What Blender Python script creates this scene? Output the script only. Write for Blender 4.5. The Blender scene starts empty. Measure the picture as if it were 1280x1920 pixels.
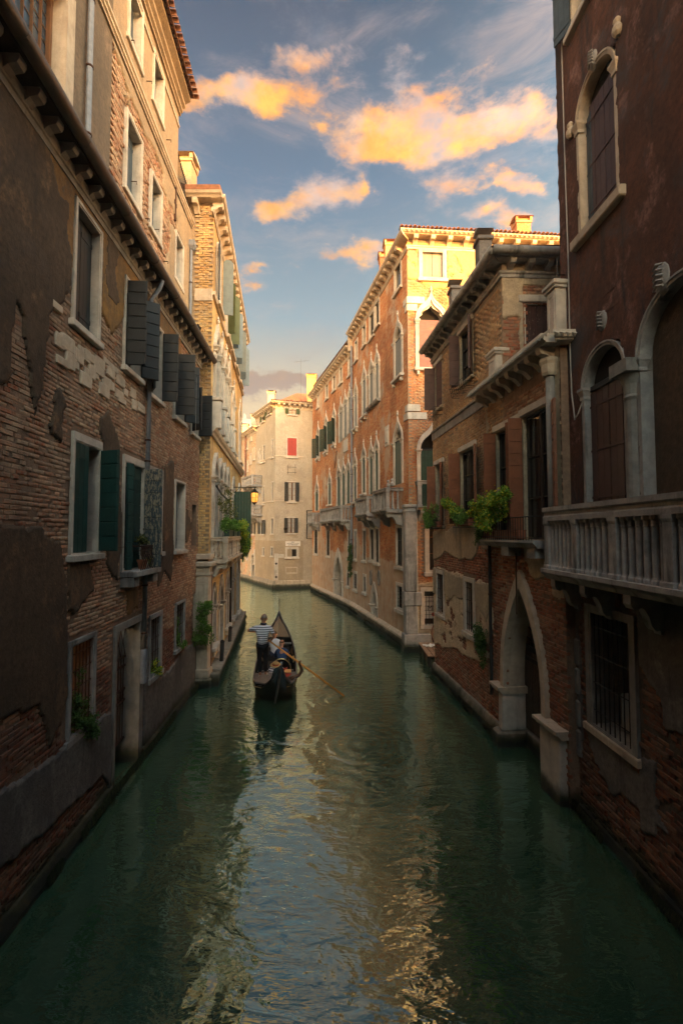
import bpy, bmesh, math, random
import numpy as np
from mathutils import Matrix, Vector
R = math.radians
sc = bpy.context.scene
# ------------------------------------------------------------------ camera
H = 5.2; FPX = 850.0; PITCH = R(2.7)
cam = bpy.data.cameras.new('camera'); co = bpy.data.objects.new('camera', cam)
sc.collection.objects.link(co); sc.camera = co
cam.sensor_fit = 'VERTICAL'; cam.sensor_height = 36; cam.sensor_width = 24
cam.lens = FPX / 1920 * 36
cam.clip_start = .1; cam.clip_end = 3000
co.location = (0, 0, H); co.rotation_euler = (R(90) + PITCH, 0, 0)
# ------------------------------------------------------------------ sun and sky
SUN_AZ = R(27)      # the sun stands behind the camera, this far round to its right
SUN_EL = R(8.5)
sun = bpy.data.lights.new('sun', 'SUN'); so = bpy.data.objects.new('sun', sun)
sc.collection.objects.link(so)
sun.energy = 3.2; sun.angle = R(.5); sun.color = (1.0, .46, .085)
sdir = Vector((math.sin(SUN_AZ) * math.cos(SUN_EL), -math.cos(SUN_AZ) * math.cos(SUN_EL), math.sin(SUN_EL)))
so.rotation_euler = sdir.to_track_quat('Z', 'Y').to_euler()
sc.view_settings.view_transform = 'Standard'; sc.view_settings.look = 'None'
sc.view_settings.exposure = 1.9; sc.view_settings.gamma = 1; sc.view_settings.use_curve_mapping = False
sc.render.engine = 'CYCLES'
sc.cycles.use_denoising = True
sc.cycles.max_bounces = 8; sc.cycles.diffuse_bounces = 5; sc.cycles.glossy_bounces = 4
sc.cycles.volume_bounces = 1; sc.cycles.transparent_max_bounces = 8
sc.cycles.volume_step_rate = 5; sc.cycles.caustics_reflective = False; sc.cycles.caustics_refractive = False
sc.cycles.sample_clamp_indirect = 4

class NT:
    """small helper round a node tree"""
    def __init__(s, tree):
        s.t = tree; s.n = tree.nodes; s.l = tree.links
    def put(s, sock, v):
        if v is None: return
        if isinstance(v, bpy.types.NodeSocket): s.l.new(v, sock)
        elif isinstance(v, (tuple, list)) and len(v) == 3 and sock.type == 'RGBA': sock.default_value = (*v, 1)
        else: sock.default_value = v
    def node(s, typ, props=None, **ins):
        n = s.n.new(typ)
        for k, v in (props or {}).items(): setattr(n, k, v)
        for k, v in ins.items():
            key = int(k[1:]) if k[0] == '_' and k[1:].isdigit() else k.replace('_', ' ')
            s.put(n.inputs[key], v)
        return n
    def math(s, op, a, b=None, c=None, clamp=False):
        n = s.n.new('ShaderNodeMath'); n.operation = op; n.use_clamp = clamp
        for i, v in enumerate((a, b, c)): s.put(n.inputs[i], v)
        return n.outputs[0]
    def mix(s, f, a, b, mode='MIX'):
        n = s.n.new('ShaderNodeMix'); n.data_type = 'RGBA'; n.blend_type = mode
        s.put(n.inputs[0], f); s.put(n.inputs[6], a); s.put(n.inputs[7], b)
        return n.outputs[2]
    def ramp(s, f, stops, interp='LINEAR'):
        n = s.n.new('ShaderNodeValToRGB'); s.put(n.inputs[0], f); cr = n.color_ramp; cr.interpolation = interp
        while len(cr.elements) < len(stops): cr.elements.new(.5)
        for e, (p, c) in zip(cr.elements, stops):
            e.position = p; e.color = (*c, 1) if isinstance(c, tuple) else (c, c, c, 1)
        return n.outputs[0]
    def noise(s, vec, scale, detail=4, rough=.55, dist=0, lo=None, hi=None):
        n = s.node('ShaderNodeTexNoise', Vector=vec, Scale=scale, Detail=detail, Roughness=rough, Distortion=dist)
        o = n.outputs[0]
        if lo is not None: o = s.smooth(o, lo, hi)
        return o
    def smooth(s, v, lo, hi, a=0., b=1.):
        n = s.n.new('ShaderNodeMapRange'); n.interpolation_type = 'SMOOTHSTEP'
        s.put(n.inputs[0], v); n.inputs[1].default_value = lo; n.inputs[2].default_value = hi
        n.inputs[3].default_value = a; n.inputs[4].default_value = b
        return n.outputs[0]
    def mapv(s, vec, scale=(1, 1, 1), loc=(0, 0, 0)):
        n = s.node('ShaderNodeMapping', Vector=vec); n.inputs['Scale'].default_value = scale; n.inputs['Location'].default_value = loc
        return n.outputs[0]

world = bpy.data.worlds.new('World'); sc.world = world; world.use_nodes = True
w = NT(world.node_tree); w.n.clear()
sky = w.node('ShaderNodeTexSky', dict(sky_type='NISHITA', sun_disc=False, sun_elevation=SUN_EL,
             sun_rotation=R(180) - SUN_AZ, altitude=0, air_density=1.0, dust_density=1.2, ozone_density=1.0))
tc = w.node('ShaderNodeTexCoord').outputs['Generated']
sep = w.node('ShaderNodeSeparateXYZ', Vector=tc)
dx, dy, dz = sep.outputs
el = w.math('MAXIMUM', dz, 0.0)
# dusk tint of the clear sky: warm cream low down, slate blue overhead
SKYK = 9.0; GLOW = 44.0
tint = w.ramp(el, [(p, tuple(c / 11.6 for c in q)) for p, q in [(0.0, (2.7, 2.05, 1.2)), (.275, (2.45, 2.05, 1.35)), (.433, (.84, 1.40, 1.72)), (.62, (.28, .68, 1.16)), (.78, (.085, .25, .52)), (1, (.07, .22, .46))]])
skyc = w.mix(.97, sky.outputs[0], w.mix(1, tint, (SKYK, SKYK, SKYK), 'MULTIPLY'))
# clouds: lit orange from below, grey above, spread by direction
ys = w.math('MAXIMUM', dy, .12)
u = w.math('DIVIDE', dx, ys); v = w.math('DIVIDE', dz, ys)
warp = w.node('ShaderNodeTexNoise', Vector=w.mapv(tc, (3, 3, 5)), Scale=2.2, Detail=6, Roughness=.6)
wsep = w.node('ShaderNodeSeparateColor', Color=warp.outputs['Color'])
uw = w.math('ADD', u, w.math('MULTIPLY', w.math('SUBTRACT', wsep.outputs[0], .5), .36))
vw = w.math('ADD', v, w.math('MULTIPLY', w.math('SUBTRACT', wsep.outputs[1], .5), .22))
def px2uv(x, y):
    a = (x - 640) / FPX; b = (960 - y) / FPX
    yy = math.cos(PITCH) - b * math.sin(PITCH)
    return a / yy, (math.sin(PITCH) + b * math.cos(PITCH)) / yy
blobs = [(880, 225, 230, 58, 1.2), (740, 262, 120, 38, .9), (470, 182, 120, 46, .95), (620, 365, 120, 44, 1.05), (520, 385, 50, 24, .6),
         (700, 345, 24, 30, .45), (650, 486, 60, 24, .8), (965, 345, 85, 26, .8), (480, 512, 55, 16, .75), (960, 405, 110, 22, .7), (860, 330, 80, 30, .5), (545, 110, 70, 26, .5),
         (530, 722, 150, 24, 2.4), (395, 172, 90, 42, .8), (550, 432, 45, 12, .3), (700, 110, 200, 40, .3)]
dens = None
for (bx, by, rx, ry, k) in blobs:
    bu, bv = px2uv(bx, by); a = rx / FPX; b = ry / FPX
    e = w.math('ADD', w.math('POWER', w.math('MULTIPLY', w.math('SUBTRACT', uw, bu), 1 / a), 2.0),
               w.math('POWER', w.math('MULTIPLY', w.math('SUBTRACT', vw, bv), 1 / b), 2.0))
    g = w.math('MULTIPLY', w.math('EXPONENT', w.math('MULTIPLY', e, -1.0)), k)
    dens = g if dens is None else w.math('ADD', dens, g)
det = w.noise(w.mapv(tc, (1, 1, 2.4)), 9.0, 9, .62, .3)
det2 = w.noise(w.mapv(tc, (1, 1, 2.0)), 26.0, 6, .65, .2)
front = w.smooth(dy, .05, .3)
gen = w.noise(w.mapv(tc, (1, 1, 3)), 2.6, 8, .6, .4, .50, .75)
dens = w.math('ADD', w.math('MULTIPLY', dens, front), w.math('MULTIPLY', gen, w.math('SUBTRACT', 1.0, front)))
cm = w.math('ADD', w.math('MULTIPLY', dens, 1.15), w.math('ADD', w.math('MULTIPLY', w.math('SUBTRACT', det, .50), 2.3), w.math('MULTIPLY', w.math('SUBTRACT', det2, .5), .8)))
cmask = w.smooth(cm, .16, 1.25)
thin = w.noise(w.mapv(tc, (1, 1, 3.2)), 5.0, 9, .65, .5, .44, .78)
cmask = w.math('MAXIMUM', cmask, w.math('MULTIPLY', thin, .40))
core = w.smooth(cm, .30, .85)
litn = w.noise(w.mapv(tc, (1, 1, 1.6)), 7.0, 5, .6, .2, .36, .60)
lit = w.math('MULTIPLY', core, litn)
lowgrey = w.smooth(v, .36, .50)      # the low bank by the horizon is grey with a lit lower rim
ccol = w.mix(lit, w.mix(w.noise(tc, 6, 4, .6, 0, .35, .65), (.95, 1.05, 1.30), (2.0, 1.50, 1.30)), w.mix(w.noise(w.mapv(tc, (1, 1, 1.5)), 15, 6, .65, .2, .35, .68), (2.7, 1.15, .28), (3.5, 1.75, .38)))
ccol = w.mix(w.math('MULTIPLY', w.math('SUBTRACT', 1.0, lowgrey), .9), ccol, (.80, .74, .76))
final = w.mix(w.math('MULTIPLY', cmask, .93), skyc, ccol)
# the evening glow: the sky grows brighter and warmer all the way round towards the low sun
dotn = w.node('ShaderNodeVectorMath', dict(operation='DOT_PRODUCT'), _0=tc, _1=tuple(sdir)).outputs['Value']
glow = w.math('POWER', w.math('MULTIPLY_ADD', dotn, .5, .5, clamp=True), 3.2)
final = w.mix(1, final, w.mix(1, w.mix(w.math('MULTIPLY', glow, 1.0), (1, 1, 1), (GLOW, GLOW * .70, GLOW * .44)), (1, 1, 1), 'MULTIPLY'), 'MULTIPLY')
below = w.smooth(dz, -.05, .0)
final = w.mix(below, (.5, .45, .4), final)
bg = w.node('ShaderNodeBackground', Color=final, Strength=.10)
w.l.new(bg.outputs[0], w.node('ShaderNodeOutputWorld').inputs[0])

# ------------------------------------------------------------------ projection helpers (photograph pixel -> real point)
def ray(px, py):
    a = (px - 640) / FPX; b = (960 - py) / FPX
    return np.array([a, math.cos(PITCH) - b * math.sin(PITCH), math.sin(PITCH) + b * math.cos(PITCH)])
def G(px, py, z=0.0):
    d = ray(px, py); t = (z - H) / d[2]; return (d[0] * t, d[1] * t)
def at(px, py, D):
    d = ray(px, py); t = D / d[1]; return Vector((d[0] * t, D, H + d[2] * t))

class Face:
    """a vertical facade plane: local x runs to the viewer's right along it, y goes into the wall, z is up"""
    def __init__(s, p, q, near=None):
        p = np.array(p, float); q = np.array(q, float); d = (q - p); s.len = float(np.hypot(*d)); d = d / s.len
        s.p = p; s.d = d; s.n = np.array([-d[1], d[0]])       # n: into the wall
        s.M = Matrix(((d[0], s.n[0], 0, p[0]), (d[1], s.n[1], 0, p[1]), (0, 0, 1, 0), (0, 0, 0, 1)))
    def off(s, y):
        return Face(s.p + s.n * y, s.p + s.n * y + s.d * s.len)
    def sz(s, px, py, out=0.0):
        d = ray(px, py); o = np.array([0, 0]) ; p0 = s.p - s.n * out
        den = d[0] * s.n[0] + d[1] * s.n[1]; t = ((p0 - o) @ s.n) / den
        pt = np.array([d[0] * t, d[1] * t]); return float((pt - p0) @ s.d), float(H + d[2] * t)
    def box(s, xn, xf, yt, yb, out=0.0):
        """near-edge x, far-edge x, top and bottom y on the near edge -> x0,x1,z0,z1"""
        ym = (yt + yb) / 2
        a, zt = s.sz(xn, yt, out); _, zb = s.sz(xn, yb, out); a = s.sz(xn, ym, out)[0]; b = s.sz(xf, ym, out)[0]
        return (min(a, b), max(a, b), zb, zt)
    def w(s, x, y, z):
        v = s.M @ Vector((x, y, z)); return v

# ------------------------------------------------------------------ numpy noise
def _h(ix, iy, sd):
    n = (ix * 374761393 + iy * 668265263 + sd * 974711) & 0xffffffff
    n = ((n ^ (n >> 13)) * 1274126177) & 0xffffffff
    return ((n ^ (n >> 16)) & 0xffff) / 65535.0
def vn(x, y, sd=0):
    x = np.asarray(x, float); y = np.asarray(y, float)
    ix = np.floor(x).astype(np.int64); iy = np.floor(y).astype(np.int64); fx = x - ix; fy = y - iy
    fx = fx * fx * (3 - 2 * fx); fy = fy * fy * (3 - 2 * fy)
    a = _h(ix, iy, sd); b = _h(ix + 1, iy, sd); c = _h(ix, iy + 1, sd); d = _h(ix + 1, iy + 1, sd)
    return (a * (1 - fx) + b * fx) * (1 - fy) + (c * (1 - fx) + d * fx) * fy
def fbm(x, y, sd=0, oct=4):
    t = 0; a = .5; s = 0
    for i in range(oct):
        t = t + a * vn(np.asarray(x) * 2 ** i, np.asarray(y) * 2 ** i, sd + i * 17); s += a; a *= .5
    return t / s
def inpoly(x, y, poly):
    r = np.zeros(np.shape(x), bool); n = len(poly); j = n - 1
    for i in range(n):
        xi, yi = poly[i]; xj, yj = poly[j]
        if yi != yj:
            r ^= ((yi > y) != (yj > y)) & (x < (xj - xi) * (y - yi) / (yj - yi) + xi)
        j = i
    return r

# ------------------------------------------------------------------ mesh builder
class MB:
    def __init__(s): s.v = []; s.f = []
    def add(s, vs, fs):
        b = len(s.v); s.v += [tuple(map(float, p)) for p in vs]; s.f += [tuple(b + i for i in f) for f in fs]; return s
    def box(s, x0, x1, y0, y1, z0, z1):
        return s.add([(x0, y0, z0), (x1, y0, z0), (x1, y1, z0), (x0, y1, z0), (x0, y0, z1), (x1, y0, z1), (x1, y1, z1), (x0, y1, z1)],
                     [(0, 3, 2, 1), (4, 5, 6, 7), (0, 1, 5, 4), (1, 2, 6, 5), (2, 3, 7, 6), (3, 0, 4, 7)])
    def cbox(s, x0, x1, y0, y1, z0, z1, c=.01):
        """box with chamfered vertical and front edges"""
        pts = [(x0 + c, y0), (x1 - c, y0), (x1, y0 + c), (x1, y1), (x0, y1), (x0, y0 + c)]
        n = len(pts); vs = []
        for (z, k) in ((z0, c), (z0 + c, 0), (z1 - c, 0), (z1, c)):
            cx, cy = (x0 + x1) / 2, y1
            for (x, y) in pts:
                vs.append((x + (k if x < cx else -k), y + (k if y < y1 else 0), z))
        fs = [tuple(range(n))[::-1], tuple(3 * n + i for i in range(n))]
        for r_ in range(3):
            for i in range(n):
                j = (i + 1) % n; fs.append((r_ * n + i, r_ * n + j, (r_ + 1) * n + j, (r_ + 1) * n + i))
        return s.add(vs, fs)
    def xprofile(s, prof, x0, x1, closed=True, m0=0, m1=0):
        """profile of (y,z) points extruded along x; m0,m1 mitre slopes (x shift per unit of y)"""
        n = len(prof)
        vs = [(x0 + m0 * y, y, z) for y, z in prof] + [(x1 + m1 * y, y, z) for y, z in prof]
        fs = [(i, (i + 1) % n, n + (i + 1) % n, n + i) for i in range(n if closed else n - 1)]
        if closed: fs += [tuple(range(n))[::-1], tuple(range(n, 2 * n))]
        return s.add(vs, fs)
    def zprism(s, poly, z0, z1):
        n = len(poly); vs = [(x, y, z0) for x, y in poly] + [(x, y, z1) for x, y in poly]
        return s.add(vs, [tuple(range(n))[::-1], tuple(range(n, 2 * n))] + [(i, (i + 1) % n, n + (i + 1) % n, n + i) for i in range(n)])
    def yprism(s, poly, y0, y1):
        """polygon of (x,z) extruded in y"""
        n = len(poly); vs = [(x, y0, z) for x, z in poly] + [(x, y1, z) for x, z in poly]
        return s.add(vs, [tuple(range(n)), tuple(range(n, 2 * n))[::-1]] + [(i, n + i, n + (i + 1) % n, (i + 1) % n) for i in range(n)])
    def ring(s, inner, outer, y0, y1, yi=None, closed=False):
        """band between two (x,z) polylines: front at y0, outer edge back to y1, inner edge back to yi"""
        yi = y1 if yi is None else yi; n = len(inner)
        vs = [(x, y0, z) for x, z in inner] + [(x, y0, z) for x, z in outer] + [(x, yi, z) for x, z in inner] + [(x, y1, z) for x, z in outer]
        fs = []
        for i in range(n if closed else n - 1):
            j = (i + 1) % n
            fs += [(i, j, n + j, n + i), (n + i, n + j, 3 * n + j, 3 * n + i), (j, i, 2 * n + i, 2 * n + j)]
        if not closed:
            for i in (0, n - 1): fs.append((i, n + i, 3 * n + i, 2 * n + i))
        return s.add(vs, fs)
    def tube(s, pts, r, n=6, cap=True):
        pts = [Vector(p) for p in pts]; rs = r if isinstance(r, (list, tuple)) else [r] * len(pts)
        vs = []; up = None
        for i, p in enumerate(pts):
            d = (pts[min(i + 1, len(pts) - 1)] - pts[max(i - 1, 0)]).normalized()
            if up is None: up = d.orthogonal().normalized()
            else:
                up = up - d * up.dot(d)
                up = up.normalized() if up.length > 1e-6 else d.orthogonal().normalized()
            sd = d.cross(up)
            for k in range(n):
                a = 2 * math.pi * k / n; vs.append(p + (up * math.cos(a) + sd * math.sin(a)) * rs[i])
        fs = [(i * n + k, i * n + (k + 1) % n, (i + 1) * n + (k + 1) % n, (i + 1) * n + k) for i in range(len(pts) - 1) for k in range(n)]
        if cap: fs += [tuple(range(n))[::-1], tuple((len(pts) - 1) * n + k for k in range(n))]
        return s.add(vs, fs)
    def lathe(s, prof, c=(0, 0, 0), n=10, sq=False):
        """profile of (r,z) turned about z"""
        vs = []; off = math.pi / 4 if sq else 0; n = 4 if sq else n; k2 = math.sqrt(2) if sq else 1
        for r_, z in prof:
            for k in range(n):
                a = off + 2 * math.pi * k / n; vs.append((c[0] + r_ * k2 * math.cos(a), c[1] + r_ * k2 * math.sin(a), c[2] + z))
        fs = [(i * n + k, i * n + (k + 1) % n, (i + 1) * n + (k + 1) % n, (i + 1) * n + k) for i in range(len(prof) - 1) for k in range(n)]
        fs += [tuple(range(n))[::-1], tuple((len(prof) - 1) * n + k for k in range(n))]
        return s.add(vs, fs)
    def mesh(s, name, smooth=False):
        m = bpy.data.meshes.new(name); m.from_pydata(s.v, [], s.f); m.validate()
        if smooth: m.shade_smooth()
        return m

def np_mesh(name, v, f, smooth=False):
    """v (n,3), f (m,4) quads"""
    m = bpy.data.meshes.new(name); v = np.asarray(v, np.float32); f = np.asarray(f, np.int32)
    m.vertices.add(len(v)); m.vertices.foreach_set('co', v.ravel())
    m.loops.add(f.size); m.loops.foreach_set('vertex_index', f.ravel())
    m.polygons.add(len(f)); m.polygons.foreach_set('loop_start', np.arange(0, f.size, f.shape[1], dtype=np.int32))
    m.update(calc_edges=True)
    if smooth: m.shade_smooth()
    return m

col = sc.collection
WM = {}
def link(name, mesh, mat=None, world_m=None, parent=None, smooth=False):
    if isinstance(mesh, MB): mesh = mesh.mesh(name, smooth)
    o = bpy.data.objects.new(name, mesh); col.objects.link(o)
    if mat is not None and mesh is not None and not mesh.materials: mesh.materials.append(M(mat) if isinstance(mat, str) else mat)
    wm = world_m or Matrix.Identity(4)
    if parent is not None:
        o.parent = parent; o.matrix_local = WM[parent].inverted() @ wm
    else: o.matrix_world = wm
    WM[o] = wm.copy()
    return o
def T(x, y, z, rz=0, rx=0, ry=0):
    m = Matrix.Translation((x, y, z))
    if rz: m = m @ Matrix.Rotation(rz, 4, 'Z')
    if ry: m = m @ Matrix.Rotation(ry, 4, 'Y')
    if rx: m = m @ Matrix.Rotation(rx, 4, 'X')
    return m
def thing(name, label, cat, wm=None, group=None, mesh=None, mat=None, smooth=False):
    o = link(name, mesh, mat, wm, None, smooth); o['label'] = label; o['category'] = cat
    if group: o['group'] = group
    return o
def structure(name, mesh, mat, wm=None):
    o = link(name, mesh, mat, wm); o['kind'] = 'structure'; return o
def stuff(o): o['kind'] = 'stuff'; return o
def sub(parent, name, mesh, mat, rel=None, smooth=False):
    """a child placed relative to its parent"""
    return link(name, mesh, mat, WM[parent] @ (rel or Matrix.Identity(4)), parent, smooth)
CACHE = {}
def cached(key, fn):
    if key not in CACHE: CACHE[key] = fn()
    return CACHE[key]
def shared(key, name, mat, fn, smooth=False):
    def mk():
        m = fn().mesh(name, smooth); m.materials.append(M(mat)); return m
    return cached((key, mat), mk)

# ------------------------------------------------------------------ materials
MATS = {}
def M(n): return MATS[n]
def mk(name):
    m = bpy.data.materials.new(name); m.use_nodes = True; t = NT(m.node_tree); t.n.clear()
    out = t.node('ShaderNodeOutputMaterial'); b = t.node('ShaderNodeBsdfPrincipled'); t.l.new(b.outputs[0], out.inputs[0])
    MATS[name] = m
    return m, t, b
def fin(t, b, col, rough, bump=None, dist=.01, strength=1.0, spec=.3):
    t.put(b.inputs['Base Color'], col); t.put(b.inputs['Roughness'], rough); b.inputs['Specular IOR Level'].default_value = spec
    if bump is not None:
        n = t.node('ShaderNodeBump', Strength=strength, Distance=dist, Height=bump); t.l.new(n.outputs[0], b.inputs['Normal'])
def pos(t): return t.node('ShaderNodeNewGeometry').outputs['Position']
def rnd(t):
    a = t.node('ShaderNodeNewGeometry').outputs['Random Per Island']; o = t.node('ShaderNodeObjectInfo').outputs['Random']
    return t.math('FRACT', t.math('ADD', t.math('MULTIPLY', a, 7.31), o))
def weather(t, P, c, streak=.5, dirt=(.06, .045, .035), wet=True, seed=0, amount=.55):
    """dirt streaks running down and the dark weed belt just above the water"""
    st = t.noise(t.mapv(P, (2.2, 2.2, .28), (seed, seed, 0)), 1.6, 6, .65, .3, .50, .74)
    c = t.mix(t.math('MULTIPLY', st, streak), c, dirt)
    bl = t.noise(t.mapv(P, (1, 1, 1), (seed * 2, 0, 3)), .9, 7, .68, .4, .50, .72)
    c = t.mix(t.math('MULTIPLY', bl, amount), c, tuple(x * 2.2 for x in dirt))
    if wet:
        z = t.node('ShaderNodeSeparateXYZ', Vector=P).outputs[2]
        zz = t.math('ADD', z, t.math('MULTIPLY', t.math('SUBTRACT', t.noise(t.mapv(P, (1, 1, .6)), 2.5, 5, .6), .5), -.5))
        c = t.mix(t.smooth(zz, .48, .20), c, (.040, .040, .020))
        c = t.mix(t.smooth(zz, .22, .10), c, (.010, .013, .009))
    return c
def plaster(name, c1, c2, c3=None, streak=.45, dirt=(.06, .045, .035), rough=.9, fine=28, seed=0, amount=.5, bump=.012):
    m, t, b = mk(name); P = pos(t)
    c = t.mix(t.noise(P, .7, 6, .6, .5, .35, .68), c1, c2)
    if c3: c = t.mix(t.noise(t.mapv(P, (1, 1, .7), (seed, 5, 1)), 1.7, 7, .7, .4, .52, .66), c, c3)
    c = t.mix(t.noise(P, 11, 6, .7, 0, .3, .8), c, tuple(x * .72 for x in c2))
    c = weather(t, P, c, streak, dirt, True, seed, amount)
    h = t.math('ADD', t.noise(P, fine, 6, .7), t.math('MULTIPLY', t.noise(P, 3.5, 4, .6), 2.0))
    fin(t, b, c, rough, h, bump, .8)
def stone(name, c1, c2, streak=.5, seed=3, rough=.75, amount=.45, dirt=(.07, .06, .05)):
    m, t, b = mk(name); P = pos(t)
    c = t.mix(t.noise(P, 4, 7, .65, .3, .3, .7), c1, c2)
    c = t.mix(t.math('MULTIPLY', rnd(t), .22), c, tuple(x * .6 for x in c2))
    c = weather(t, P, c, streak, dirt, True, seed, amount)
    h = t.math('ADD', t.noise(P, 45, 5, .7), t.math('MULTIPLY', t.noise(P, 9, 4, .6), 1.6))
    fin(t, b, c, rough, h, .006, .8)
def bricks_mat(name, stops, seed=0, streak=.35, mort=(.22, .17, .12), amount=.4):
    m, t, b = mk(name); P = pos(t)
    c = t.ramp(rnd(t), stops)
    c = t.mix(t.noise(P, 14, 6, .7, .2, .38, .72), c, mort)
    c = t.mix(t.math('MULTIPLY', t.noise(t.mapv(P, (1, 1, 1), (4, seed, 8)), 1.3, 7, .65, .4, .48, .66), .6), c, tuple(x * 1.25 for x in mort))
    c = t.mix(t.noise(t.mapv(P, (1, 1, 1), (9, seed, 2)), .55, 5, .6, .3, .45, .7), c, t.mix(1, c, (.62, .60, .62), 'MULTIPLY'))
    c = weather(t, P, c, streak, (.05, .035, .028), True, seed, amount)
    h = t.math('ADD', t.noise(P, 60, 5, .7), t.math('MULTIPLY', t.noise(P, 16, 4, .6), 2.))
    fin(t, b, c, .92, h, .008, .9)
def brickwall(name, stops, mort, pl=None, pl_lo=.55, pl_hi=.6, seed=0, streak=.35, amount=.4, pscale=.42, zpl=None):
    """far brickwork: courses too small to tell apart, with render left in patches"""
    m, t, b = mk(name); P = pos(t); oc = t.node('ShaderNodeTexCoord').outputs['Object']
    s3 = t.node('ShaderNodeSeparateXYZ', Vector=oc)
    uv = t.node('ShaderNodeCombineXYZ', X=s3.outputs[0], Y=s3.outputs[2], Z=0.).outputs[0]
    wob = t.node('ShaderNodeTexNoise', Vector=P, Scale=2.0, Detail=3).outputs[1]
    uv = t.node('ShaderNodeVectorMath', dict(operation='ADD'), _0=uv, _1=t.mix(1, wob, (.03, .03, .03), 'MULTIPLY')).outputs[0]
    br = t.node('ShaderNodeTexBrick', dict(offset=.5, squash=1), Vector=uv, Color1=(0, 0, 0), Color2=(1, 1, 1), Mortar=(.5, .5, .5),
                Scale=1.0, Mortar_Size=.009, Mortar_Smooth=.3, Bias=0., Brick_Width=.27, Row_Height=.078)
    c = t.ramp(t.math('ADD', t.math('MULTIPLY', br.outputs[0], .8), t.math('MULTIPLY', t.noise(P, 3, 5, .6), .3)), stops)
    c = t.mix(br.outputs[1], c, mort)
    c = t.mix(t.noise(t.mapv(P, (1, 1, 1), (3, seed, 2)), .5, 6, .6, .3, .42, .68), c, t.mix(1, c, (.60, .55, .55), 'MULTIPLY'))
    h = t.math('MULTIPLY', t.math('SUBTRACT', 1., br.outputs[1]), 1.0)
    h = t.math('ADD', h, t.math('MULTIPLY', t.noise(P, 12, 5, .7), .8))
    if pl:
        pm = t.noise(t.mapv(P, (1, 1, .8), (seed * 3.1, 1.7, seed)), pscale, 9, .66, .25, pl_lo, pl_hi)
        if zpl is not None:
            z = t.node('ShaderNodeSeparateXYZ', Vector=P).outputs[2]
            zz = t.math('ADD', z, t.math('MULTIPLY', t.noise(t.mapv(P, (1, 1, .3)), .8, 7, .7), -1.2))
            pm = t.math('MAXIMUM', pm, t.smooth(zz, zpl, zpl - .12))
        pc = t.mix(t.noise(P, 2.5, 6, .7, .3, .35, .7), pl[0], pl[1])
        c = t.mix(pm, c, pc); h = t.math('ADD', t.math('MULTIPLY', h, t.math('SUBTRACT', 1., pm)), t.math('MULTIPLY', pm, 1.8))
    c = weather(t, P, c, streak, (.07, .045, .03), True, seed, amount)
    fin(t, b, c, .9, h, .014, .9)
def simple(name, c, rough=.6, var=.35, spec=.3, metal=0., scale=6, bump=.004, wet=False, chips=None):
    m, t, b = mk(name); P = pos(t)
    cc = t.mix(t.noise(P, scale, 6, .7, .2, .3, .75), c, tuple(x * (1 - var) for x in c))
    if chips: cc = t.mix(t.noise(t.mapv(P, (3, 3, 1)), 7, 7, .75, .3, chips[1], chips[1] + .03), cc, chips[0])
    cc = t.mix(t.math('MULTIPLY', rnd(t), .25), cc, tuple(x * .55 for x in c))
    if wet: cc = weather(t, P, cc, .2)
    b.inputs['Metallic'].default_value = metal
    fin(t, b, cc, rough, t.noise(t.mapv(P, (1, 1, .25)), 40, 4, .6), bump, .6, spec)
# palette ---------------------------------------------------------------
BR_ROSE = [(0, (.28, .125, .07)), (.3, (.41, .20, .115)), (.55, (.50, .28, .165)), (.85, (.56, .39, .25)), (.93, (.40, .14, .07)), (1, (.36, .11, .05))]
BR_RED = [(0, (.22, .06, .03)), (.35, (.36, .10, .048)), (.7, (.43, .15, .075)), (1, (.48, .25, .14))]
BR_OCHRE = [(0, (.50, .27, .12)), (.35, (.64, .37, .17)), (.7, (.70, .46, .24)), (1, (.58, .26, .13))]
BR_ORANGE = [(0, (.42, .12, .04)), (.35, (.54, .17, .055)), (.7, (.60, .24, .085)), (1, (.62, .34, .15))]
bricks_mat('brick_rose', BR_ROSE, 1, .35, (.34, .26, .18), .35)
bricks_mat('brick_red', BR_RED, 2, .35, (.24, .17, .12), .35)
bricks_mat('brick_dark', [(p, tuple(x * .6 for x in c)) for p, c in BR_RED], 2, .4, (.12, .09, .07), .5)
bricks_mat('brick_ochre', BR_OCHRE, 3, .3, (.32, .24, .16), .25)
bricks_mat('brick_orange', BR_ORANGE, 4, .25, (.42, .28, .17), .2)
plaster('mortar_rose', (.32, .21, .14), (.22, .14, .095), None, .3, seed=1)
plaster('mortar_dark', (.15, .11, .08), (.09, .07, .055), None, .3, seed=2)
plaster('mortar_pale', (.38, .29, .20), (.28, .20, .13), None, .3, seed=3)
plaster('plaster_umber', (.135, .088, .055), (.080, .055, .038), (.22, .13, .07), .6, (.035, .028, .024), seed=4)
plaster('plaster_warm', (.20, .145, .10), (.13, .10, .075), (.24, .17, .12), .45, (.05, .04, .03), seed=5)
plaster('plaster_ochre', (.32, .17, .05), (.20, .11, .05), (.10, .08, .06), .65, (.05, .04, .03), seed=6)
plaster('cement', (.20, .18, .16), (.12, .11, .105), (.25, .23, .21), .6, (.04, .04, .04), seed=7, amount=.7)
plaster('plaster_beige', (.38, .28, .175), (.30, .22, .145), (.42, .31, .20), .55, (.15, .12, .09), seed=8, amount=.3)
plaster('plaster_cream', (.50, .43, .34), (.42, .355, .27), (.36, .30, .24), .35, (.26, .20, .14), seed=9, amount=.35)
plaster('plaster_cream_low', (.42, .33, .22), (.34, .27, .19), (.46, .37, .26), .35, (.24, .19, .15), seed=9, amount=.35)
plaster('plaster_oxblood', (.16, .062, .036), (.080, .038, .028), (.27, .14, .11), .95, (.032, .030, .032), seed=10, amount=.95, fine=55, bump=.02)
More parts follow.
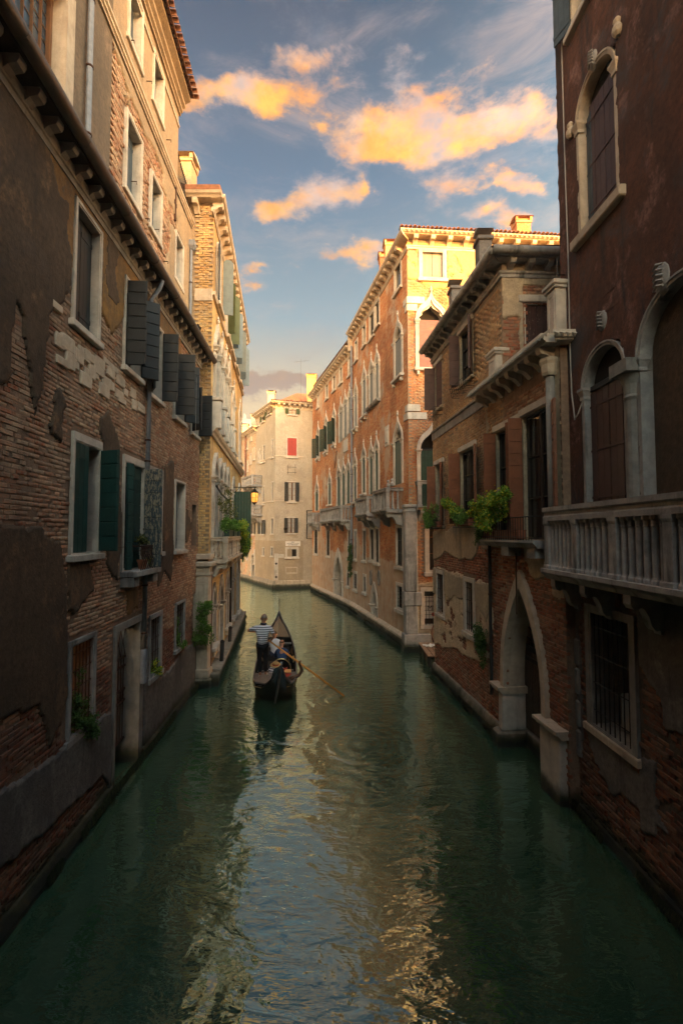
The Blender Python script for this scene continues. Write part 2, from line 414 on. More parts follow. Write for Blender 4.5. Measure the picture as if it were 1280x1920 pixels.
plaster('plaster_putty', (.76, .60, .41), (.64, .49, .33), (.50, .38, .27), .45, (.08, .06, .05), seed=11, amount=.35, bump=.03)
plaster('plaster_gray', (.50, .40, .28), (.38, .31, .22), (.58, .46, .30), .5, (.08, .07, .06), seed=12, amount=.5)
plaster('plaster_gold', (.58, .42, .18), (.50, .33, .12), (.50, .22, .09), .15, (.3, .2, .1), seed=13, amount=.1)
stone('stone_white', (.62, .56, .48), (.46, .41, .35), .3)
stone('stone_warm', (.60, .50, .38), (.45, .36, .27), .3)
stone('stone_gray', (.42, .395, .37), (.27, .26, .25), .9, 5, .8, .7, (.045, .045, .045))
stone('stone_dark', (.30, .28, .25), (.19, .175, .16), .6, 6, .8, .5, (.05, .045, .04))
stone('quay_stone', (.34, .29, .23), (.22, .19, .15), .4, 8, .8, .4, (.05, .05, .04))
BR_GOLD = [(0, (.54, .31, .11)), (.35, (.66, .42, .16)), (.7, (.74, .50, .21)), (1, (.60, .32, .11))]
brickwall('wall_gold_brick', BR_GOLD, (.60, .44, .24), None, seed=1)
bricks_mat('brick_gold', BR_GOLD, 6, .25, (.42, .32, .2), .2)
brickwall('wall_ochre_brick', BR_OCHRE, (.54, .40, .24), None, seed=1)
brickwall('wall_orange_brick', BR_ORANGE, (.46, .30, .17), ((.50, .38, .27), (.46, .27, .16)), .53, .60, seed=2, streak=.45, pscale=.38, zpl=3.3)
brickwall('wall_rose_brick', [(p, tuple(x * 1.5 for x in c)) for p, c in BR_ROSE], (.38, .28, .2), ((.50, .40, .28), (.40, .31, .22)), .46, .52, seed=3)
simple('shutter_dark', (.022, .026, .030), .55, .4)
simple('shutter_blue', (.060, .085, .11), .55, .4)
simple('shutter_teal', (.016, .060, .052), .55, .45)
simple('shutter_green', (.020, .062, .045), .5, .4)
simple('shutter_slate', (.13, .16, .16), .55, .3)
simple('shutter_olive', (.075, .10, .04), .55, .3)
simple('shutter_paleblue', (.12, .18, .23), .5, .3)
simple('shutter_brown', (.21, .072, .034), .5, .35)
simple('shutter_plum', (.095, .05, .045), .55, .35)
simple('shutter_maroon', (.055, .020, .017), .6, .5, chips=((.26, .19, .15), .60))
simple('shutter_peeling', (.05, .075, .09), .65, .4, chips=((.30, .25, .18), .50))
simple('shutter_red', (.42, .045, .035), .55, .25)
simple('shutter_gray', (.22, .22, .20), .55, .25)
simple('blind_rose', (.36, .16, .12), .6, .2)
simple('iron', (.018, .016, .016), .55, .4, .4, .6)
simple('rust_iron', (.075, .032, .020), .8, .5, .3, .2)
simple('lead_pipe', (.20, .22, .26), .55, .3, .4, .0)
simple('pipe_dark', (.035, .034, .034), .6, .4, .4, .2)
simple('gutter_metal', (.13, .105, .09), .5, .4, .5, .2)
simple('copper_pipe', (.16, .06, .04), .6, .4, .4, .2)
simple('tile_red', (.30, .135, .075), .85, .45, .2, 0, 9, .01)
simple('wood_dark', (.045, .032, .024), .75, .5)
simple('wood_old', (.12, .085, .06), .85, .5, chips=((.05, .035, .025), .55))
simple('wood_frame', (.20, .085, .035), .6, .3)
simple('wood_plank', (.34, .21, .13), .8, .4)
simple('oar_wood', (.78, .34, .07), .35, .2, .4)
simple('walnut', (.16, .075, .04), .35, .3, .4)
simple('terracotta', (.30, .10, .05), .8, .35)
simple('planter_green', (.02, .05, .04), .5, .3)
simple('white_paint', (.70, .68, .64), .5, .1)
simple('paper', (.78, .76, .72), .7, .05)
simple('sign_white', (.74, .70, .64), .5, .08)
simple('ink', (.03, .03, .035), .6, .1)
simple('sign_red', (.55, .04, .03), .5, .1)
simple('cable', (.34, .31, .28), .5, .1)
simple('stem', (.07, .05, .03), .8, .3)
simple('boat_black', (.010, .011, .012), .22, .2, .5)
simple('boat_deck', (.13, .12, .125), .45, .4, .4)
simple('boat_brass', (.65, .45, .2), .3, .2, .5, .8)
simple('boat_steel', (.62, .62, .62), .25, .2, .5, .9)
simple('boat_cushion', (.02, .02, .025), .7, .3)
simple('carpet_red', (.45, .06, .03), .9, .4, scale=40)
simple('skin', (.52, .24, .14), .5, .1, .4)
simple('hair_gray', (.30, .22, .17), .8, .4, .2, 0, 60)
simple('hair_brown', (.08, .045, .03), .7, .4, .2, 0, 60)
simple('cloth_black', (.012, .012, .015), .85, .3)
simple('cloth_navy', (.020, .028, .060), .85, .3)
simple('denim', (.035, .075, .17), .85, .45, .2, 0, 14)
simple('cloth_white', (.66, .64, .66), .8, .1)
simple('straw', (.60, .36, .13), .7, .25, .3, 0, 60)
simple('ribbon_red', (.55, .03, .02), .6, .2)
simple('shoe', (.50, .45, .35), .7, .3)
simple('ac_white', (.40, .40, .39), .5, .15)
simple('curtain', (.40, .38, .34), .9, .25)
simple('slate_hill', (.16, .20, .26), .9, .3, scale=.05)
m, t, b = mk('tile_roof'); P = pos(t); sx_ = t.node('ShaderNodeSeparateXYZ', Vector=P).outputs
wr_ = t.math('ABSOLUTE', t.math('SINE', t.math('MULTIPLY', sx_[0], math.pi / .2)))
row_ = t.math('FRACT', t.math('MULTIPLY', sx_[1], 1 / .34))
cc_ = t.mix(t.noise(t.mapv(P, (5, 3, 1)), 1.0, 3, .7, 0, .3, .7), (.46, .17, .08), (.30, .12, .06)); cc_ = t.mix(t.smooth(wr_, .25, .05), cc_, (.08, .035, .02))
fin(t, b, cc_, .85, t.math('ADD', wr_, t.math('MULTIPLY', row_, .35)), .05, .9)
def leafmat(name, stops):
    m, t, b = mk(name)
    c = t.ramp(rnd(t), stops); fin(t, b, c, .55, None, spec=.3)
    b.inputs['Subsurface Weight'].default_value = 0
    tr = t.node('ShaderNodeBsdfTranslucent', Color=t.mix(1, c, (1.3, 1.5, .6), 'MULTIPLY'))
    mx = t.node('ShaderNodeMixShader', Fac=.3); t.l.new(b.outputs[0], mx.inputs[1]); t.l.new(tr.outputs[0], mx.inputs[2])
    out = [n for n in t.n if n.type == 'OUTPUT_MATERIAL'][0]; t.l.new(mx.outputs[0], out.inputs[0])
leafmat('leaf_green', [(0, (.05, .12, .02)), (.5, (.10, .22, .035)), (1, (.17, .30, .05))])
leafmat('leaf_lime', [(0, (.07, .17, .02)), (.5, (.17, .32, .04)), (.72, (.30, .42, .04)), (.84, (.50, .42, .03)), (1, (.55, .45, .03))])
leafmat('leaf_dark', [(0, (.028, .07, .018)), (.6, (.06, .13, .03)), (1, (.10, .18, .04))])
leafmat('leaf_olive', [(0, (.05, .06, .02)), (.6, (.09, .11, .03)), (.9, (.22, .20, .05)), (1, (.30, .26, .10))])
# glass: dark rooms behind it
m, t, b = mk('glass'); P = pos(t)
fin(t, b, t.mix(t.noise(P, 1.2, 3, .6), (.012, .012, .013), (.030, .028, .026)), .08, t.noise(P, 2.5, 2, .5), .01, .3, .6)
m, t, b = mk('glass_blue'); P = pos(t)
fin(t, b, t.mix(t.noise(P, 1.2, 3, .6), (.03, .045, .065), (.06, .08, .10)), .12, t.noise(P, 2.5, 2, .5), .02, .4, .6)
m, t, b = mk('dark_room'); fin(t, b, (.010, .008, .007), .95)
m, t, b = mk('lit_room'); P = pos(t)
fin(t, b, (.3, .12, .04), .9); t.put(b.inputs['Emission Color'], t.mix(t.noise(P, 1.5, 3, .6), (.55, .18, .03), (.10, .03, .01))); b.inputs['Emission Strength'].default_value = .16
m, t, b = mk('lantern_glass'); P = pos(t)
fin(t, b, (.6, .3, .1), .3); t.put(b.inputs['Emission Color'], t.mix(t.noise(P, 9, 2, .5, 0, .4, .6), (1., .22, .02), (1., .50, .08))); b.inputs['Emission Strength'].default_value = .45
# striped jersey: navy bands across white
m, t, b = mk('jersey'); oc = t.node('ShaderNodeTexCoord').outputs['Object']
zc = t.node('ShaderNodeSeparateXYZ', Vector=oc).outputs[2]
sw = t.math('FRACT', t.math('MULTIPLY', zc, 1 / .062))
fin(t, b, t.mix(t.smooth(sw, .60, .66), (.85, .82, .86), (.03, .032, .06)), .85, t.noise(oc, 9, 4, .6), .02, .6)
# water
m, t, b = mk('canal_water'); P = pos(t)
def wv(scale, mp, d=3, r=.5, dist=.6): return t.noise(t.mapv(P, mp), scale, d, r, dist)
h = t.math('MULTIPLY', wv(.5, (1, .8, 1), 2, .5, .8), .050)
h = t.math('ADD', h, t.math('MULTIPLY', wv(1.6, (.8, 1.4, 1), 3, .5, .9), .024))
h = t.math('ADD', h, t.math('MULTIPLY', wv(4.2, (.8, 2.0, 1), 2, .5, .5), .0085))
calm = t.noise(P, .22, 2, .5, .2, .40, .62)
h = t.math('ADD', h, t.math('MULTIPLY', t.math('MULTIPLY', wv(10., (.8, 2.2, 1), 2, .5, .4), calm), .0035))
for (cx_, cy_, fq, rad, k) in [(*G(690, 1392), 17., 2.0, .0038), (*G(600, 1500), 13., 2.6, .0030), (*G(640, 1310), 24, .9, .004)]:
    vv = t.node('ShaderNodeVectorMath', dict(operation='SUBTRACT'), _0=P, _1=(cx_, cy_, 0)).outputs[0]
    vv = t.node('ShaderNodeVectorMath', dict(operation='ADD'), _0=vv, _1=t.mix(1, t.node('ShaderNodeTexNoise', Vector=P, Scale=.9, Detail=3).outputs[1], (.22, .22, 0), 'MULTIPLY')).outputs[0]
    ln = t.node('ShaderNodeVectorMath', dict(operation='LENGTH'), _0=vv).outputs['Value']
    wvv = t.math('MULTIPLY', t.math('SINE', t.math('MULTIPLY', ln, fq)), t.smooth(ln, rad, .2))
    h = t.math('ADD', h, t.math('MULTIPLY', wvv, k))
body = t.mix(t.noise(P, .35, 4, .6, .3, .3, .7), (.018, .062, .036), (.038, .088, .046))
bump = t.node('ShaderNodeBump', Strength=1.0, Distance=1.0, Height=h)
gl = t.node('ShaderNodeBsdfGlossy', Color=(.72, .94, .90), Roughness=.012, Normal=bump.outputs[0])
df = t.node('ShaderNodeBsdfDiffuse', Color=body, Normal=bump.outputs[0])
fr = t.node('ShaderNodeFresnel', IOR=1.55, Normal=bump.outputs[0])
fac = t.math('MULTIPLY_ADD', fr.outputs[0], 1.9, .14, clamp=True)
mx = t.node('ShaderNodeMixShader', Fac=fac); t.l.new(df.outputs[0], mx.inputs[1]); t.l.new(gl.outputs[0], mx.inputs[2])
out = [n for n in t.n if n.type == 'OUTPUT_MATERIAL'][0]; t.l.new(mx.outputs[0], out.inputs[0])

# ------------------------------------------------------------------ facade builders
ARCH = {
    'round': [(1, 0), (.98, .2), (.92, .39), (.83, .56), (.71, .71), (.56, .83), (.38, .925), (.2, .98), (0, 1)],
    'pointed': [(1, 0), (.985, .25), (.94, .5), (.86, .75), (.75, .98), (.6, 1.22), (.42, 1.45), (.22, 1.66), (0, 1.85)],
    'lancet': [(1, 0), (.985, .2), (.93, .42), (.84, .64), (.72, .84), (.56, 1.04), (.38, 1.22), (.19, 1.38), (0, 1.5)],
    'ogee': [(1, 0), (.985, .22), (.92, .45), (.80, .67), (.63, .86), (.44, 1.02), (.27, 1.17), (.13, 1.36), (0, 1.68)],
    'trefoil': [(1, 0), (.97, .2), (.88, .38), (.70, .52), (.74, .66), (.60, .82), (.40, .92), (.18, 1.05), (0, 1.32)],
}
def arch_pts(kind, xc, a, z, kz=1.0):
    """left spring -> apex -> right spring"""
    c = ARCH[kind]; l = [(xc - x * a, z + y * a * kz) for x, y in c]; r = [(xc + x * a, z + y * a * kz) for x, y in c[::-1]][1:]
    return l + r
class Hole:
    def __init__(s, x0, x1, z0, z1, arch=None, kz=1.0, m=0.0):
        """z1 is the top of a square opening, or the springing of an arched one"""
        s.x0, s.x1, s.z0, s.z1, s.arch, s.kz = x0, x1, z0, z1, arch, kz
        s.top = z1 if not arch else z1 + ARCH[arch][-1][1] * (x1 - x0) / 2 * kz
        s.curve = arch_pts(arch, (x0 + x1) / 2, (x1 - x0) / 2, z1, kz) if arch else None
        s.poly = [(x0, z0)] + (s.curve if arch else [(x0, z1), (x1, z1)]) + [(x1, z0)]
    def inside(s, x, z, m=0.0):
        r = (x > s.x0 - m) & (x < s.x1 + m) & (z > s.z0 - m) & (z < s.z1 + (0 if s.arch else m))
        if s.arch:
            xc = (s.x0 + s.x1) / 2; a = (s.x1 - s.x0) / 2; k = (a + m) / a
            r = r | inpoly(x, z, arch_pts(s.arch, xc, a * k, s.z1, s.kz)) & (z >= s.z1)
        return r
def wall_mb(x0, x1, z0, z1, holes, y=0.0, zmax=None, grid=3.0):
    """the wall plane with its openings cut out"""
    mb = MB(); hs = [h for h in holes if h.x1 > x0 and h.x0 < x1 and h.top > z0 and h.z0 < z1]
    xs = sorted({x0, x1} | {min(max(v, x0), x1) for h in hs for v in (h.x0, h.x1)})
    zs = sorted({z0, z1} | {min(max(v, z0), z1) for h in hs for v in (h.z0, h.top)})
    idx = {}
    def vid(x, z):
        if (x, z) not in idx: idx[(x, z)] = len(mb.v); mb.v.append((x, y, z))
        return idx[(x, z)]
    for i in range(len(xs) - 1):
        for k in range(len(zs) - 1):
            cx, cz = (xs[i] + xs[i + 1]) / 2, (zs[k] + zs[k + 1]) / 2
            if any(h.x0 < cx < h.x1 and h.z0 < cz < h.top for h in hs): continue
            mb.f.append((vid(xs[i], zs[k]), vid(xs[i + 1], zs[k]), vid(xs[i + 1], zs[k + 1]), vid(xs[i], zs[k + 1])))
    for h in hs:
        if h.arch:
            c = h.curve
            for (a, b) in zip(c[:-1], c[1:]):
                mb.f.append((vid(*a), vid(*b), vid(b[0], h.top), vid(a[0], h.top)))
    return mb
def brick_box(v, L=.25, Hh=.06, dep=.06, sd=0):
    rn = random.Random(sd); mb = MB(); j = lambda s: rn.uniform(-s, s)
    l, hh = L / 2, Hh / 2; c = .006
    fr_ = [(-l + c + abs(j(.006)), 0 + j(.002), -hh + c + abs(j(.004))), (l - c - abs(j(.006)), j(.002), -hh + c), (l - c + j(.003), j(.002), hh - c - abs(j(.004))), (-l + c, j(.002), hh - c)]
    md = [(-l, c, -hh), (l, c, -hh), (l, c, hh), (-l, c, hh)]; bk = [(x, dep, z) for x, _, z in md]
    return mb.add(fr_ + md + bk, [(0, 1, 2, 3), (4, 5, 1, 0), (5, 6, 2, 1), (6, 7, 3, 2), (7, 4, 0, 3), (8, 9, 5, 4), (9, 10, 6, 5), (10, 11, 7, 6), (11, 8, 4, 7)])
CAMP = np.array([0, 0, H])
def bricks(root, F, x0, x1, z0, z1, holes, mat, cover=None, seed=0, single=300, pitch=(.262, .072), rough=1.0, proud=.008, margin=.1, region=None, lose=.04, maxd=None, seen=None):
    rs = np.random.RandomState(seed); px_, pz = pitch
    rows = np.arange(z0 + pz / 2, z1, pz); X = []; Z = []
    for i, z in enumerate(rows):
        xs = np.arange(x0 + (px_ / 2 if i % 2 else px_), x1 - px_ * .4, px_) + rs.uniform(-.02, .02)
        X.append(xs); Z.append(np.full(len(xs), z))
    X = np.concatenate(X); Z = np.concatenate(Z)
    Z = Z + .012 * rough * (fbm(X * 1.2, Z * .8, seed + 5) - .5) * 2
    keep = rs.rand(len(X)) > lose
    for h in holes: keep &= ~h.inside(X, Z, margin)
    if cover is not None: keep &= ~cover(X, Z)
    if region is not None: keep &= region(X, Z)
    X = X[keep]; Z = Z[keep]; n = len(X)
    if n == 0: return
    Y = -proud + rs.uniform(-.006, .008, n) * rough + .012 * (fbm(X * .8, Z * .8, seed + 9) - .5) * rough
    ang = rs.uniform(-.02, .02, n) * rough; lk = rs.uniform(.90, 1.0, n); hk = rs.uniform(.90, 1.0, n) * (pz - .009) / .06
    half = rs.rand(n) < .16; lk = np.where(half, lk * .52, lk)
    # the largest-looking ones singly, the rest joined
    wp = F.p[None, :] + X[:, None] * F.d[None, :]
    D = wp[:, 1]; cxp = 640 + FPX * wp[:, 0] / np.maximum(D, .1); cyp = 1000 - FPX * (Z - H) / np.maximum(D, .1)
    vis = (D > .5) & (cxp > 2) & (cxp < 1278) & (cyp > 4) & (cyp < 1916)
    if seen is not None: vis &= seen(cxp, cyp)
    score = np.where(vis, 1 / np.maximum(D, .5), 0); order = np.argsort(-score); k = min(single, int(vis.sum()))
    one = order[:k]; rest = order[k:]
    meshes = [shared(('brick', mat, v), 'brick', mat, lambda v=v: brick_box(v, sd=v)) for v in range(6)]
    for i in one:
        o = bpy.data.objects.new('brick', meshes[rs.randint(6)]); col.objects.link(o); o.parent = root
        m_ = F.M @ Matrix.Translation((X[i], Y[i], Z[i])) @ Matrix.Rotation(ang[i], 4, 'Y') @ Matrix.Diagonal((lk[i], 1, hk[i], 1))
        o.matrix_local = WM[root].inverted() @ m_
    if len(rest):
        base = [np.array(brick_box(v, sd=v).v) for v in range(6)]; fb = np.array(brick_box(0, sd=0).f)
        var = rs.randint(0, 6, len(rest)); B = np.array(base)[var]                    # (n,12,3)
        B = B.copy(); B[:, :, 0] *= lk[rest, None]; B[:, :, 2] *= hk[rest, None]
        ca, sa = np.cos(ang[rest])[:, None], np.sin(ang[rest])[:, None]
        bx = B[:, :, 0] * ca + B[:, :, 2] * sa + X[rest, None]; bz = -B[:, :, 0] * sa + B[:, :, 2] * ca + Z[rest, None]
        V = np.stack([bx, B[:, :, 1] + Y[rest, None], bz], -1).reshape(-1, 3)
        Fq = (fb[None] + 12 * np.arange(len(rest))[:, None, None]).reshape(-1, 4)
        stuff(link('brickwork', np_mesh('brickwork', V, Fq), mat, F.M, root))
def coat(root, F, x0, x1, z0, z1, holes, mat, mask, cell=.035, proud=.012, margin=.04, name='plaster_coat', seed=0, wavy=.012):
    """a coat of render over the brick: ragged where it has broken away"""
    nx = int((x1 - x0) / cell) + 1; nz = int((z1 - z0) / cell) + 1
    xs = np.linspace(x0, x1, nx); zs = np.linspace(z0, z1, nz); X, Z = np.meshgrid(xs, zs)
    a = mask(X, Z).astype(float)
    b = a.copy()
    b[1:-1, 1:-1] = (a[1:-1, 1:-1] * 2 + a[:-2, 1:-1] + a[2:, 1:-1] + a[1:-1, :-2] + a[1:-1, 2:]) / 6
    use = b > .04
    for h in holes: use &= ~h.inside(X, Z, margin)
    e = np.clip((b - .25) / .5, 0, 1); e = e * e * (3 - 2 * e)
    Y = .035 - (.035 + .022 + proud) * e - wavy * (fbm(X * 1.3, Z * 1.3, seed + 3) - .3) * e - .004 * (fbm(X * 9, Z * 9, seed + 4) - .5) * e
    X = X + (fbm(X * 12, Z * 12, seed + 1, 2) - .5) * cell * .9; Z = Z + (fbm(X * 12, Z * 12, seed + 2, 2) - .5) * cell * .9
    q = use[:-1, :-1] & use[1:, :-1] & use[:-1, 1:] & use[1:, 1:]
    if not q.any(): return
    idx = np.arange(nx * nz).reshape(nz, nx)
    f = np.stack([idx[:-1, :-1][q], idx[:-1, 1:][q], idx[1:, 1:][q], idx[1:, :-1][q]], -1)
    used = np.unique(f); mp = np.full(nx * nz, -1); mp[used] = np.arange(len(used))
    V = np.stack([X.ravel(), Y.ravel(), Z.ravel()], -1)[used]
    link(name, np_mesh(name, V, mp[f], True), mat, F.M, root)
def ragged(polys, amp=.22, sc_=1.3, seed=0, extra=None):
    def f(X, Z):
        wx = X + amp * 2 * (fbm(X * sc_, Z * sc_, seed + 11, 5) - .5); wz = Z + amp * 2 * (fbm(X * sc_, Z * sc_, seed + 31, 5) - .5)
        r = np.zeros(np.shape(X), bool)
        for p in polys: r |= inpoly(wx, wz, p)
        if extra is not None: r = extra(X, Z, r)
        return r
    return f
def pxpoly(F, pts): return [F.sz(*p) for p in pts]

def leaf_mb(w_, h_, style):
    mb = MB()
    if style == 'panel':
        mb.box(0, w_, -.012, .012, 0, h_); n = max(3, int(round(h_ / .27)))
        for i in range(n):
            a = h_ * i / n; b_ = h_ * (i + 1) / n
            mb.cbox(.012, w_ - .012, -.030, -.008, a + .008, b_ - .008, .008)
            mb.cbox(.012, w_ - .012, .008, .030, a + .008, b_ - .008, .004)
    elif style == 'plank':
        n = max(2, int(round(w_ / .15)))
        for i in range(n): mb.cbox(w_ * i / n + .002, w_ * (i + 1) / n - .002, -.016, .016, 0, h_, .005)
        for z in (.14, .5, .86): mb.box(0, w_ * .92, -.022, -.014, h_ * z, h_ * z + .04)
        mb.box(.0, w_, .012, .026, h_ * .12, h_ * .12 + .08); mb.box(.0, w_, .012, .026, h_ * .85, h_ * .85 + .08)
    elif style == 'louvre':
        mb.box(0, .05, -.018, .018, 0, h_).box(w_ - .05, w_, -.018, .018, 0, h_).box(.05, w_ - .05, -.018, .018, 0, .07).box(.05, w_ - .05, -.018, .018, h_ - .07, h_)
        n = max(6, int(h_ / .07))
        for i in range(n):
            z = .07 + (h_ - .14) * (i + .5) / n
            mb.add([(.05, -.014, z - .02), (w_ - .05, -.014, z - .02), (w_ - .05, .014, z + .03), (.05, .014, z + .03)], [(0, 1, 2, 3)])
    elif style == 'arched':
        pts = [(0, 0), (w_, 0)] + [(w_ / 2 + w_ / 2 * math.cos(a), h_ - w_ * .5 + w_ / 2 * math.sin(a)) for a in np.linspace(0, math.pi, 9)]
        mb.yprism(pts, -.018, .018)
    return mb
def shutter(win, F, hx, hz, w_, h_, side, ang, mat, style='panel', y=-.05):
    """side 'a' hangs on the left jamb, 'b' on the right; ang = degrees opened outwards"""
    w_ = round(w_, 2); h_ = round(h_, 2)
    m_ = shared(('leaf', w_, h_, style), 'shutter', mat, lambda: leaf_mb(w_, h_, style))
    rz = R(-ang) if side == 'a' else R(180 + ang)
    return link('shutter', m_, None, F.M @ T(hx, y, hz, rz), win)
def window(root, F, x0, x1, z0, z1, fw=.12, bot=None, lint=None, proud=.035, depth=.24, stone='stone_white', fill='glass', bars=None,
           leaves=(), sill=.09, sash=None, name='window', holes=None, frame=True, fill_y=None, sillmat=None, curtain=False):
    """outer size given; returns the window object; appends its opening to holes"""
    bot = (fw * .9) if bot is None else bot; lint = fw if lint is None else lint
    i0, i1, j0, j1 = x0 + fw, x1 - fw, z0 + bot, z1 - lint
    if holes is not None: holes.append(Hole(x0 + .01, x1 - .01, z0 + .01, z1 - .01))
    mb = MB()
    inner = [(i0, j0), (i0, j1), (i1, j1), (i1, j0)]; outer = [(x0, z0), (x0, z1), (x1, z1), (x1, z0)]
    mb.ring(inner, outer, -proud, .03, depth, closed=True)
    if frame and fw > .06:
        k = fw * .3
        mb.ring([(i0 - k, j0 - k * .5), (i0 - k, j1 + k), (i1 + k, j1 + k), (i1 + k, j0 - k * .5)], [(x0 - .004, z0), (x0 - .004, z1 + .004), (x1 + .004, z1 + .004), (x1 + .004, z0)], -proud - .014, -proud + .01, closed=True)
    win = link(name, mb, stone, F.M, root)
    if sill: link('sill', MB().cbox(x0 - .06, x1 + .06, -proud - sill, .02, z0 - .07, z0 + bot * .6, .012), sillmat or stone, F.M, win)
    d = depth - .02 if fill_y is None else fill_y
    pm = MB().add([(i0 - .02, d, j0 - .02), (i1 + .02, d, j0 - .02), (i1 + .02, d, j1 + .02), (i0 - .02, d, j1 + .02)], [(0, 1, 2, 3)])
    if fill: link('pane' if 'glass' in fill else 'back_panel', pm, fill, F.M, win)
    if curtain:
        n = 14; vs = []; 
        for i in range(n + 1):
            x = i0 + (i1 - i0) * i / n; yy = d - .03 + .012 * (i % 2); vs += [(x, yy, j0), (x, yy, j1)]
        link('curtain', MB().add(vs, [(2 * i, 2 * i + 2, 2 * i + 3, 2 * i + 1) for i in range(n) if not (n * .4 < i < n * .6)]), 'curtain', F.M, win)
    if sash:
        s = MB(); y0, y1 = d - .05, d - .005; c = .045
        s.ring([(i0 + c, j0 + c), (i0 + c, j1 - c), (i1 - c, j1 - c), (i1 - c, j0 + c)], [(i0, j0), (i0, j1), (i1, j1), (i1, j0)], y0, y1, closed=True)
        xm = (i0 + i1) / 2; s.box(xm - .035, xm + .035, y0 - .004, y1, j0 + .01, j1 - .01)
        for q in (.33, .66): s.box(i0 + .01, i1 - .01, y0 + .01, y1 + .002, j0 + (j1 - j0) * q - .014, j0 + (j1 - j0) * q + .014)
        link('sash', s, sash, F.M, win)
    if bars:
        bm_, nv, nh = bars
        mb = MB(); 
        for i in range(nv):
            x = i0 + (i1 - i0) * (i + .5) / nv; mb.tube([(x, .0, j0), (x, .0, j1)], .011, 5)
        for i in range(nh):
            z = j0 + (j1 - j0) * (i + .5) / nh; mb.tube([(i0, .0, z), (i1, .0, z)], .010, 5)
        link('grille', mb, bm_, F.M, win)
    for lf in leaves:
        side, ang, mat, style = lf[:4]; k = lf[4] if len(lf) > 4 else .5; yy = lf[5] if len(lf) > 5 else -proud - .03
        shutter(win, F, i0 + .003 if side == 'a' else i1 - .003, j0 + .01, (i1 - i0) * k - .006, j1 - j0 - .02, side, ang, mat, style, yy)
    return win
def gothic(root, F, x0, x1, z0, zs, kind='ogee', fw=.14, proud=.06, depth=.3, stone='stone_white', fill='glass', shut=None, shut_top=.0, shut_y=.12,
           holes=None, sill=True, name='window', caps=True, finial=True, kz=1.0, ik=None, jamb=True, shut_style='plank', cap_w=None, bar=None, box=None):
    """arched window: x0..x1 clear opening, z0 bottom, zs springing"""
    xc = (x0 + x1) / 2; a = (x1 - x0) / 2
    if holes is not None: holes.append(Hole(x0, x1, z0, zs, kind, kz))
    inn = arch_pts(kind, xc, a, zs, kz); ko = (a + fw) / a
    outr = arch_pts(kind, xc, a + fw, zs, kz * (1 if kind == 'round' else 1.06))
    if ik: inn2 = arch_pts(ik, xc, a, zs, kz * .98)
    mb = MB()
    i_ = ([(x0, z0)] if jamb else []) + inn + ([(x1, z0)] if jamb else []); o_ = ([(x0 - fw, z0)] if jamb else []) + outr + ([(x1 + fw, z0)] if jamb else [])
    mb.ring(i_, o_, -proud, .03, depth)
    mid = arch_pts(kind, xc, a + fw * .62, zs, kz * (1 if kind == 'round' else 1.04))
    mb.ring(mid, arch_pts(kind, xc, a + fw * 1.02, zs, kz * (1 if kind == 'round' else 1.07)), -proud - .022, -proud + .01)
    win = link(name, mb, stone, F.M, root)
    top = zs + ARCH[kind][-1][1] * a * kz
    if ik:
        link('tracery', MB().ring(inn2, arch_pts(kind, xc, a * 1.01, zs, kz), .03, .10), stone, F.M, win)
    if caps:
        cw = cap_w or fw * .62
        for xx in (x0 - fw / 2, x1 + fw / 2):
            h = shared(('cap', round(cw, 3)), 'capital', stone, lambda: MB().lathe([(cw * .8, -.16), (cw * .86, -.13), (cw * .8, -.10), (cw * 1.15, -.02), (cw * 1.3, .0), (cw * 1.3, .05)], sq=True))
            link('capital', h, None, F.M @ T(xx, -proud + cw * .5, zs - .04), win)
    if finial and kind in ('ogee',):
        zt = outr[len(outr) // 2][1]
        link('finial', MB().lathe([(.02, -.06), (.03, .0), (.065, .05), (.07, .1), (.04, .15), (.055, .19), (.02, .27), (.005, .32)], (xc, -proud + .02, zt), 8), stone, F.M, win)
    n = len(inn); d = depth - .02
    poly = [(x0, z0)] + inn + [(x1, z0)]
    pm = MB().add([(x, d, z) for x, z in poly], [tuple(range(len(poly)))])
    link('pane' if 'glass' in fill else 'back_panel', pm, fill, F.M, win)
    if shut:
        hh = zs - z0 + shut_top
        for sd, hx in (('a', x0), ('b', x1)): shutter(win, F, hx + (.01 if sd == 'a' else -.01), z0 + .02, a - .014, hh - .04, sd, 0, shut, shut_style, shut_y)
        link('transom', MB().cbox(x0, x1, shut_y - .03, shut_y + .06, zs + shut_top - .03, zs + shut_top + .05), 'shutter_dark', F.M, win)
    if sill: link('sill', MB().cbox(x0 - fw - .08, x1 + fw + .08, -proud - .14, .02, z0 - .14, z0 + .0, .02), stone, F.M, win)
    if sill and box:
        for xx in (x0 - fw * .4, x1 + fw * .4): link('sill_bracket', MB().cbox(xx - .06, xx + .06, -proud - .1, .02, z0 - .34, z0 - .14, .02), stone, F.M, win)
    return win
def corbel_mb(w_, p, h_):
    """scrolled bracket: top flush, curling back to the wall"""
    prof = [(0, 0), (-p, 0), (-p, -h_ * .22), (-p * .93, -h_ * .34), (-p * .80, -h_ * .36), (-p * .70, -h_ * .30), (-p * .58, -h_ * .36), (-p * .47, -h_ * .55), (-p * .40, -h_ * .78), (-p * .28, -h_ * .9), (-p * .16, -h_ * .88), (-p * .12, -h_), (0, -h_)]
    return MB().xprofile(prof, -w_ / 2, w_ / 2)
def modillion(w_, p, h_):
    prof = [(0, 0), (-p, 0), (-p * 1.0, -h_ * .25), (-p * .9, -h_ * .45), (-p * .7, -h_ * .5), (-p * .5, -h_ * .55), (-p * .25, -h_ * .8), (-p * .1, -h_), (0, -h_)]
    return MB().xprofile(prof, -w_ / 2, w_ / 2)
def place(name, mesh, F, parent, x, y, z, rz=0, sx=1):
    return link(name, mesh, None, F.M @ T(x, y, z, rz), parent)
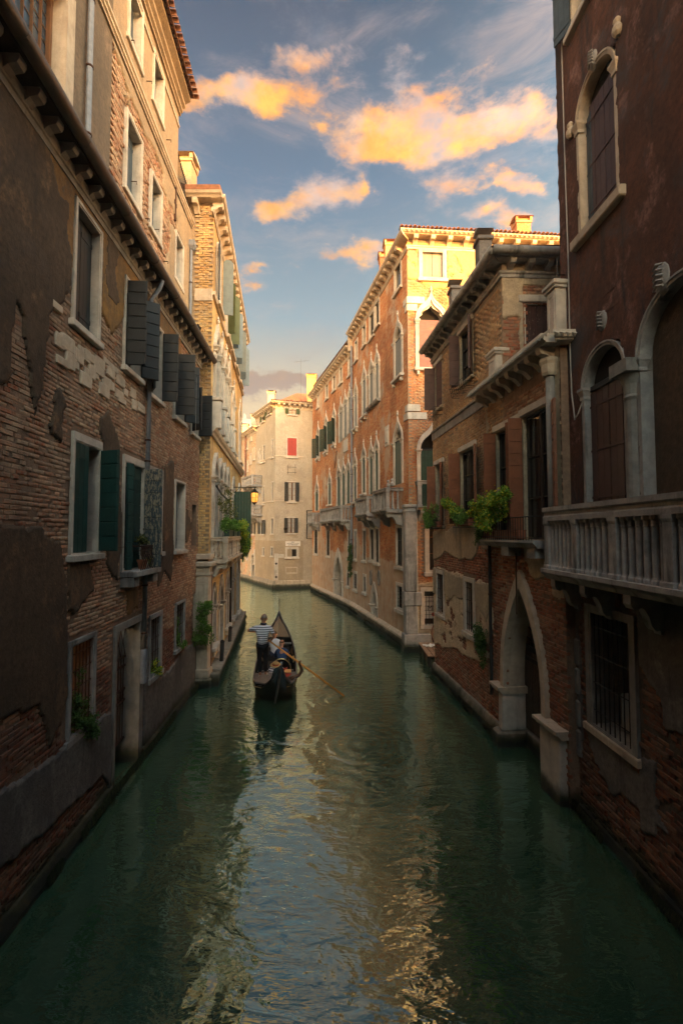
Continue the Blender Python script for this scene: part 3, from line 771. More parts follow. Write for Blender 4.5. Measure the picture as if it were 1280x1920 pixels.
def tile_mb(L=.42, r=.085):
    mb = MB(); n = 6; vs = []
    for y, k in ((-L * .3, 1.0), (L * .7, .86)):
        for rr in (r * k, r * k - .016):
            for i in range(n + 1):
                a = math.pi * i / n; vs.append((rr * math.cos(a), y, rr * math.sin(a) * .9 + (.02 if y > 0 else 0)))
    m = n + 1; fs = []
    for i in range(n):
        fs += [(i, i + 1, 2 * m + i + 1, 2 * m + i), (m + i + 1, m + i, 3 * m + i, 3 * m + i + 1), (i + 1, i, m + i, m + i + 1)]
    return mb.add(vs, fs)
def cornice(root, F, x0, x1, z, p=.45, sp=.6, bw=.16, bh=.28, stone='stone_warm', m0=0, m1=0, first=.3, zig=False, tiles=None, gutter=None, band=True, profile=None):
    """eave at height z (underside of the slab): band, brackets, slab, row of roof tiles or a gutter"""
    if band:
        link('string_course', MB().xprofile([(.02, -bh - .14), (-.05, -bh - .14), (-.05, -bh - .06), (-.08, -bh - .03), (-.08, -bh + .02), (.02, -bh + .02)], x0, x1, m0=m0, m1=m1), stone, F.M @ T(0, 0, z), root)
    pr = profile or [(.05, 0), (-p * .80, 0), (-p * .84, .03), (-p * .96, .05), (-p, .09), (-p * 1.06, .12), (-p * 1.06, .17), (.05, .17)]
    c = link('cornice', MB().xprofile(pr, x0, x1, m0=m0, m1=m1), stone, F.M @ T(0, 0, z), root)
    if bw:
        bm_ = shared(('mod', bw, round(p, 3), bh), 'bracket', stone, lambda: modillion(bw, p * .84, bh))
        x = x0 + first
        while x < x1 - bw * .4:
            place('bracket', bm_, F, c, x, -.001, z - .002); x += sp
    if zig:   # saw-tooth row on the slab's edge
        n = int((x1 - x0 + p) / zig)
        zm = shared(('zig', zig, round(p, 2)), 'dentil', stone, lambda: MB().add([(-zig / 2, 0, .0), (zig / 2, 0, .0), (0, -.07, -.06), (0, 0, -.11)], [(0, 1, 2), (1, 3, 2), (3, 0, 2), (0, 3, 1)]))
        for i in range(n): place('dentil', zm, F, c, x0 + m0 * -p + (i + .5) * zig, -p * 1.06, z + .12)
    if tiles:
        tm = shared(('tile',), 'roof_tile', 'tile_red', tile_mb, True)
        n = int((x1 - x0) / .2); a0 = x0 - (.0 if not m0 else p)
        rn = random.Random(5)
        for i in range(int((x1 - a0) / .2)):
            o = place('roof_tile', tm, F, c, a0 + .1 + i * .2, -p * 1.0 + rn.uniform(-.02, .02), z + .18 + rn.uniform(0, .012)); o.rotation_euler.x = .0
    if gutter:
        g = MB(); rr = .09; n = 8; vs = []
        for x in (x0 - .05, x1 + .05):
            for q in (rr, rr - .014):
                for i in range(n + 1):
                    a = math.pi * (1 + i / n); vs.append((x, -p * 1.06 - rr + .02 + q * math.cos(a), .17 + q * math.sin(a)))
        m = n + 1
        fs = []
        for i in range(n): fs += [(i, i + 1, 2 * m + i + 1, 2 * m + i), (m + i + 1, m + i, 3 * m + i, 3 * m + i + 1)]
        fs += [(0, 2 * m, 3 * m, m), (n, m + n, 3 * m + n, 2 * m + n)] + [(i, m + i, m + i + 1, i + 1) for i in range(n)] + [(2 * m + i, 2 * m + i + 1, 3 * m + i + 1, 3 * m + i) for i in range(n)]
        gg = link('gutter', g.add(vs, fs), gutter, F.M @ T(0, 0, z), root)
        # a roll at the lip and joint rings every couple of metres
        x = x0 + 1.0
        while x < x1:
            place('gutter_joint', shared(('gj', gutter), 'gutter_joint', gutter, lambda: MB().tube([(-.02, -rr * math.cos(a_) , -rr * math.sin(a_)) for a_ in np.linspace(0, math.pi, 8)], .012, 4)), F, gg, x, -p * 1.06 - rr + .02, z + .17); x += 2.1
    return c
def baluster_mb(h_, style, r=.07):
    if style == 'vase':
        return MB().lathe([(r, 0), (r, .05), (r * .6, .08), (r * .55, h_ * .16), (r * 1.0, h_ * .34), (r * .85, h_ * .44), (r * .5, h_ * .5), (r * .85, h_ * .56), (r, h_ * .66), (r * .55, h_ * .84), (r * .6, h_ - .08), (r, h_ - .05), (r, h_)], n=10)
    return MB().lathe([(r * 1.35, 0), (r * 1.35, .05), (r * 1.1, .07), (r * .95, .10), (r * .95, h_ * .5), (r * .85, h_ - .16), (r * 1.05, h_ - .14), (r * .9, h_ - .12), (r * .95, h_ - .07), (r * 1.35, h_ - .05), (r * 1.35, h_)], n=10)
def balcony(root, F, x0, x1, zf, zr, p, nb, stone='stone_warm', style='column', corbels=(), ch=.55, cw=.2, slab=.16, r=.06, piers=None, side_nb=None, cm=corbel_mb, rail_h=.15, lid=.07):
    """zf floor top, zr top of rail, p projection; nb balusters in each bay between the piers"""
    sl = link('balcony', MB().xprofile([(0, -slab), (-p + .06, -slab), (-p + .02, -slab * .65), (-p - .02, -slab * .5), (-p - .05, -slab * .35), (-p - .05, 0), (0, 0)], x0 - .05, x1 + .05), stone, F.M @ T(0, 0, zf), root)
    pw = .16; rt = rail_h; hh = zr - zf - rt
    rp = [(-.09, -rt), (.09, -rt), (.09, -rt * .7), (.07, -rt * .6), (.07, -rt * .4), (.11, -rt * .3), (.11, 0), (-.11, 0), (-.11, -rt * .3), (-.07, -rt * .4), (-.07, -rt * .6), (-.09, -rt * .7)]
    link('rail', MB().xprofile([(y - p + .10, z) for y, z in rp], x0 - .02, x1 + .02), stone, F.M @ T(0, 0, zr), sl)
    for xx in (x0 + .08, x1 - .08):
        n = len(rp); vs = [(xx + y, yy, z) for yy in (-p + .20, .0) for y, z in rp]
        link('rail', MB().add(vs, [(i, (i + 1) % n, n + (i + 1) % n, n + i) for i in range(n)]), stone, F.M @ T(0, 0, zr - .003), sl)
    pm = shared(('pier', round(hh, 2), pw), 'pier', stone, lambda: MB().lathe([(pw * .6, 0), (pw * .6, .06), (pw * .5, .08), (pw * .5, hh - .1), (pw * .55, hh - .08), (pw * .6, hh - .05), (pw * .6, hh)], sq=True))
    px_ = piers if piers is not None else [x0 + .08, x1 - .08]
    for x in px_: place('pier', pm, F, sl, x, -p + .10, zf)
    bm_ = shared(('bal', round(hh, 2), style, r), 'baluster', stone, lambda: baluster_mb(hh, style, r), True if style == 'vase' else False)
    for a, b_ in zip(px_[:-1], px_[1:]):
        g = (b_ - a) / (nb + 1)
        for i in range(nb): place('baluster', bm_, F, sl, a + g * (i + 1), -p + .10, zf)
    ns = side_nb if side_nb is not None else max(0, int((p - .2) / .22))
    for xx in (x0 + .08, x1 - .08):
        for i in range(ns): place('baluster', bm_, F, sl, xx, -p + .10 + (p - .1) * (i + 1) / (ns + 1), zf)
    cb = shared(('corb', cw, round(p, 2), ch, cm.__name__), 'corbel', stone, lambda: cm(cw, p * .92, ch))
    for x in corbels: place('corbel', cb, F, sl, x, 0, zf - slab)
    return sl
def pipe(root, pts, r, mat, name='downpipe', clips=1.6, F=None):
    mb = MB().tube(pts, r, 8); o = link(name, mb, mat, F.M, root)
    (xa, ya, za), (xb, yb, zb) = pts[0], pts[-1]; n = int(abs(za - zb) / clips)
    for i in range(1, n + 1):
        q = i / (n + 1); x, y, z = [a + (b_ - a) * q for a, b_ in zip(pts[0], pts[-1])]
        link('pipe_clip', MB().lathe([(r * 1.02, -.02), (r * 1.3, -.015), (r * 1.3, .015), (r * 1.02, .02)], (x, y, z), 8), 'rust_iron', F.M, o)
    return o
def block(root, pts, z0, z1, mat, roof=None, name='side_wall', skip=()):
    """the hidden sides and the flat top of a building: pts is its outline"""
    n = len(pts)
    for i in range(n):
        if i in skip: continue
        a, b_ = pts[i], pts[(i + 1) % n]
        link(name, MB().add([(*a, z0), (*b_, z0), (*b_, z1), (*a, z1)], [(0, 1, 2, 3)]), mat, None, root)
    link('roof', MB().add([(*p, z1) for p in pts], [tuple(range(n))]), roof or 'tile_red', None, root)
def hip_roof(root, pts, z, rise, mat='tile_roof', inset=.35):
    c = np.mean(np.array(pts), 0); vs = [(*p, z) for p in pts]; n = len(pts)
    vs += [(*(np.array(p) * (1 - .8) + c * .8), z + rise) for p in pts]
    fs = [(i, (i + 1) % n, n + (i + 1) % n, n + i) for i in range(n)] + [tuple(n + i for i in range(n))]
    return link('roof', MB().add(vs, fs), mat, None, root)
def chimney(label, x, y, z0, z1, w_, d_, mat, capmat='tile_red', group='chimneys on the roofs', rz=0, parent=None, sub_=.0, open_=True):
    """a square stack with a corbelled head and a tiled hood"""
    h = z1 - z0; wm = T(x, y, z0, rz)
    o = link('chimney', MB().cbox(-w_ / 2, w_ / 2, -d_ / 2, d_ / 2, -.5, h - .40, .01), mat, wm, parent)
    link('chimney_head', MB().cbox(-w_ / 2 - .05, w_ / 2 + .05, -d_ / 2 - .05, d_ / 2 + .05, h - .40, h - .28, .02), mat, wm, o)
    c = MB()
    for sx in (-1, 1):
        for sy in (-1, 1): c.box(sx * (w_ / 2) - .06, sx * (w_ / 2) + .06, sy * d_ / 2 - .06, sy * d_ / 2 + .06, h - .28, h - .08)
    if open_:
        c.box(-w_ / 2 + .08, w_ / 2 - .08, -d_ / 2 + .08, d_ / 2 - .08, h - .281, h - .08)
        link('chimney_vent', c, mat, wm, o)
    e = .12 if open_ else .05
    link('chimney_hood', MB().add([(-w_ / 2 - e, -d_ / 2 - e, h - .08), (w_ / 2 + e, -d_ / 2 - e, h - .08), (w_ / 2 + e, d_ / 2 + e, h - .08), (-w_ / 2 - e, d_ / 2 + e, h - .08), (-w_ / 2 - e, 0, h + .06), (w_ / 2 + e, 0, h + .06)],
         [(0, 3, 2, 1), (0, 1, 5, 4), (2, 3, 4, 5), (0, 4, 3), (1, 2, 5)]), capmat, wm, o)
    return o
# ------------------------------------------------------------------ plants
def leaves_mesh(name, centres, n, size, seed=0, droop=.3):
    """n small folded leaves scattered through soft ellipsoids (x,y,z,rx,ry,rz,weight)"""
    rs = np.random.RandomState(seed); C = np.array([c[:3] for c in centres]); Rr = np.array([c[3:6] for c in centres]); wt = np.array([c[6] if len(c) > 6 else 1 for c in centres], float)
    # each ellipsoid is broken up into twigs, so the outline is uneven
    tw = []
    for k in range(len(C)):
        m = max(6, int(14 * wt[k])); d = rs.normal(size=(m, 3)); d /= np.linalg.norm(d, axis=1)[:, None]; rr = rs.uniform(.35, 1.08, (m, 1))
        for q in C[k] + d * rr * Rr[k]: tw.append((*q, k, rs.uniform(.4, 1.3)))
    tw = np.array(tw); pr = tw[:, 4] * wt[tw[:, 3].astype(int)]; pr /= pr.sum()
    t_ = rs.choice(len(tw), n, p=pr); base = tw[t_, :3]; ell = Rr[tw[t_, 3].astype(int)]
    P_ = base + rs.normal(size=(n, 3)) * ell * .20
    ax = rs.normal(size=(n, 3)); ax[:, 2] -= droop; ax /= np.linalg.norm(ax, axis=1)[:, None]
    up = rs.normal(size=(n, 3)) * .6 + np.array([0, 0, 1.]); sd = np.cross(ax, up); sd /= np.linalg.norm(sd, axis=1)[:, None] + 1e-9
    nn = np.cross(sd, ax); L = size * rs.uniform(.6, 1.3, (n, 1)); W_ = L * .36
    V = np.stack([P_, P_ + ax * L * .5 + sd * W_ + nn * L * .12, P_ + ax * L, P_ + ax * L * .5 - sd * W_ + nn * L * .12], 1)
    f = np.arange(4 * n).reshape(-1, 4); f = np.stack([f[:, [0, 1, 2]], f[:, [0, 2, 3]]], 1).reshape(-1, 3)
    return np_mesh(name, V.reshape(-1, 3), f), tw
def plant(label, wm, centres, n, size, mat, root_pts, cat='plant', group=None, name='plant', seed=0, droop=.3):
    me, tw = leaves_mesh('foliage', centres, n, size, seed, droop)
    o = thing(name, label, cat, wm, group)
    sub(o, 'foliage', me, mat)
    mb = MB(); rs = random.Random(seed)
    for q in tw[::2]:
        a = Vector(min(root_pts, key=lambda r_: (Vector(r_) - Vector(q[:3])).length)); b_ = Vector(q[:3]); mid = (a + b_) / 2 + Vector((rs.uniform(-.05, .05), rs.uniform(-.05, .05), rs.uniform(0, .08)))
        mb.tube([a, mid, b_], [.008, .006, .003], 3, False)
    stuff(sub(o, 'stem', mb, 'stem'))
    return o

MATS_WEED = leafmat('weed', [(0, (.008, .014, .006)), (.6, (.022, .032, .012)), (1, (.05, .055, .02))])
def waterweed(F, x0, x1, n, seed=0, out=.13, dens=1.0):
    """weed and slime hanging along the tide line of a wall"""
    rs = np.random.RandomState(seed); X = rs.uniform(x0, x1, n); X = X[fbm(X * 1.3, X * 0 + seed, seed) > .38]; n = len(X)
    top = .10 + .16 * fbm(X * .9, X * 0, seed + 2) + .05 * rs.rand(n); L = rs.uniform(.04, .14, n); W = rs.uniform(.010, .028, n)
    y = -out - rs.uniform(0, .03, n); dx = rs.uniform(-.03, .03, n)
    V = np.stack([np.stack([X - W, y, top], -1), np.stack([X + W, y - .01, top], -1), np.stack([X + W * .5 + dx, y - .03, top - L], -1), np.stack([X - W * .5 + dx, y - .02, top - L], -1)], 1)
    o = link('waterweed', np_mesh('waterweed', V.reshape(-1, 3), np.arange(4 * n).reshape(-1, 4)), 'weed', F.M); o['kind'] = 'stuff'; o['label'] = 'dark weed clinging along the tide line of the wall'
# ================================================================== THE PLACE
# ---- water
wm_ = MB(); wm_.add([(-400, -60, 0), (400, -60, 0), (400, 900, 0), (-400, 900, 0)], [(0, 1, 2, 3)])
structure('water', wm_, 'canal_water')
bed = MB(); bed.add([(-1500, -300, -2.5), (1500, -300, -2.5), (1500, 2500, -2.5), (-1500, 2500, -2.5)], [(0, 1, 2, 3)])
structure('ground', bed, 'quay_stone')

def wall(root, F, x0, x1, z0, z1, holes, mat, y=.0, name='wall'):
    return link(name, wall_mb(x0, x1, z0, z1, holes, y), mat, F.M, root)
def PXB(F, xn, xf, yt, yb, out=0): return F.box(xn, xf, yt, yb, out)

# ================================================================== near house on the left bank
FL = Face(G(15, 1737), G(367, 1287)); L = thing('house', 'tall peeling brick house with a dark gutter halfway up and black open shutters', 'house', FL.M)
HL = []
end = 9.80
def lw(xn, xf, yt, yb, **k):
    b = FL.box(xn, xf, yt, yb); return window(L, FL, *b, holes=HL, **k)
b = FL.box(136, 188, 362, 606); w1 = window(L, FL, b[0], b[1], b[2], b[3], holes=HL, fw=.085, fill='dark_room', leaves=[('a', 0, 'shutter_dark', 'plank', .5, .13), ('b', 0, 'shutter_dark', 'plank', .5, .13)], sill=.06)
b = FL.box(231, 264, 512, 690); window(L, FL, b[0], b[1], b[2], b[3], holes=HL, fw=.075, fill='dark_room', sash='wood_dark', leaves=[('a', 88, 'shutter_dark', 'panel', .5), ('b', 125, 'shutter_dark', 'panel', .5)])
b = FL.box(278, 303, 588, 740); window(L, FL, b[0], b[1], b[2], b[3], holes=HL, fw=.075, fill='dark_room', sash='wood_dark', leaves=[('a', 150, 'shutter_dark', 'panel', .5), ('b', 95, 'shutter_dark', 'panel', .5)])
b = FL.box(325, 345, 655, 782); window(L, FL, b[0], b[1], b[2], b[3], holes=HL, fw=.075, fill='dark_room', leaves=[('a', 86, 'shutter_dark', 'panel', .6), ('b', 120, 'shutter_dark', 'panel', .5)])
b = FL.box(357, 371, 722, 812); window(L, FL, b[0], b[1], b[2], b[3], holes=HL, fw=.07, fill='dark_room', leaves=[('a', 120, 'shutter_dark', 'panel', .5), ('b', 82, 'shutter_dark', 'panel', .6)])
# lower storey
b = FL.box(131, 186, 806, 1046); window(L, FL, b[0], b[1], b[2], b[3], holes=HL, fw=.08, lint=.16, fill='dark_room', leaves=[('a', 4, 'shutter_teal', 'plank', .5, -.01), ('b', 68, 'shutter_teal', 'panel', .5)])
b = FL.box(228, 268, 850, 1072); bw7 = b
window(L, FL, b[0], b[1], b[2], b[3], holes=HL, fw=.075, lint=.16, bot=.02, sill=0, fill='dark_room', leaves=[('a', 30, 'shutter_teal', 'panel', .16), ('b', 4, 'shutter_teal', 'panel', .5, .05), ('b', 74, 'shutter_peeling', 'panel', .46)])
b = FL.box(277, 302, 872, 1040); window(L, FL, b[0], b[1], b[2], b[3], holes=HL, fw=.075, depth=.36, fill='dark_room', leaves=[('a', 0, 'shutter_blue', 'plank', .5, .16), ('b', 0, 'shutter_blue', 'plank', .5, .2)])
b = FL.box(326, 345, 898, 1035); window(L, FL, b[0], b[1], b[2], b[3], holes=HL, fw=.075, depth=.36, fill='dark_room', leaves=[('a', 0, 'shutter_blue', 'plank', .5, .16), ('b', 0, 'shutter_blue', 'plank', .5, .2)])
b = FL.box(359, 369, 942, 1026); window(L, FL, b[0], b[1], b[2], b[3], holes=HL, fw=.05, proud=.0, depth=.4, fill='dark_room', sill=0, stone='mortar_rose')
# water-level openings
b = FL.box(125, 175, 1206, 1396); bg1 = b
window(L, FL, b[0], b[1], b[2], b[3], holes=HL, fw=.10, depth=.55, stone='stone_gray', fill='lit_room', bars=('rust_iron', 6, 5), sill=.02)
b = FL.box(277, 301, 1156, 1278); window(L, FL, b[0], b[1], b[2], b[3], holes=HL, fw=.12, depth=.45, stone='stone_gray', fill='dark_room', bars=('rust_iron', 4, 4), sill=.06); bg2 = b
b = FL.box(327, 345, 1132, 1222); window(L, FL, b[0], b[1], b[2], b[3], holes=HL, fw=.075, depth=.45, stone='stone_gray', fill='dark_room', bars=('rust_iron', 4, 3), sill=.06); bg3 = b
b = FL.box(361, 371, 1112, 1190); window(L, FL, b[0], b[1], b[2], b[3], holes=HL, fw=.05, proud=0, depth=.4, stone='mortar_rose', fill='dark_room', sill=0)
# water door with an iron gate
x0, _ = FL.sz(211, 1300); x1, _ = FL.sz(265, 1300); _, zt = FL.sz(211, 1176)
HL.append(Hole(x0, x1, -.5, zt))
d = MB(); fw = .10
d.ring([(x0 + fw, -.5), (x0 + fw, zt - .14), (x1 - .22, zt - .14), (x1 - .22, -.5)], [(x0, -.5), (x0, zt), (x1, zt), (x1, -.5)], -.04, .03, .50)
door = link('water_door', d, 'stone_dark', FL.M, L)
link('back_panel', MB().add([(x0, .9, -.5), (x1, .9, -.5), (x1, .9, zt), (x0, .9, zt)], [(0, 1, 2, 3)]), 'dark_room', FL.M, door)
g0, g1 = x0 + fw, x1 - .22; gz0 = .55
gt = MB()
for i in range(9):
    x = g0 + (g1 - g0) * (i + .5) / 9; gt.tube([(x, .30, gz0), (x, .30, zt - .95)], .012, 5)
    gt.tube([(x, .30, gz0 + .9), (x + .035, .30, gz0 + .98), (x, .30, gz0 + 1.06), (x - .035, .30, gz0 + .98), (x, .30, gz0 + .9)], .008, 4, False)
for z in (gz0, gz0 + .85, gz0 + 1.1, zt - 1.15, zt - .95): gt.box(g0, g1, .28, .32, z, z + .045)
for i in range(5):
    x = g0 + (g1 - g0) * (i + .5) / 5; q = (g1 - g0) / 10
    gt.tube([(x - q, .30, zt - .9), (x, .30, zt - .55), (x + q, .30, zt - .9)], .010, 4, False).tube([(x - q, .30, zt - .3), (x, .30, zt - .62), (x + q, .30, zt - .3)], .010, 4, False)
gt.box(g0, g1, .285, .315, zt - .26, zt - .21)
link('iron_gate', gt, 'rust_iron', FL.M, door)
lw_ = MB()
for i in range(9): lw_.tube([(g0 + .05 + i * .085, .25, -.1), (g0 + .05 + i * .085, -.12, .32 - i * .01)], .008, 4)
link('fallen_grille', lw_, 'rust_iron', FL.M, door)
# balconette
zf = zfl = FL.sz(225, 1072)[1]; bx0, bx1 = FL.sz(225, 1080)[0], FL.sz(283, 1070, .0)[0] - .25
bal = link('balconette', MB().cbox(bx0, bx1, -.34, .02, zf - .13, zf, .015), 'stone_gray', FL.M, L)
for x in (bx0 + .17, bx1 - .22): link('corbel', MB().cbox(x - .15, x + .15, -.28, .02, zf - .33, zf - .13, .01), 'stone_gray', FL.M, bal)
rl = MB(); zt_ = zf + .52
for y in (-.31,):
    rl.tube([(bx0 + .3, .0, zt_), (bx0 + .3, -.31, zt_), (bx1 - .03, -.31, zt_), (bx1 - .03, 0, zt_)], .016, 5).tube([(bx0 + .3, .0, zt_ - .1), (bx0 + .3, -.31, zt_ - .1), (bx1 - .03, -.31, zt_ - .1), (bx1 - .03, 0, zt_ - .1)], .007, 4)
    n = 10
    for i in range(n + 1):
        x = bx0 + .3 + (bx1 - .33 - bx0) * i / n
        rl.tube([(x, -.31, zf), (x, -.34, zf + .12), (x, -.37, zf + .22), (x, -.31, zf + .34), (x, -.31, zt_)], .012, 4)
        if i < n:
            q = (bx1 - .33 - bx0) / n; rl.tube([(x, -.31, zt_ - .1), (x + q, -.31, zt_)], .008, 3).tube([(x, -.31, zt_), (x + q, -.31, zt_ - .1)], .008, 3)
    for yy in (-.1, -.2): rl.tube([(bx1 - .03, yy, zf), (bx1 - .03, yy, zt_)], .008, 4)
rl.tube([(bx0 - .35, -.02, zt_ - .02), (bx0 + .3, -.1, zt_)], .006, 4)
link('railing', rl, 'rust_iron', FL.M, bal)
# lower wall: brick courses with render left on in sheets
zg = 11.3
PL_DARK = [pxpoly(FL, [(0, 130), (60, 140), (118, 380), (132, 470), (128, 560), (98, 610), (90, 690), (70, 780), (58, 700), (50, 600), (30, 560), (22, 700), (-60, 760), (-60, 100)]),
           pxpoly(FL, [(-60, 960), (30, 972), (72, 975), (82, 1000), (112, 1000), (124, 1095), (122, 1215), (124, 1290), (100, 1400), (60, 1330), (30, 1350), (0, 1330), (-60, 1400)]),
           pxpoly(FL, [(100, 480), (134, 470), (134, 560), (110, 560)]),
           pxpoly(FL, [(190, 790), (203, 775), (225, 840), (226, 1040), (222, 1090), (203, 1060), (192, 1000), (187, 880)]),
           pxpoly(FL, [(302, 880), (324, 870), (325, 1030), (318, 1085), (306, 1075), (296, 1100), (291, 1080), (303, 1040)]),
           pxpoly(FL, [(126, 1040), (160, 1050), (170, 1110), (140, 1160), (126, 1150)]),
           pxpoly(FL, [(60, 380), (132, 360), (134, 400), (110, 430)])]
coat(L, FL, -15, end, 1.0, zg, HL, 'plaster_umber', ragged(PL_DARK + [[(-15, 0), (-1.6, 0), (-1.9, zg), (-15, zg)]], .26, 1.1, 3, lambda X, Z, r: r | ((fbm(X * .8, Z * .55, 301, 5) > .69) & (Z > 2.8))), cell=.045, name='old_render')
PL_OC = [[(-15, 9.2), (1.6, 9.6), (2.6, 9.1), (3.3, 10.0), (4.6, 10.1), (5.6, 9.5), (7.2, 9.8), (7.4, 10.1), (6.9, zg), (-15, zg)], pxpoly(FL, [(232, 1095), (262, 1085), (262, 1140), (240, 1160)])]
coat(L, FL, -15, end, 3.0, zg, HL, 'plaster_ochre', ragged(PL_OC, .22, 1.2, 9), cell=.05, proud=.006, name='ochre_render', wavy=.009)
PL_C = [pxpoly(FL, [(0, 1478), (120, 1400), (207, 1330), (208, 1500), (190, 1450), (150, 1500), (80, 1560), (0, 1620), (-200, 1800), (-200, 1600)]),
        pxpoly(FL, [(266, 1270), (300, 1270), (372, 1190), (372, 1300), (268, 1440)])]
coat(L, FL, -15, end, -.5, 3.0, HL, 'cement', ragged(PL_C, .14, 1.2, 14), cell=.04, proud=.02, name='cement_skirt')
covL = ragged(PL_DARK + PL_OC + PL_C, .2, 1.1, 3)
PLALL = PL_DARK + PL_OC + PL_C
def inner(polys, F):
    def f(X, Z):
        r = np.zeros(np.shape(X), bool)
        for p in polys:
            c = np.mean(np.array(p), 0); q = [(c[0] + (a - c[0]) * .8, c[1] + (b_ - c[1]) * .8) for a, b_ in p]
            r |= inpoly(X, Z, q)
        return r
    return f
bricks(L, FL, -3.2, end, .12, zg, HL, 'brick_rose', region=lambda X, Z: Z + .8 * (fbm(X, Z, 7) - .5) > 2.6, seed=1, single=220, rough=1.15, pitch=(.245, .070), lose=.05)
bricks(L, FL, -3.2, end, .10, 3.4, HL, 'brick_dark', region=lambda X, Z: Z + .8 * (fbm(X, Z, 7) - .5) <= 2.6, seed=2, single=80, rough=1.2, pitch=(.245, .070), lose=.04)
wall(L, FL, -15, end, -.6, zg + .3, HL, 'mortar_rose', .003)
# pale rubble blocks let into the brickwork
rs = random.Random(4)
for i in range(46):
    u_ = i / 46; px_ = 108 + 165 * u_ + rs.uniform(-6, 6); py_ = 655 + 95 * u_ + rs.uniform(-26, 34)
    if i % 9 == 0: py_ -= 60
    x, z = FL.sz(px_, py_); ww = rs.uniform(.10, .22); hh = rs.uniform(.06, .13)
    if any(h.inside(np.array([x]), np.array([z]), .3)[0] for h in HL): continue
    link('rubble_block', MB().cbox(-ww, ww, -.035, .05, -hh, hh, .02), 'stone_warm', FL.M @ T(x, rs.uniform(-.008, .01), z, 0, 0, rs.uniform(-.06, .06)), L)
# quay footing
link('footing', MB().xprofile([(.02, .22), (-.05, .20), (-.12, .08), (-.15, -.6), (.02, -.6)], -15, x0 - .02), 'stone_dark', FL.M, L)
link('footing', MB().xprofile([(.02, .22), (-.05, .20), (-.12, .08), (-.15, -.6), (.02, -.6)], x1 + .02, end), 'stone_dark', FL.M, L)
# half-way eave: soffit, stone corbels, gutter
ev = link('eave', MB().xprofile([(.5, .02), (-.30, .02), (-.32, .06), (-.32, .12), (.5, .30)], -15, end), 'wood_dark', FL.M @ T(0, 0, zg), L)
link('string_course', MB().xprofile([(.02, -.34), (-.05, -.34), (-.05, -.24), (-.07, -.22), (-.07, -.04), (.02, -.04)], -15, end), 'stone_dark', FL.M @ T(0, 0, zg), L)
cm_ = shared(('mod', 'L'), 'corbel', 'stone_gray', lambda: modillion(.15, .27, .26))
x = -2.9
while x < end - .1: place('corbel', cm_, FL, ev, x, 0, zg + .02); x += .44
gm = MB(); vs = []; n = 9; rr = .105
gm.tube([(-15, -.40, .10), (end, -.40, .10)], rr, 12)
gu = link('gutter', gm, 'gutter_metal', FL.M @ T(0, 0, zg), L, True)
x = -2.5
while x < end: link('gutter_joint', MB().tube([(x - .02, -.40, .10), (x + .02, -.40, .10)], rr * 1.06, 12), 'gutter_metal', FL.M @ T(0, 0, zg), gu); x += 1.55
xp, zp = FL.sz(276, 520); 
pp = link('downpipe', MB().tube([(xp, -.36, zg - .02), (xp, -.30, zg - .22), (xp, -.11, zg - .5), (xp, -.10, 2.35)], .052, 10), 'lead_pipe', FL.M, L, True)
link('pipe_shoe', MB().lathe([(.058, 0), (.075, .03), (.075, .75), (.06, .78)], (xp, -.10, 1.75), 10), 'lead_pipe', FL.M, pp)
for z in (10.4, 9.3, 7.4, 6.9, 5.3, 4.0, 2.9): link('pipe_clip', MB().lathe([(.055, -.02), (.07, -.015), (.07, .015), (.055, .02)], (xp, -.10, z), 10), 'rust_iron', FL.M, pp)
link('shutter_cord', MB().tube([(FL.sz(338, 800)[0], -.46, 9.9), (FL.sz(338, 800)[0] + .03, -.45, 8.9), (FL.sz(338, 800)[0] - .02, -.46, 7.9)], .006, 4), 'cable', FL.M, L)
# upper storey, set back
F2 = FL.off(.42); H2 = []
ztop = 19.0
def uw(xn, xf, yt, yb, **k):
    b = F2.box(xn, xf, yt, yb); kw = dict(fw=.10, depth=.34, fill='dark_room', leaves=[('a', 0, 'shutter_blue', 'plank', .5, .17), ('b', 0, 'shutter_blue', 'plank', .5, .2)], sill=.03); kw.update(k)
    return window(L, F2, *b, holes=H2, **kw)
uw(234, 266, 196, 352); uw(281, 303, 313, 425); uw(240, 268, -60, 70); uw(286, 307, 84, 188)
uw(327, 343, 428, 520); uw(356, 371, 506, 580)
b = F2.box(40, 146, -420, -50); x0b, x1b = b[0] - .9, b[1]
H2.append(Hole(x0b, x1b, 12.55, 15.0))
wl = link('window', MB().ring([(x0b + .25, 12.8), (x0b + .25, 14.8), (x1b - .25, 14.8), (x1b - .25, 12.8)], [(x0b, 12.55), (x0b, 15.0), (x1b, 15.0), (x1b, 12.55)], -.04, .03, .34, closed=True), 'stone_warm', F2.M, L)
link('sill', MB().xprofile([(.02, -.22), (-.08, -.22), (-.08, -.14), (-.12, -.10), (-.12, -.04), (-.16, 0), (.02, 0)], x0b - .1, x1b + .12), 'stone_warm', F2.M @ T(0, 0, 12.62), wl)
link('pane', MB().add([(x0b, .30, 12.7), (x1b, .30, 12.7), (x1b, .30, 14.9), (x0b, .30, 14.9)], [(0, 1, 2, 3)]), 'glass_blue', F2.M, wl)
s = MB(); nn = 8
for i in range(nn + 1):
    x = x0b + .27 + (x1b - x0b - .54) * i / nn; s.box(x - (.03 if i % 4 == 0 else .006), x + (.03 if i % 4 == 0 else .006), .25, .30, 12.8, 14.8)
for i in range(9): s.box(x0b + .25, x1b - .25, .285, .295, 12.8 + i * .25 - .006, 12.8 + i * .25 + .006)
s.ring([(x0b + .32, 12.87), (x0b + .32, 14.73), (x1b - .32, 14.73), (x1b - .32, 12.87)], [(x0b + .25, 12.8), (x0b + .25, 14.8), (x1b - .25, 14.8), (x1b - .25, 12.8)], .22, .29, closed=True)
link('leaded_sash', s, 'wood_frame', F2.M, wl)
xb = F2.sz(207, 250)[0]
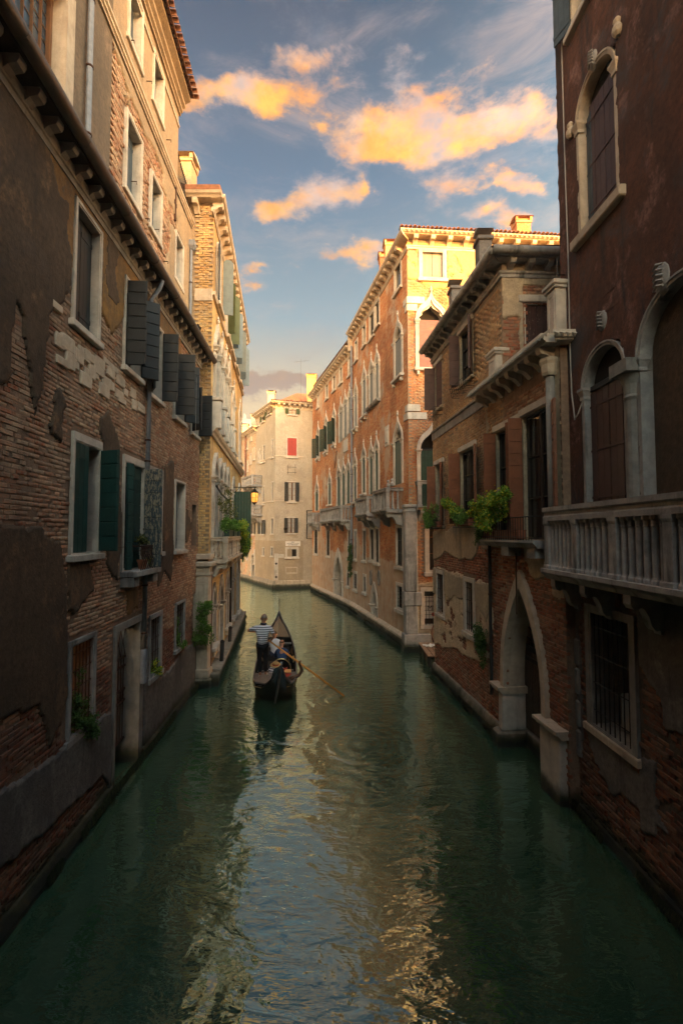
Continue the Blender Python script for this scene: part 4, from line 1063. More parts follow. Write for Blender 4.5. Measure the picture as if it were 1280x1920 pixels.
wall(L, F2, -15, xb, 11.0, ztop + .6, H2, 'plaster_warm', 0)
wall(L, F2, xb, 7.9, 16.0, ztop + .6, H2, 'plaster_beige', 0, 'upper_wall')
wall(L, F2, xb, end + .05, 11.0, 16.0, H2, 'mortar_rose', .03, 'brick_backing')
coat(L, F2, xb, end + .05, 11.0, 16.0, H2, 'plaster_beige', ragged([[(xb + 3.1, 11), (end + 1, 11), (end + 1, 16.2), (xb + 3.3, 16.2), (xb + 3.9, 14.2)], [(xb - .1, 15.7), (end, 15.5), (end, 16.2), (xb - .1, 16.2)]], .25, 1.2, 22, lambda X, Z, r: (r | (fbm(X * .9, Z * .9, 91) > .72)) & (fbm(X * .8, Z * .8, 66) < .70)), cell=.05, name='plaster_coat')
bricks(L, F2, xb + .02, end, 11.3, 15.9, H2, 'brick_rose', seed=8, single=0, pitch=(.25, .078), rough=1.2)
for zz in (16.1,):
    link('string_course', MB().xprofile([(.02, 0), (-.05, 0), (-.05, .05), (-.09, .07), (-.09, .13), (-.13, .16), (-.13, .22), (.02, .24)], -15, end + .05), 'stone_warm', F2.M @ T(0, 0, zz), L)
link('string_course', MB().xprofile([(.02, 0), (-.04, .0), (-.04, .07), (.02, .07)], -15, 7.9), 'stone_warm', F2.M @ T(0, 0, 18.35), L)
link('cornice', MB().xprofile([(.02, 0), (-.06, 0), (-.06, .08), (-.12, .12), (-.12, .22), (-.20, .28), (-.20, .4), (-.36, .5), (-.36, .62), (.02, .62)], -15, 7.95), 'plaster_beige', F2.M @ T(0, 0, 18.8), L)
rt = link('roof', MB().add([(-15, -.55, 19.45), (7.95, -.48, 19.45), (7.95, 7, 22.0), (-15, 7, 22.0), (-15, -.55, 19.40), (7.95, -.48, 19.40)], [(0, 1, 2, 3), (4, 5, 1, 0)]), 'tile_red', F2.M, L)
tm_ = shared(('tile',), 'roof_tile', 'tile_red', tile_mb, True)
for i in range(34): place('roof_tile', tm_, F2, rt, 7.9 - .2 * i, -.50, 19.44 + .012 * (i % 3))
link('side_wall', MB().add([(7.9, 0, 11), (7.9, 8, 11), (7.9, 8, 21.9), (7.9, 2, 20.2), (7.9, 0, 19.5)], [(0, 1, 2, 3, 4)]), 'plaster_beige', F2.M, L)
link('roof', MB().add([(7.9, 0, 16.3), (end + .05, 0, 16.3), (end + .05, 8, 16.3), (7.9, 8, 16.3)], [(0, 1, 2, 3)]), 'tile_red', F2.M, L)
xq = F2.sz(159, 150)[0]; pipe(L, [(xq, -.09, 18.3), (xq, -.09, 11.5)], .055, 'lead_pipe', F=F2)
xq = F2.sz(353, 520)[0]; p_ = pipe(L, [(xq, -.09, 15.2), (xq, -.09, 11.5)], .05, 'lead_pipe', F=F2); link('rain_head', MB().lathe([(.06, 0), (.12, .12), (.12, .3), (.10, .32)], (xq, -.11, 15.15), sq=True), 'lead_pipe', F2.M, p_)
x, z = F2.sz(327, 382); link('iron_anchor', MB().box(x - .04, x + .04, -.06, .02, z - .55, z + .55).box(x - .12, x + .12, -.05, .01, z - .06, z + .06), 'rust_iron', F2.M, L)
# terrace parapet and its railing on the lower end
rl = MB(); e0, e1 = 8.0, end
rl.tube([(e0, .1, 17.9), (e0 + .6, .1, 17.6), (e1, .1, 17.4)], .02, 5).tube([(e0, .1, 16.4), (e1, .1, 16.4)], .014, 4)
for i in range(26):
    x = e0 + (e1 - e0) * i / 25; rl.tube([(x, .1, 16.35), (x, .1, 17.85 - (x - e0) * .22)], .009, 4)
link('terrace_railing', rl, 'iron', F2.M, L)
for (px_, py_) in [(241, 75), (275, 152), (312, 262), (271, 410), (306, 490), (246, 340), (289, 430)]:
    x, z = F2.sz(px_, py_); link('shutter_hook', MB().tube([(x, 0, z), (x, -.14, z), (x, -.14, z - .07)], .011, 4), 'rust_iron', F2.M, L)
link('side_wall', MB().add([(end, 0, -.6), (end, 9, -.6), (end, 9, 11.2), (end, 0, 11.2)], [(0, 1, 2, 3)]), 'mortar_rose', FL.M, L)
link('side_wall', MB().add([(end + .05, 0, 11.1), (end + .05, 9, 11.1), (end + .05, 9, 16.3), (end + .05, 0, 16.3)], [(0, 1, 2, 3)]), 'plaster_beige', F2.M, L)
# unseen house added behind the camera to keep the near water in shade
FB = Face(tuple(FL.p - FL.d * 30), tuple(FL.p - FL.d * 15)); LB = thing('house', 'unseen plain umber house added further back on the left bank for shade', 'house', FB.M)
link('wall', wall_mb(0, 15, -.6, 21, [Hole(a, a + 1.1, z, z + 2) for a in (2, 5, 8, 11) for z in (4.5, 8.5, 12.5, 16)]), 'plaster_umber', FB.M, LB)
for a in (2, 5, 8, 11):
    for z in (4.5, 8.5, 12.5, 16): window(LB, FB, a, a + 1.1, z, z + 2, fill='dark_room')
link('roof', MB().add([(0, 0, 21), (15, 0, 21), (15, 9, 21), (0, 9, 21)], [(0, 1, 2, 3)]), 'tile_red', FB.M, LB)
link('side_wall', MB().add([(15, 0, -.6), (15, 9, -.6), (15, 9, 21), (15, 0, 21)], [(0, 1, 2, 3)]).add([(0, 0, -.6), (0, 9, -.6), (0, 9, 21), (0, 0, 21)], [(0, 1, 2, 3)]), 'plaster_umber', FB.M, LB)

# ================================================================== ochre brick palazzo beyond it
PC = (-4.58, 15.7); FP = Face(PC, (-6.1, 27.5)); PFf = Face((-5.30, 15.70), PC)
P_ = thing('palazzo', 'ochre brick palazzo with white pointed arcades and plants on its balcony', 'palazzo', FP.M)
HP = []; PLEN = 12.0
# upper arcade
for i in range(4):
    a = .62 + i * 1.22; gothic(P_, FP, a, a + .82, 9.35, 12.0, 'ogee', fw=.19, holes=HP, depth=.5, proud=.10, stone='stone_white', fill='dark_room' if i != 2 else 'shutter_green', sill=False, ik='trefoil', cap_w=.15)
    link('pedestal', MB().cbox(a - .34, a - .04, -.32, .0, 8.95, 9.95, .03).cbox(a - .38, a, -.36, .0, 9.95, 10.08, .02), 'stone_white', FP.M, P_)
link('pedestal', MB().cbox(5.16, 5.46, -.32, .0, 8.95, 9.95, .03).cbox(5.12, 5.50, -.36, .0, 9.95, 10.08, .02), 'stone_white', FP.M, P_)
gothic(P_, FP, 6.6, 7.4, 9.3, 11.7, 'ogee', fw=.17, holes=HP, shut='shutter_green', box=True, ik='trefoil', depth=.4)
gothic(P_, FP, 9.9, 10.7, 9.3, 11.7, 'ogee', fw=.17, holes=HP, shut='shutter_green', box=True, ik='trefoil', depth=.4)
# lower arcade
for i in range(4):
    a = .62 + i * 1.22; gothic(P_, FP, a, a + .86, 4.35, 7.25, 'lancet', fw=.17, holes=HP, depth=.5, proud=.10, stone='stone_white', fill='dark_room', sill=False, cap_w=.16)
link('cable_bundle', MB().tube([(.5, -.16, 6.9), (1.8, -.17, 6.72), (3.6, -.17, 6.66), (5.4, -.16, 6.5)], .035, 6), 'iron', FP.M, P_)
gothic(P_, FP, 6.9, 7.7, 4.7, 7.2, 'lancet', fw=.16, holes=HP, shut='shutter_green', depth=.4)
shutter(P_, FP, 7.0, 4.4, .85, 2.9, 'a', 90, 'shutter_green', 'plank', -.1)
gothic(P_, FP, 9.9, 10.7, 4.7, 7.2, 'lancet', fw=.16, holes=HP, shut='shutter_green', depth=.4)
# top floor windows with tall leaves folded out
for i, (a, cl, cr) in enumerate([(.9, 'shutter_dark', 'shutter_slate'), (3.7, 'shutter_olive', 'shutter_olive'), (5.3, 'shutter_paleblue', 'shutter_paleblue'), (7.3, 'shutter_paleblue', 'shutter_slate'), (9.6, 'shutter_paleblue', 'shutter_paleblue')]):
    w_ = gothic(P_, FP, a, a + 1.0, 13.85, 15.75, 'round', fw=.13, holes=HP, depth=.3, fill='dark_room', finial=False, caps=False)
    shutter(w_, FP, a + .02, 13.87, .36, 2.25, 'a', 176 if i == 0 else 120, cl, 'arched', -.12)
    shutter(w_, FP, a + .98, 13.87, .40, 2.25, 'b', 98, cr, 'arched', -.12)
# ground floor arcade by the water
gothic(P_, FP, .85, 1.65, 1.1, 2.5, 'lancet', fw=.16, holes=HP, depth=.4, fill='plaster_gray', box=True, ik=None)
gothic(P_, FP, 2.7, 3.75, -.3, 2.35, 'lancet', fw=.2, holes=HP, depth=.6, fill='wood_dark', sill=False)
gothic(P_, FP, 4.9, 5.7, 1.0, 2.6, 'lancet', fw=.16, holes=HP, depth=.4, fill='dark_room', box=True)
gothic(P_, FP, 7.0, 7.8, 1.0, 2.9, 'lancet', fw=.16, holes=HP, depth=.4, fill='plaster_gray', box=True)
gothic(P_, FP, 9.7, 10.8, .8, 3.0, 'lancet', fw=.18, holes=HP, depth=.4, fill='dark_room', box=True)
wall(P_, FP, 0, PLEN, -.6, 17.3, HP, 'wall_gold_brick', .0)
link('string_course', MB().xprofile([(.02, -.10), (-.08, -.10), (-.10, 0), (-.16, .05), (-.20, .14), (-.20, .20), (.02, .20)], -.05, PLEN), 'stone_warm', FP.M @ T(0, 0, 8.75), P_)
link('string_course', MB().xprofile([(.02, -.06), (-.08, -.06), (-.12, .06), (.02, .06)], -.02, PLEN), 'stone_warm', FP.M @ T(0, 0, 13.72), P_)
cornice(P_, FP, -.3, PLEN + .1, 17.0, p=.42, sp=.62, bw=.2, bh=.36, stone='stone_warm', m0=0, tiles=False)
# the end wall that faces us, with its brick pier
fpl = .72
wall(P_, PFf, -6, fpl, -.6, 17.3, [], 'plaster_beige', .03, 'end_wall')
bricks(P_, PFf, .08, fpl, 4.5, 16.9, [], 'brick_gold', seed=31, single=300, pitch=(.262, .085), rough=.7, lose=0)
for z in (8.85, 13.65): link('quoin', MB().cbox(.1, fpl + .012, -.03, .05, z - .22, z + .22, .01), 'stone_warm', PFf.M, P_)
link('cornice', MB().xprofile([(.05, 0), (-.30, 0), (-.34, .05), (-.40, .09), (-.44, .17), (.05, .17)], -2.2, fpl + .38), 'stone_warm', PFf.M @ T(0, 0, 17.02), P_)
for x in (-.7, .15): link('bracket', modillion(.18, .34, .4), 'stone_warm', PFf.M @ T(x, 0, 17.0), P_)
link('roof_edge', MB().cbox(-2.2, fpl + .34, -.42, .3, 17.2, 17.40, .02), 'tile_red', PFf.M, P_)
# stone pilaster at the corner
pl = MB(); a0, a1 = .02, fpl + .06
pl.cbox(a0, a1, -.16, .2, .55, 3.75, .02).cbox(a0 + .10, a1 - .10, -.19, -.10, 1.3, 3.5, .015).cbox(a0 - .05, a1 + .06, -.24, .2, .30, .62, .03).cbox(a0 - .10, a1 + .12, -.30, .25, -.5, .31, .03)
pl.cbox(a0 - .03, a1 + .05, -.20, .2, 3.75, 3.86, .02).cbox(a0 - .01, a1 + .02, -.17, .2, 3.86, 4.05, .01).cbox(a0 - .07, a1 + .12, -.26, .25, 4.05, 4.24, .04).cbox(a0 - .04, a1 + .06, -.22, .2, 4.30, 4.50, .03)
link('pilaster', pl, 'stone_warm', PFf.M, P_)
# balcony
BP = balcony(P_, FP, .35, 5.9, 4.30, 5.08, .62, 3, stone='stone_warm', style='vase', corbels=[.5, 2.2, 3.9, 5.6], ch=.55, cw=.24, r=.07, piers=[.43, 2.1, 3.9, 5.82], side_nb=2)
balcony(P_, FP, 9.4, 11.3, 4.30, 5.08, .62, 4, stone='stone_warm', style='vase', corbels=[9.6, 11.1], ch=.5, cw=.22, r=.07, side_nb=2)
# quay ledge
link('quay_ledge', MB().zprism([(-.08, .02), (-.10, -.40), (PLEN + .1, -.34), (PLEN + .1, .02)], -.6, .42), 'quay_stone', FP.M, P_)
lg = MB()
for i in range(9): lg.cbox(.2 + i * 1.3, 1.46 + i * 1.3, -.45 + .01 * i, -.02, .425, .52 + .012 * (i % 3), .02)
link('quay_slab', lg, 'quay_stone', FP.M, P_)
link('copper_pipe', MB().tube([(.25, -.07, 4.1), (.25, -.07, .6)], .04, 6), 'copper_pipe', FP.M, P_)
link('downpipe', MB().tube([(6.1, -.09, 4.2), (6.1, -.09, 1.0)], .05, 6), 'iron', FP.M, P_)
link('side_wall', MB().add([(PLEN, 0, -.6), (PLEN, 9, -.6), (PLEN, 9, 17.3), (PLEN, 0, 17.3)], [(0, 1, 2, 3)]), 'wall_gold_brick', FP.M, P_)
link('roof', MB().add([(0, -.4, 17.2), (PLEN, -.4, 17.2), (PLEN, 4.5, 18.7), (0, 4.5, 18.7), (PLEN, 9, 17.2), (0, 9, 17.2)], [(0, 1, 2, 3), (3, 2, 4, 5)]), 'tile_red', FP.M, P_)
cwm = at(347, 330, 17.6)
c_ = chimney('', cwm.x, cwm.y, 16.6, at(347, 298, 17.6).z, .72, .72, 'plaster_beige', 'stone_warm', parent=P_)
link('wall_lamp', MB().lathe([(.02, 0), (.10, .05), (.13, .16), (.06, .22)], (.30, -.22, 12.2), 8).tube([(.3, 0, 12.5), (.3, -.22, 12.5), (.3, -.22, 12.4)], .015, 4), 'iron', PFf.M, P_)
# iron bracket carrying the lantern
zl = 7.5
link('lantern_arm', MB().tube([(6.85, -.02, zl), (6.85, -1.20, zl)], .022, 6).tube([(6.85, -.05, zl - .35), (6.85, -.40, zl)], .014, 5).tube([(6.85, -.50, zl), (6.85, -.45, zl + .08), (6.85, -.38, zl)], .012, 4), 'iron', FP.M, P_)
lp = FP.w(6.85, -1.12, zl - .75)
LT = thing('lantern', 'lit amber glass lantern hanging from an iron arm over the canal', 'lantern', T(*lp))
sub(LT, 'glass', MB().lathe([(.10, .0), (.16, .08), (.17, .42), (.13, .50)], n=6), 'lantern_glass')
sub(LT, 'lantern_cap', MB().lathe([(.19, .48), (.15, .55), (.06, .62), (.03, .70), (.01, .76)], n=6), 'iron')
sub(LT, 'lantern_base', MB().lathe([(.01, -.14), (.05, -.08), (.12, -.02), (.12, .01)], n=6), 'iron')
fr_ = MB()
for k in range(6):
    a = k * math.pi / 3; fr_.tube([(.105 * math.cos(a), .105 * math.sin(a), 0), (.165 * math.cos(a), .165 * math.sin(a), .08), (.175 * math.cos(a), .175 * math.sin(a), .42), (.135 * math.cos(a), .135 * math.sin(a), .5)], .010, 4)
sub(LT, 'lantern_frame', fr_.tube([(.17 * math.cos(k * math.pi / 3), .17 * math.sin(k * math.pi / 3), .25) for k in range(7)], .008, 4), 'iron')

waterweed(FL, -3, end, 5200, 1, .14); waterweed(FP, 0, PLEN, 2600, 2, .36)
# ================================================================== orange palazzo on the right bank
A0, A1, A2 = G(585, 1106), G(660, 1145), G(768, 1220)
O1 = Face(A0, A1); O2 = Face(A1, A2); OF = Face(A2, (A2[0] + 7, A2[1] + .55))
O = thing('palazzo', 'long orange brick palazzo with pointed windows and a sunlit yellow end wall', 'palazzo', OF.M)
HO1 = []; HO2 = []; HOF = []
Z1, Z2 = 18.0, 18.75
def orect(F, H_, xn, xf, yt, yb, **k):
    b = F.box(xn, xf, yt, yb); kw = dict(fw=.13, stone='stone_white', fill='glass', depth=.22, fill_y=.07); kw.update(k); return window(O, F, *b, holes=H_, **kw)
def ogo(F, H_, xn, xf, yap, yb, **k):
    """gothic window from its pixel box: near x, far x, apex y (at the middle), bottom y at the near edge"""
    x0, x1, z0, _ = F.box(xn, xf, yb - 5, yb); xm = (xn + xf) / 2; zap = F.sz(xm, yap)[1]
    fw = k.pop('fw', .17); a = (x1 - x0) / 2 - fw; kind = k.pop('kind', 'ogee')
    rise = ARCH[kind][-1][1] * (a + fw) * 1.06
    kw = dict(depth=.35, fill='dark_room', ik='trefoil', shut_y=.02); kw.update(k)
    return gothic(O, F, x0 + fw, x1 - fw, z0, zap - rise, kind, fw=fw, holes=H_, **kw)
# top row
orect(O2, HO2, 753, 739, 477, 537); orect(O2, HO2, 712, 702.5, 555, 607, fill='dark_room', depth=.4); orect(O2, HO2, 702, 692, 576, 628, fill='dark_room', depth=.4)
orect(O2, HO2, 686.5, 679.5, 601, 644); orect(O2, HO2, 671, 665, 632, 673)
for q in [(661, 652.5, 653, 699), (642.5, 636, 679, 716), (629.6, 623, 696, 730), (616, 610, 714, 746), (599, 594.7, 734, 763)]: orect(O1, HO1, *q, fw=.16)
# second floor
ogo(O2, HO2, 756, 739, 592, 699, shut='shutter_gray', box=True); ogo(O2, HO2, 712.5, 703, 653, 745, shut='shutter_gray', sill=False); ogo(O2, HO2, 702, 692, 668, 758, shut='shutter_gray', sill=False)
x0_, x1_ = O2.sz(713, 740)[0], O2.sz(690, 740)[0]
link('sill', MB().xprofile([(.02, -.16), (-.18, -.14), (-.24, -.04), (-.24, 0), (.02, 0)], x1_, x0_), 'stone_gray', O2.M @ T(0, 0, O2.sz(713, 746)[1]), O)
ogo(O2, HO2, 688, 679, 683, 775, shut='shutter_gray', box=True); ogo(O2, HO2, 671, 664, 715, 799, shut='shutter_gray', box=True)
for i in range(3): ogo(O1, HO1, 660 - i * 8.3, 652.2 - i * 8.3, 724 + i * 13, 809 + i * 8, fw=.15, shut='shutter_gray', sill=False)
ogo(O1, HO1, 630, 624, 762, 832, fw=.15, box=True); ogo(O1, HO1, 615, 609, 775, 845, fw=.15, box=True); ogo(O1, HO1, 600, 594, 795, 857, fw=.15, box=True)
for xn, xf, yt, yb in [(630, 624, 785, 829), (615, 609, 800, 843), (600, 594, 818, 855)]:
    b = O1.box(xn, xf, yt, yb); hh = b[3] - b[2]; shutter(O, O1, b[0] + .15, b[2] + .02, .55, hh, 'a', 150, 'shutter_green', 'louvre', -.1); shutter(O, O1, b[1] - .15, b[2] + .02, .55, hh, 'b', 140, 'shutter_green', 'louvre', -.1)
# piano nobile
ogo(O2, HO2, 756.5, 738.5, 780, 905, shut='shutter_green', fill='glass', sill=False); ogo(O2, HO2, 712, 702.5, 816, 920, shut='shutter_green', sill=False, fill='glass'); ogo(O2, HO2, 701.5, 692, 826, 925, shut='shutter_green', sill=False, fill='glass')
ogo(O2, HO2, 687, 678.6, 831, 924, shut='shutter_green', fill='glass', box=True); ogo(O2, HO2, 670, 663, 847, 940, shut='shutter_green', fill='glass', box=True)
for i in range(3): ogo(O1, HO1, 658 - i * 9, 649.6 - i * 9, 858 + i * 5, 943 + i * 3, fw=.15, shut='shutter_green', sill=False)
ogo(O1, HO1, 622, 615, 883, 945, fw=.15, shut='shutter_green'); ogo(O1, HO1, 598, 591, 897, 957, fw=.15, shut='shutter_green', sill=False)
# mezzanine
dk = dict(fill='glass', sash='iron', fw=.13, depth=.2, fill_y=.08)
orect(O2, HO2, 756.5, 742.6, 984, 1067, **dk); orect(O2, HO2, 711.5, 703, 987, 1059, **dk); orect(O2, HO2, 702, 693.7, 988, 1054, **dk); orect(O2, HO2, 686.5, 680, 991, 1054, **dk); orect(O2, HO2, 669, 664, 992, 1051, **dk)
orect(O1, HO1, 658, 652, 990, 1050, **dk); orect(O1, HO1, 618.7, 612, 992, 1045, **dk); orect(O1, HO1, 596, 589, 990, 1041, **dk)
# ground floor
gk = dict(fill='dark_room', bars=('iron', 4, 6), fw=.17, depth=.3, fill_y=.10)
orect(O2, HO2, 757, 743, 1095, 1150, **gk); orect(O2, HO2, 687, 681, 1077, 1115, **gk); orect(O2, HO2, 670, 663, 1072, 1110, **gk); orect(O1, HO1, 656, 650, 1070, 1103, **gk)
ogo(O2, HO2, 709, 696, 1091, 1172, kind='pointed', fw=.22, sill=False, ik=None, fill='wood_dark', depth=.5)
ogo(O1, HO1, 643.5, 626, 1027, 1130, kind='pointed', fw=.26, sill=False, ik=None, fill='wood_dark', depth=.6)
for px_ in (695.5, 710.5):
    x, z = O2.sz(px_, 1083); link('oval_window', MB().ring([(x + .16 * math.cos(a), z + .34 * math.sin(a)) for a in np.linspace(0, 2 * math.pi, 17)[:-1]], [(x + .25 * math.cos(a), z + .44 * math.sin(a)) for a in np.linspace(0, 2 * math.pi, 17)[:-1]], -.05, .02, .10, closed=True).add([(x + .16 * math.cos(a), -.004, z + .34 * math.sin(a)) for a in np.linspace(0, 2 * math.pi, 17)[:-1]], [tuple(range(16))]), 'stone_dark', O2.M, O)
wall(O, O2, 0, O2.len, -.6, Z2, HO2, 'wall_orange_brick', 0)
wall(O, O1, 0, O1.len, -.6, Z1, HO1, 'wall_orange_brick', 0)
link('cornice_break', MB().box(-.05, .3, -.3, .4, Z1 - .3, Z2 + .2), 'stone_warm', O2.M, O)
cornice(O, O2, .2, O2.len + .1, Z2, p=.46, sp=.60, bw=.2, bh=.34, first=.3, m1=-.9, tiles=False)
cornice(O, O1, 0, O1.len, Z1, p=.46, sp=.60, bw=.2, bh=.34, first=.3, tiles=False)
cornice(O, OF, .0, 8.6, Z2 + .1, p=.46, sp=.80, bw=.2, bh=.36, first=.35, m0=.85, tiles=True, zig=.22)
# balconies
def obal(F, xn, xf, yrail, yfloor, cor, nb=3, p=.75, piers=None):
    x0, _ = F.sz(xf, yfloor); x1, _ = F.sz(xn, yfloor); zf = F.sz(xn, yfloor, p)[1]; zr = F.sz(xn, yrail, p)[1]
    n = cor; cs = [x0 + .2 + (x1 - x0 - .4) * i / (n - 1) for i in range(n)]
    return balcony(O, F, x0, x1, zf, zr, p, nb, stone='stone_gray', style='column', corbels=cs, ch=.62, cw=.22, r=.055, piers=piers)
obal(O2, 756, 727, 903, 949, 2, 5, .85); obal(O2, 713, 690, 921, 958, 3, 7, .8)
obal(O1, 659, 617, 943, 972, 4, 16, .8); obal(O1, 600, 590, 958, 978, 2, 5, .7)
for px_ in (745, 738.5):
    x, z = O2.sz(px_ - 22, 902, .7); o = link('finial_bird', MB().lathe([(.05, 0), (.09, .05), (.10, .14), (.05, .2), (.05, .26), (.075, .30), (.03, .36)], (x + .9, -.7, O2.sz(756, 903, .85)[1]), 8), 'stone_gray', O2.M, O)
obf = balcony(O, OF, .30, 3.2, OF.sz(783, 950)[1], OF.sz(783, 903)[1], .55, 5, stone='stone_gray', corbels=[.5, 1.6, 3.0], ch=.5, cw=.2, r=.055)
# the sunlit end
window(O, OF, .55, 1.85, 16.9, 18.42, fw=.17, holes=HOF, fill='dark_room', leaves=[('a', 0, 'shutter_gray', 'plank', .5, .12), ('b', 0, 'shutter_gray', 'plank', .5, .12)], sill=.1, depth=.3)
gothic(O, OF, .52, 1.68, 12.75, 15.0, 'ogee', fw=.17, holes=HOF, fill='dark_room', ik='trefoil', box=True, depth=.45)
bl = MB(); 
for i in range(34): bl.box(.54, 1.66, .16, .20, 12.80 + i * .068, 12.80 + i * .068 + .058)
link('roller_blind', bl, 'blind_rose', OF.M, O)
gothic(O, OF, .55, 1.75, OF.sz(783, 950)[1] + .02, 9.0, 'ogee', fw=.17, holes=HOF, fill='dark_room', ik=None, shut='shutter_green', sill=False, depth=.45)
window(O, OF, .72, 1.9, 3.35, 6.0, fw=.2, holes=HOF, fill='glass', sash='wood_frame', depth=.4)
window(O, OF, .50, 1.75, .95, 2.78, fw=.17, holes=HOF, fill='dark_room', bars=('iron', 6, 8), depth=.35, sill=0); zpost = 2.0
wall(O, OF, 0, 8.6, -.6, Z2 + .1, HOF, 'mortar_pale', .012)
bricks(O, OF, .02, 4.2, .9, 17.4, HOF, 'brick_orange', seed=41, single=300, pitch=(.262, .078), rough=.6, lose=.0)
PG = [[(-.3, 17.0), (.5, 16.8), (1.2, 16.55), (2.2, 16.7), (3.0, 16.4), (9, 16.3), (9, 20), (-.3, 20)], [(2.4, 12.0), (9, 12), (9, 20), (2.6, 20)]]
coat(O, OF, 0, 8.6, 12.0, Z2 - .1, HOF, 'plaster_gold', ragged(PG, .3, 1.1, 52, lambda X, Z, r: r & (fbm(X * 1.8, Z * 1.8, 77) < .66)), cell=.05, name='gold_render', wavy=.004)
coat(O, OF, 0, 4.2, -.4, 3.4, HOF, 'plaster_gray', ragged([[(-1, -1), (5, -1), (5, 2.9), (-1, 3.0)]], .18, 1.2, 57), cell=.05, name='gray_render')
for z0_, w1_ in ((15.78, .80), (15.42, .45), (10.75, .55), (10.38, .85)):
    link('quoin', MB().cbox(-.02, w1_, -.045, .1, z0_, z0_ + .32, .01), 'stone_white', OF.M, O); link('quoin', MB().cbox(O2.len - w1_ * .6, O2.len + .02, -.045, .1, z0_, z0_ + .32, .01), 'stone_white', O2.M, O)
# corner pilaster of pale stone
pl = MB(); 
for (k, za, zb) in ((.0, 2.6, 6.35), (.0, .75, 2.0)): pl.cbox(-.22, .34, -.20, .3, za, zb, .04)
pl.cbox(-.28, .52, -.24, .3, 2.0, 2.6, .03).cbox(-.30, .9, -.26, .3, .28, .75, .02).cbox(-.34, .95, -.30, .3, -.5, .28, .03).cbox(-.27, .40, -.25, .3, 6.35, 6.5, .03).cbox(-.24, .36, -.22, .3, 6.15, 6.25, .02)
link('pilaster', pl, 'stone_gray', OF.M, O)
link('footing', MB().xprofile([(.02, .42), (-.10, .40), (-.16, .25), (-.16, -.6), (.02, -.6)], 0, O2.len - .2), 'quay_stone', O2.M, O)
for F_ in (O1, O2): link('footing_lip', MB().xprofile([(.02, .62), (-.08, .60), (-.20, .50), (-.20, .40), (.02, .40)], 0, F_.len - .1), 'stone_warm', F_.M, O)
link('footing', MB().xprofile([(.02, .42), (-.10, .40), (-.16, .25), (-.16, -.6), (.02, -.6)], 0, O1.len), 'quay_stone', O1.M, O)
xq = O2.sz(662, 800)[0]; pipe(O, [(xq, -.12, Z1), (xq, -.12, 3.3)], .075, 'lead_pipe', F=O2)
q = O2.box(729, 722, 796, 835); link('carved_panel', MB().cbox(q[0], q[1], -.05, .03, q[2], q[3], .02).cbox(q[0] + .1, q[1] - .1, -.09, -.03, q[2] + .15, q[3] - .15, .04), 'stone_white', O2.M, O)
q = O1.box(652, 645, 822, 845); link('carved_panel', MB().cbox(q[0], q[1], -.06, .03, q[2], q[3], .02), 'stone_white', O1.M, O)
link('iron_tie', MB().tube([(O1.sz(628, 850)[0], -.03, O1.sz(628, 878)[1]), (O1.sz(632, 850)[0], -.03, O1.sz(632, 845)[1])], .03, 4), 'rust_iron', O1.M, O)
OB = [tuple(A0), tuple(A1), tuple(A2), (A2[0] + 8.6, A2[1] + .68), (A2[0] + 9, 34), (8, 44)]
block(O, OB, -.6, Z2 + .1, 'wall_orange_brick', 'tile_red', skip=(0, 1, 2))
hip_roof(O, [(x, y) for x, y in OB], Z2 + .28, 1.6)
for (px_, y0, y1, D_, lb) in [(722, 455, 480, 27, ''), (712, 478, 500, 28.5, '')]:
    p0 = at(px_, 480, D_); c_ = chimney('', p0.x + .35, D_, Z2 - .2, at(px_, y0, D_).z, .75, .75, 'brick_orange', parent=O)
p0 = at(977, 425, 23.5); chimney('', p0.x, 23.5, Z2, at(977, 411, 23.5).z, .75, .6, 'brick_orange', parent=O)

# ================================================================== cream corner house at the bend
C0, C1, C2, C3 = G(514, 1104), G(583, 1102), G(480, 1094), G(455, 1086)
CF = Face(C0, C1); CL = Face(C2, C0); CPk = Face(C3, C2)
C = thing('house', 'pale cream corner house with a red tiled roof and one red shuttered window', 'house', CF.M)
HC = []; HCL = []
def cw(F, H_, xn, xf, yt, yb, **k):
    b = F.box(xn, xf, yt, yb); kw = dict(fw=.10, proud=.03, depth=.2, fill='glass', sill=.1, fill_y=.06); kw.update(k); return window(C, F, *b, holes=H_, **kw)
sh = lambda m: [('a', 172, m, 'louvre', .5), ('b', 172, m, 'louvre', .5)]
cw(CF, HC, 539, 557, 764, 778, sash='wood_frame', leaves=sh('shutter_olive'))
cw(CF, HC, 537, 558, 819, 858, fill='dark_room', leaves=[('a', 0, 'shutter_red', 'plank', .5, .02), ('b', 0, 'shutter_red', 'plank', .5, .02)])
cw(CF, HC, 538, 556, 902, 942, sash='wood_frame', curtain=True, leaves=sh('shutter_dark')); cw(CF, HC, 537, 554, 969, 1001, sash='wood_frame', curtain=True, leaves=sh('shutter_dark'))
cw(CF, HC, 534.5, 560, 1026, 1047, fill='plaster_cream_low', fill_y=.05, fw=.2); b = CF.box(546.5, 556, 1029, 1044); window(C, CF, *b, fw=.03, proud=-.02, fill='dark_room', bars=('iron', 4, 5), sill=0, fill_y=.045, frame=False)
b = CF.box(534.5, 558, 1063, 1076); link('blind_panel', MB().ring([(b[0] + .12, b[2] + .12), (b[0] + .12, b[3] - .12), (b[1] - .12, b[3] - .12), (b[1] - .12, b[2] + .12)], [(b[0], b[2]), (b[0], b[3]), (b[1], b[3]), (b[1], b[2])], -.06, .02, closed=True), 'stone_warm', CF.M, C)
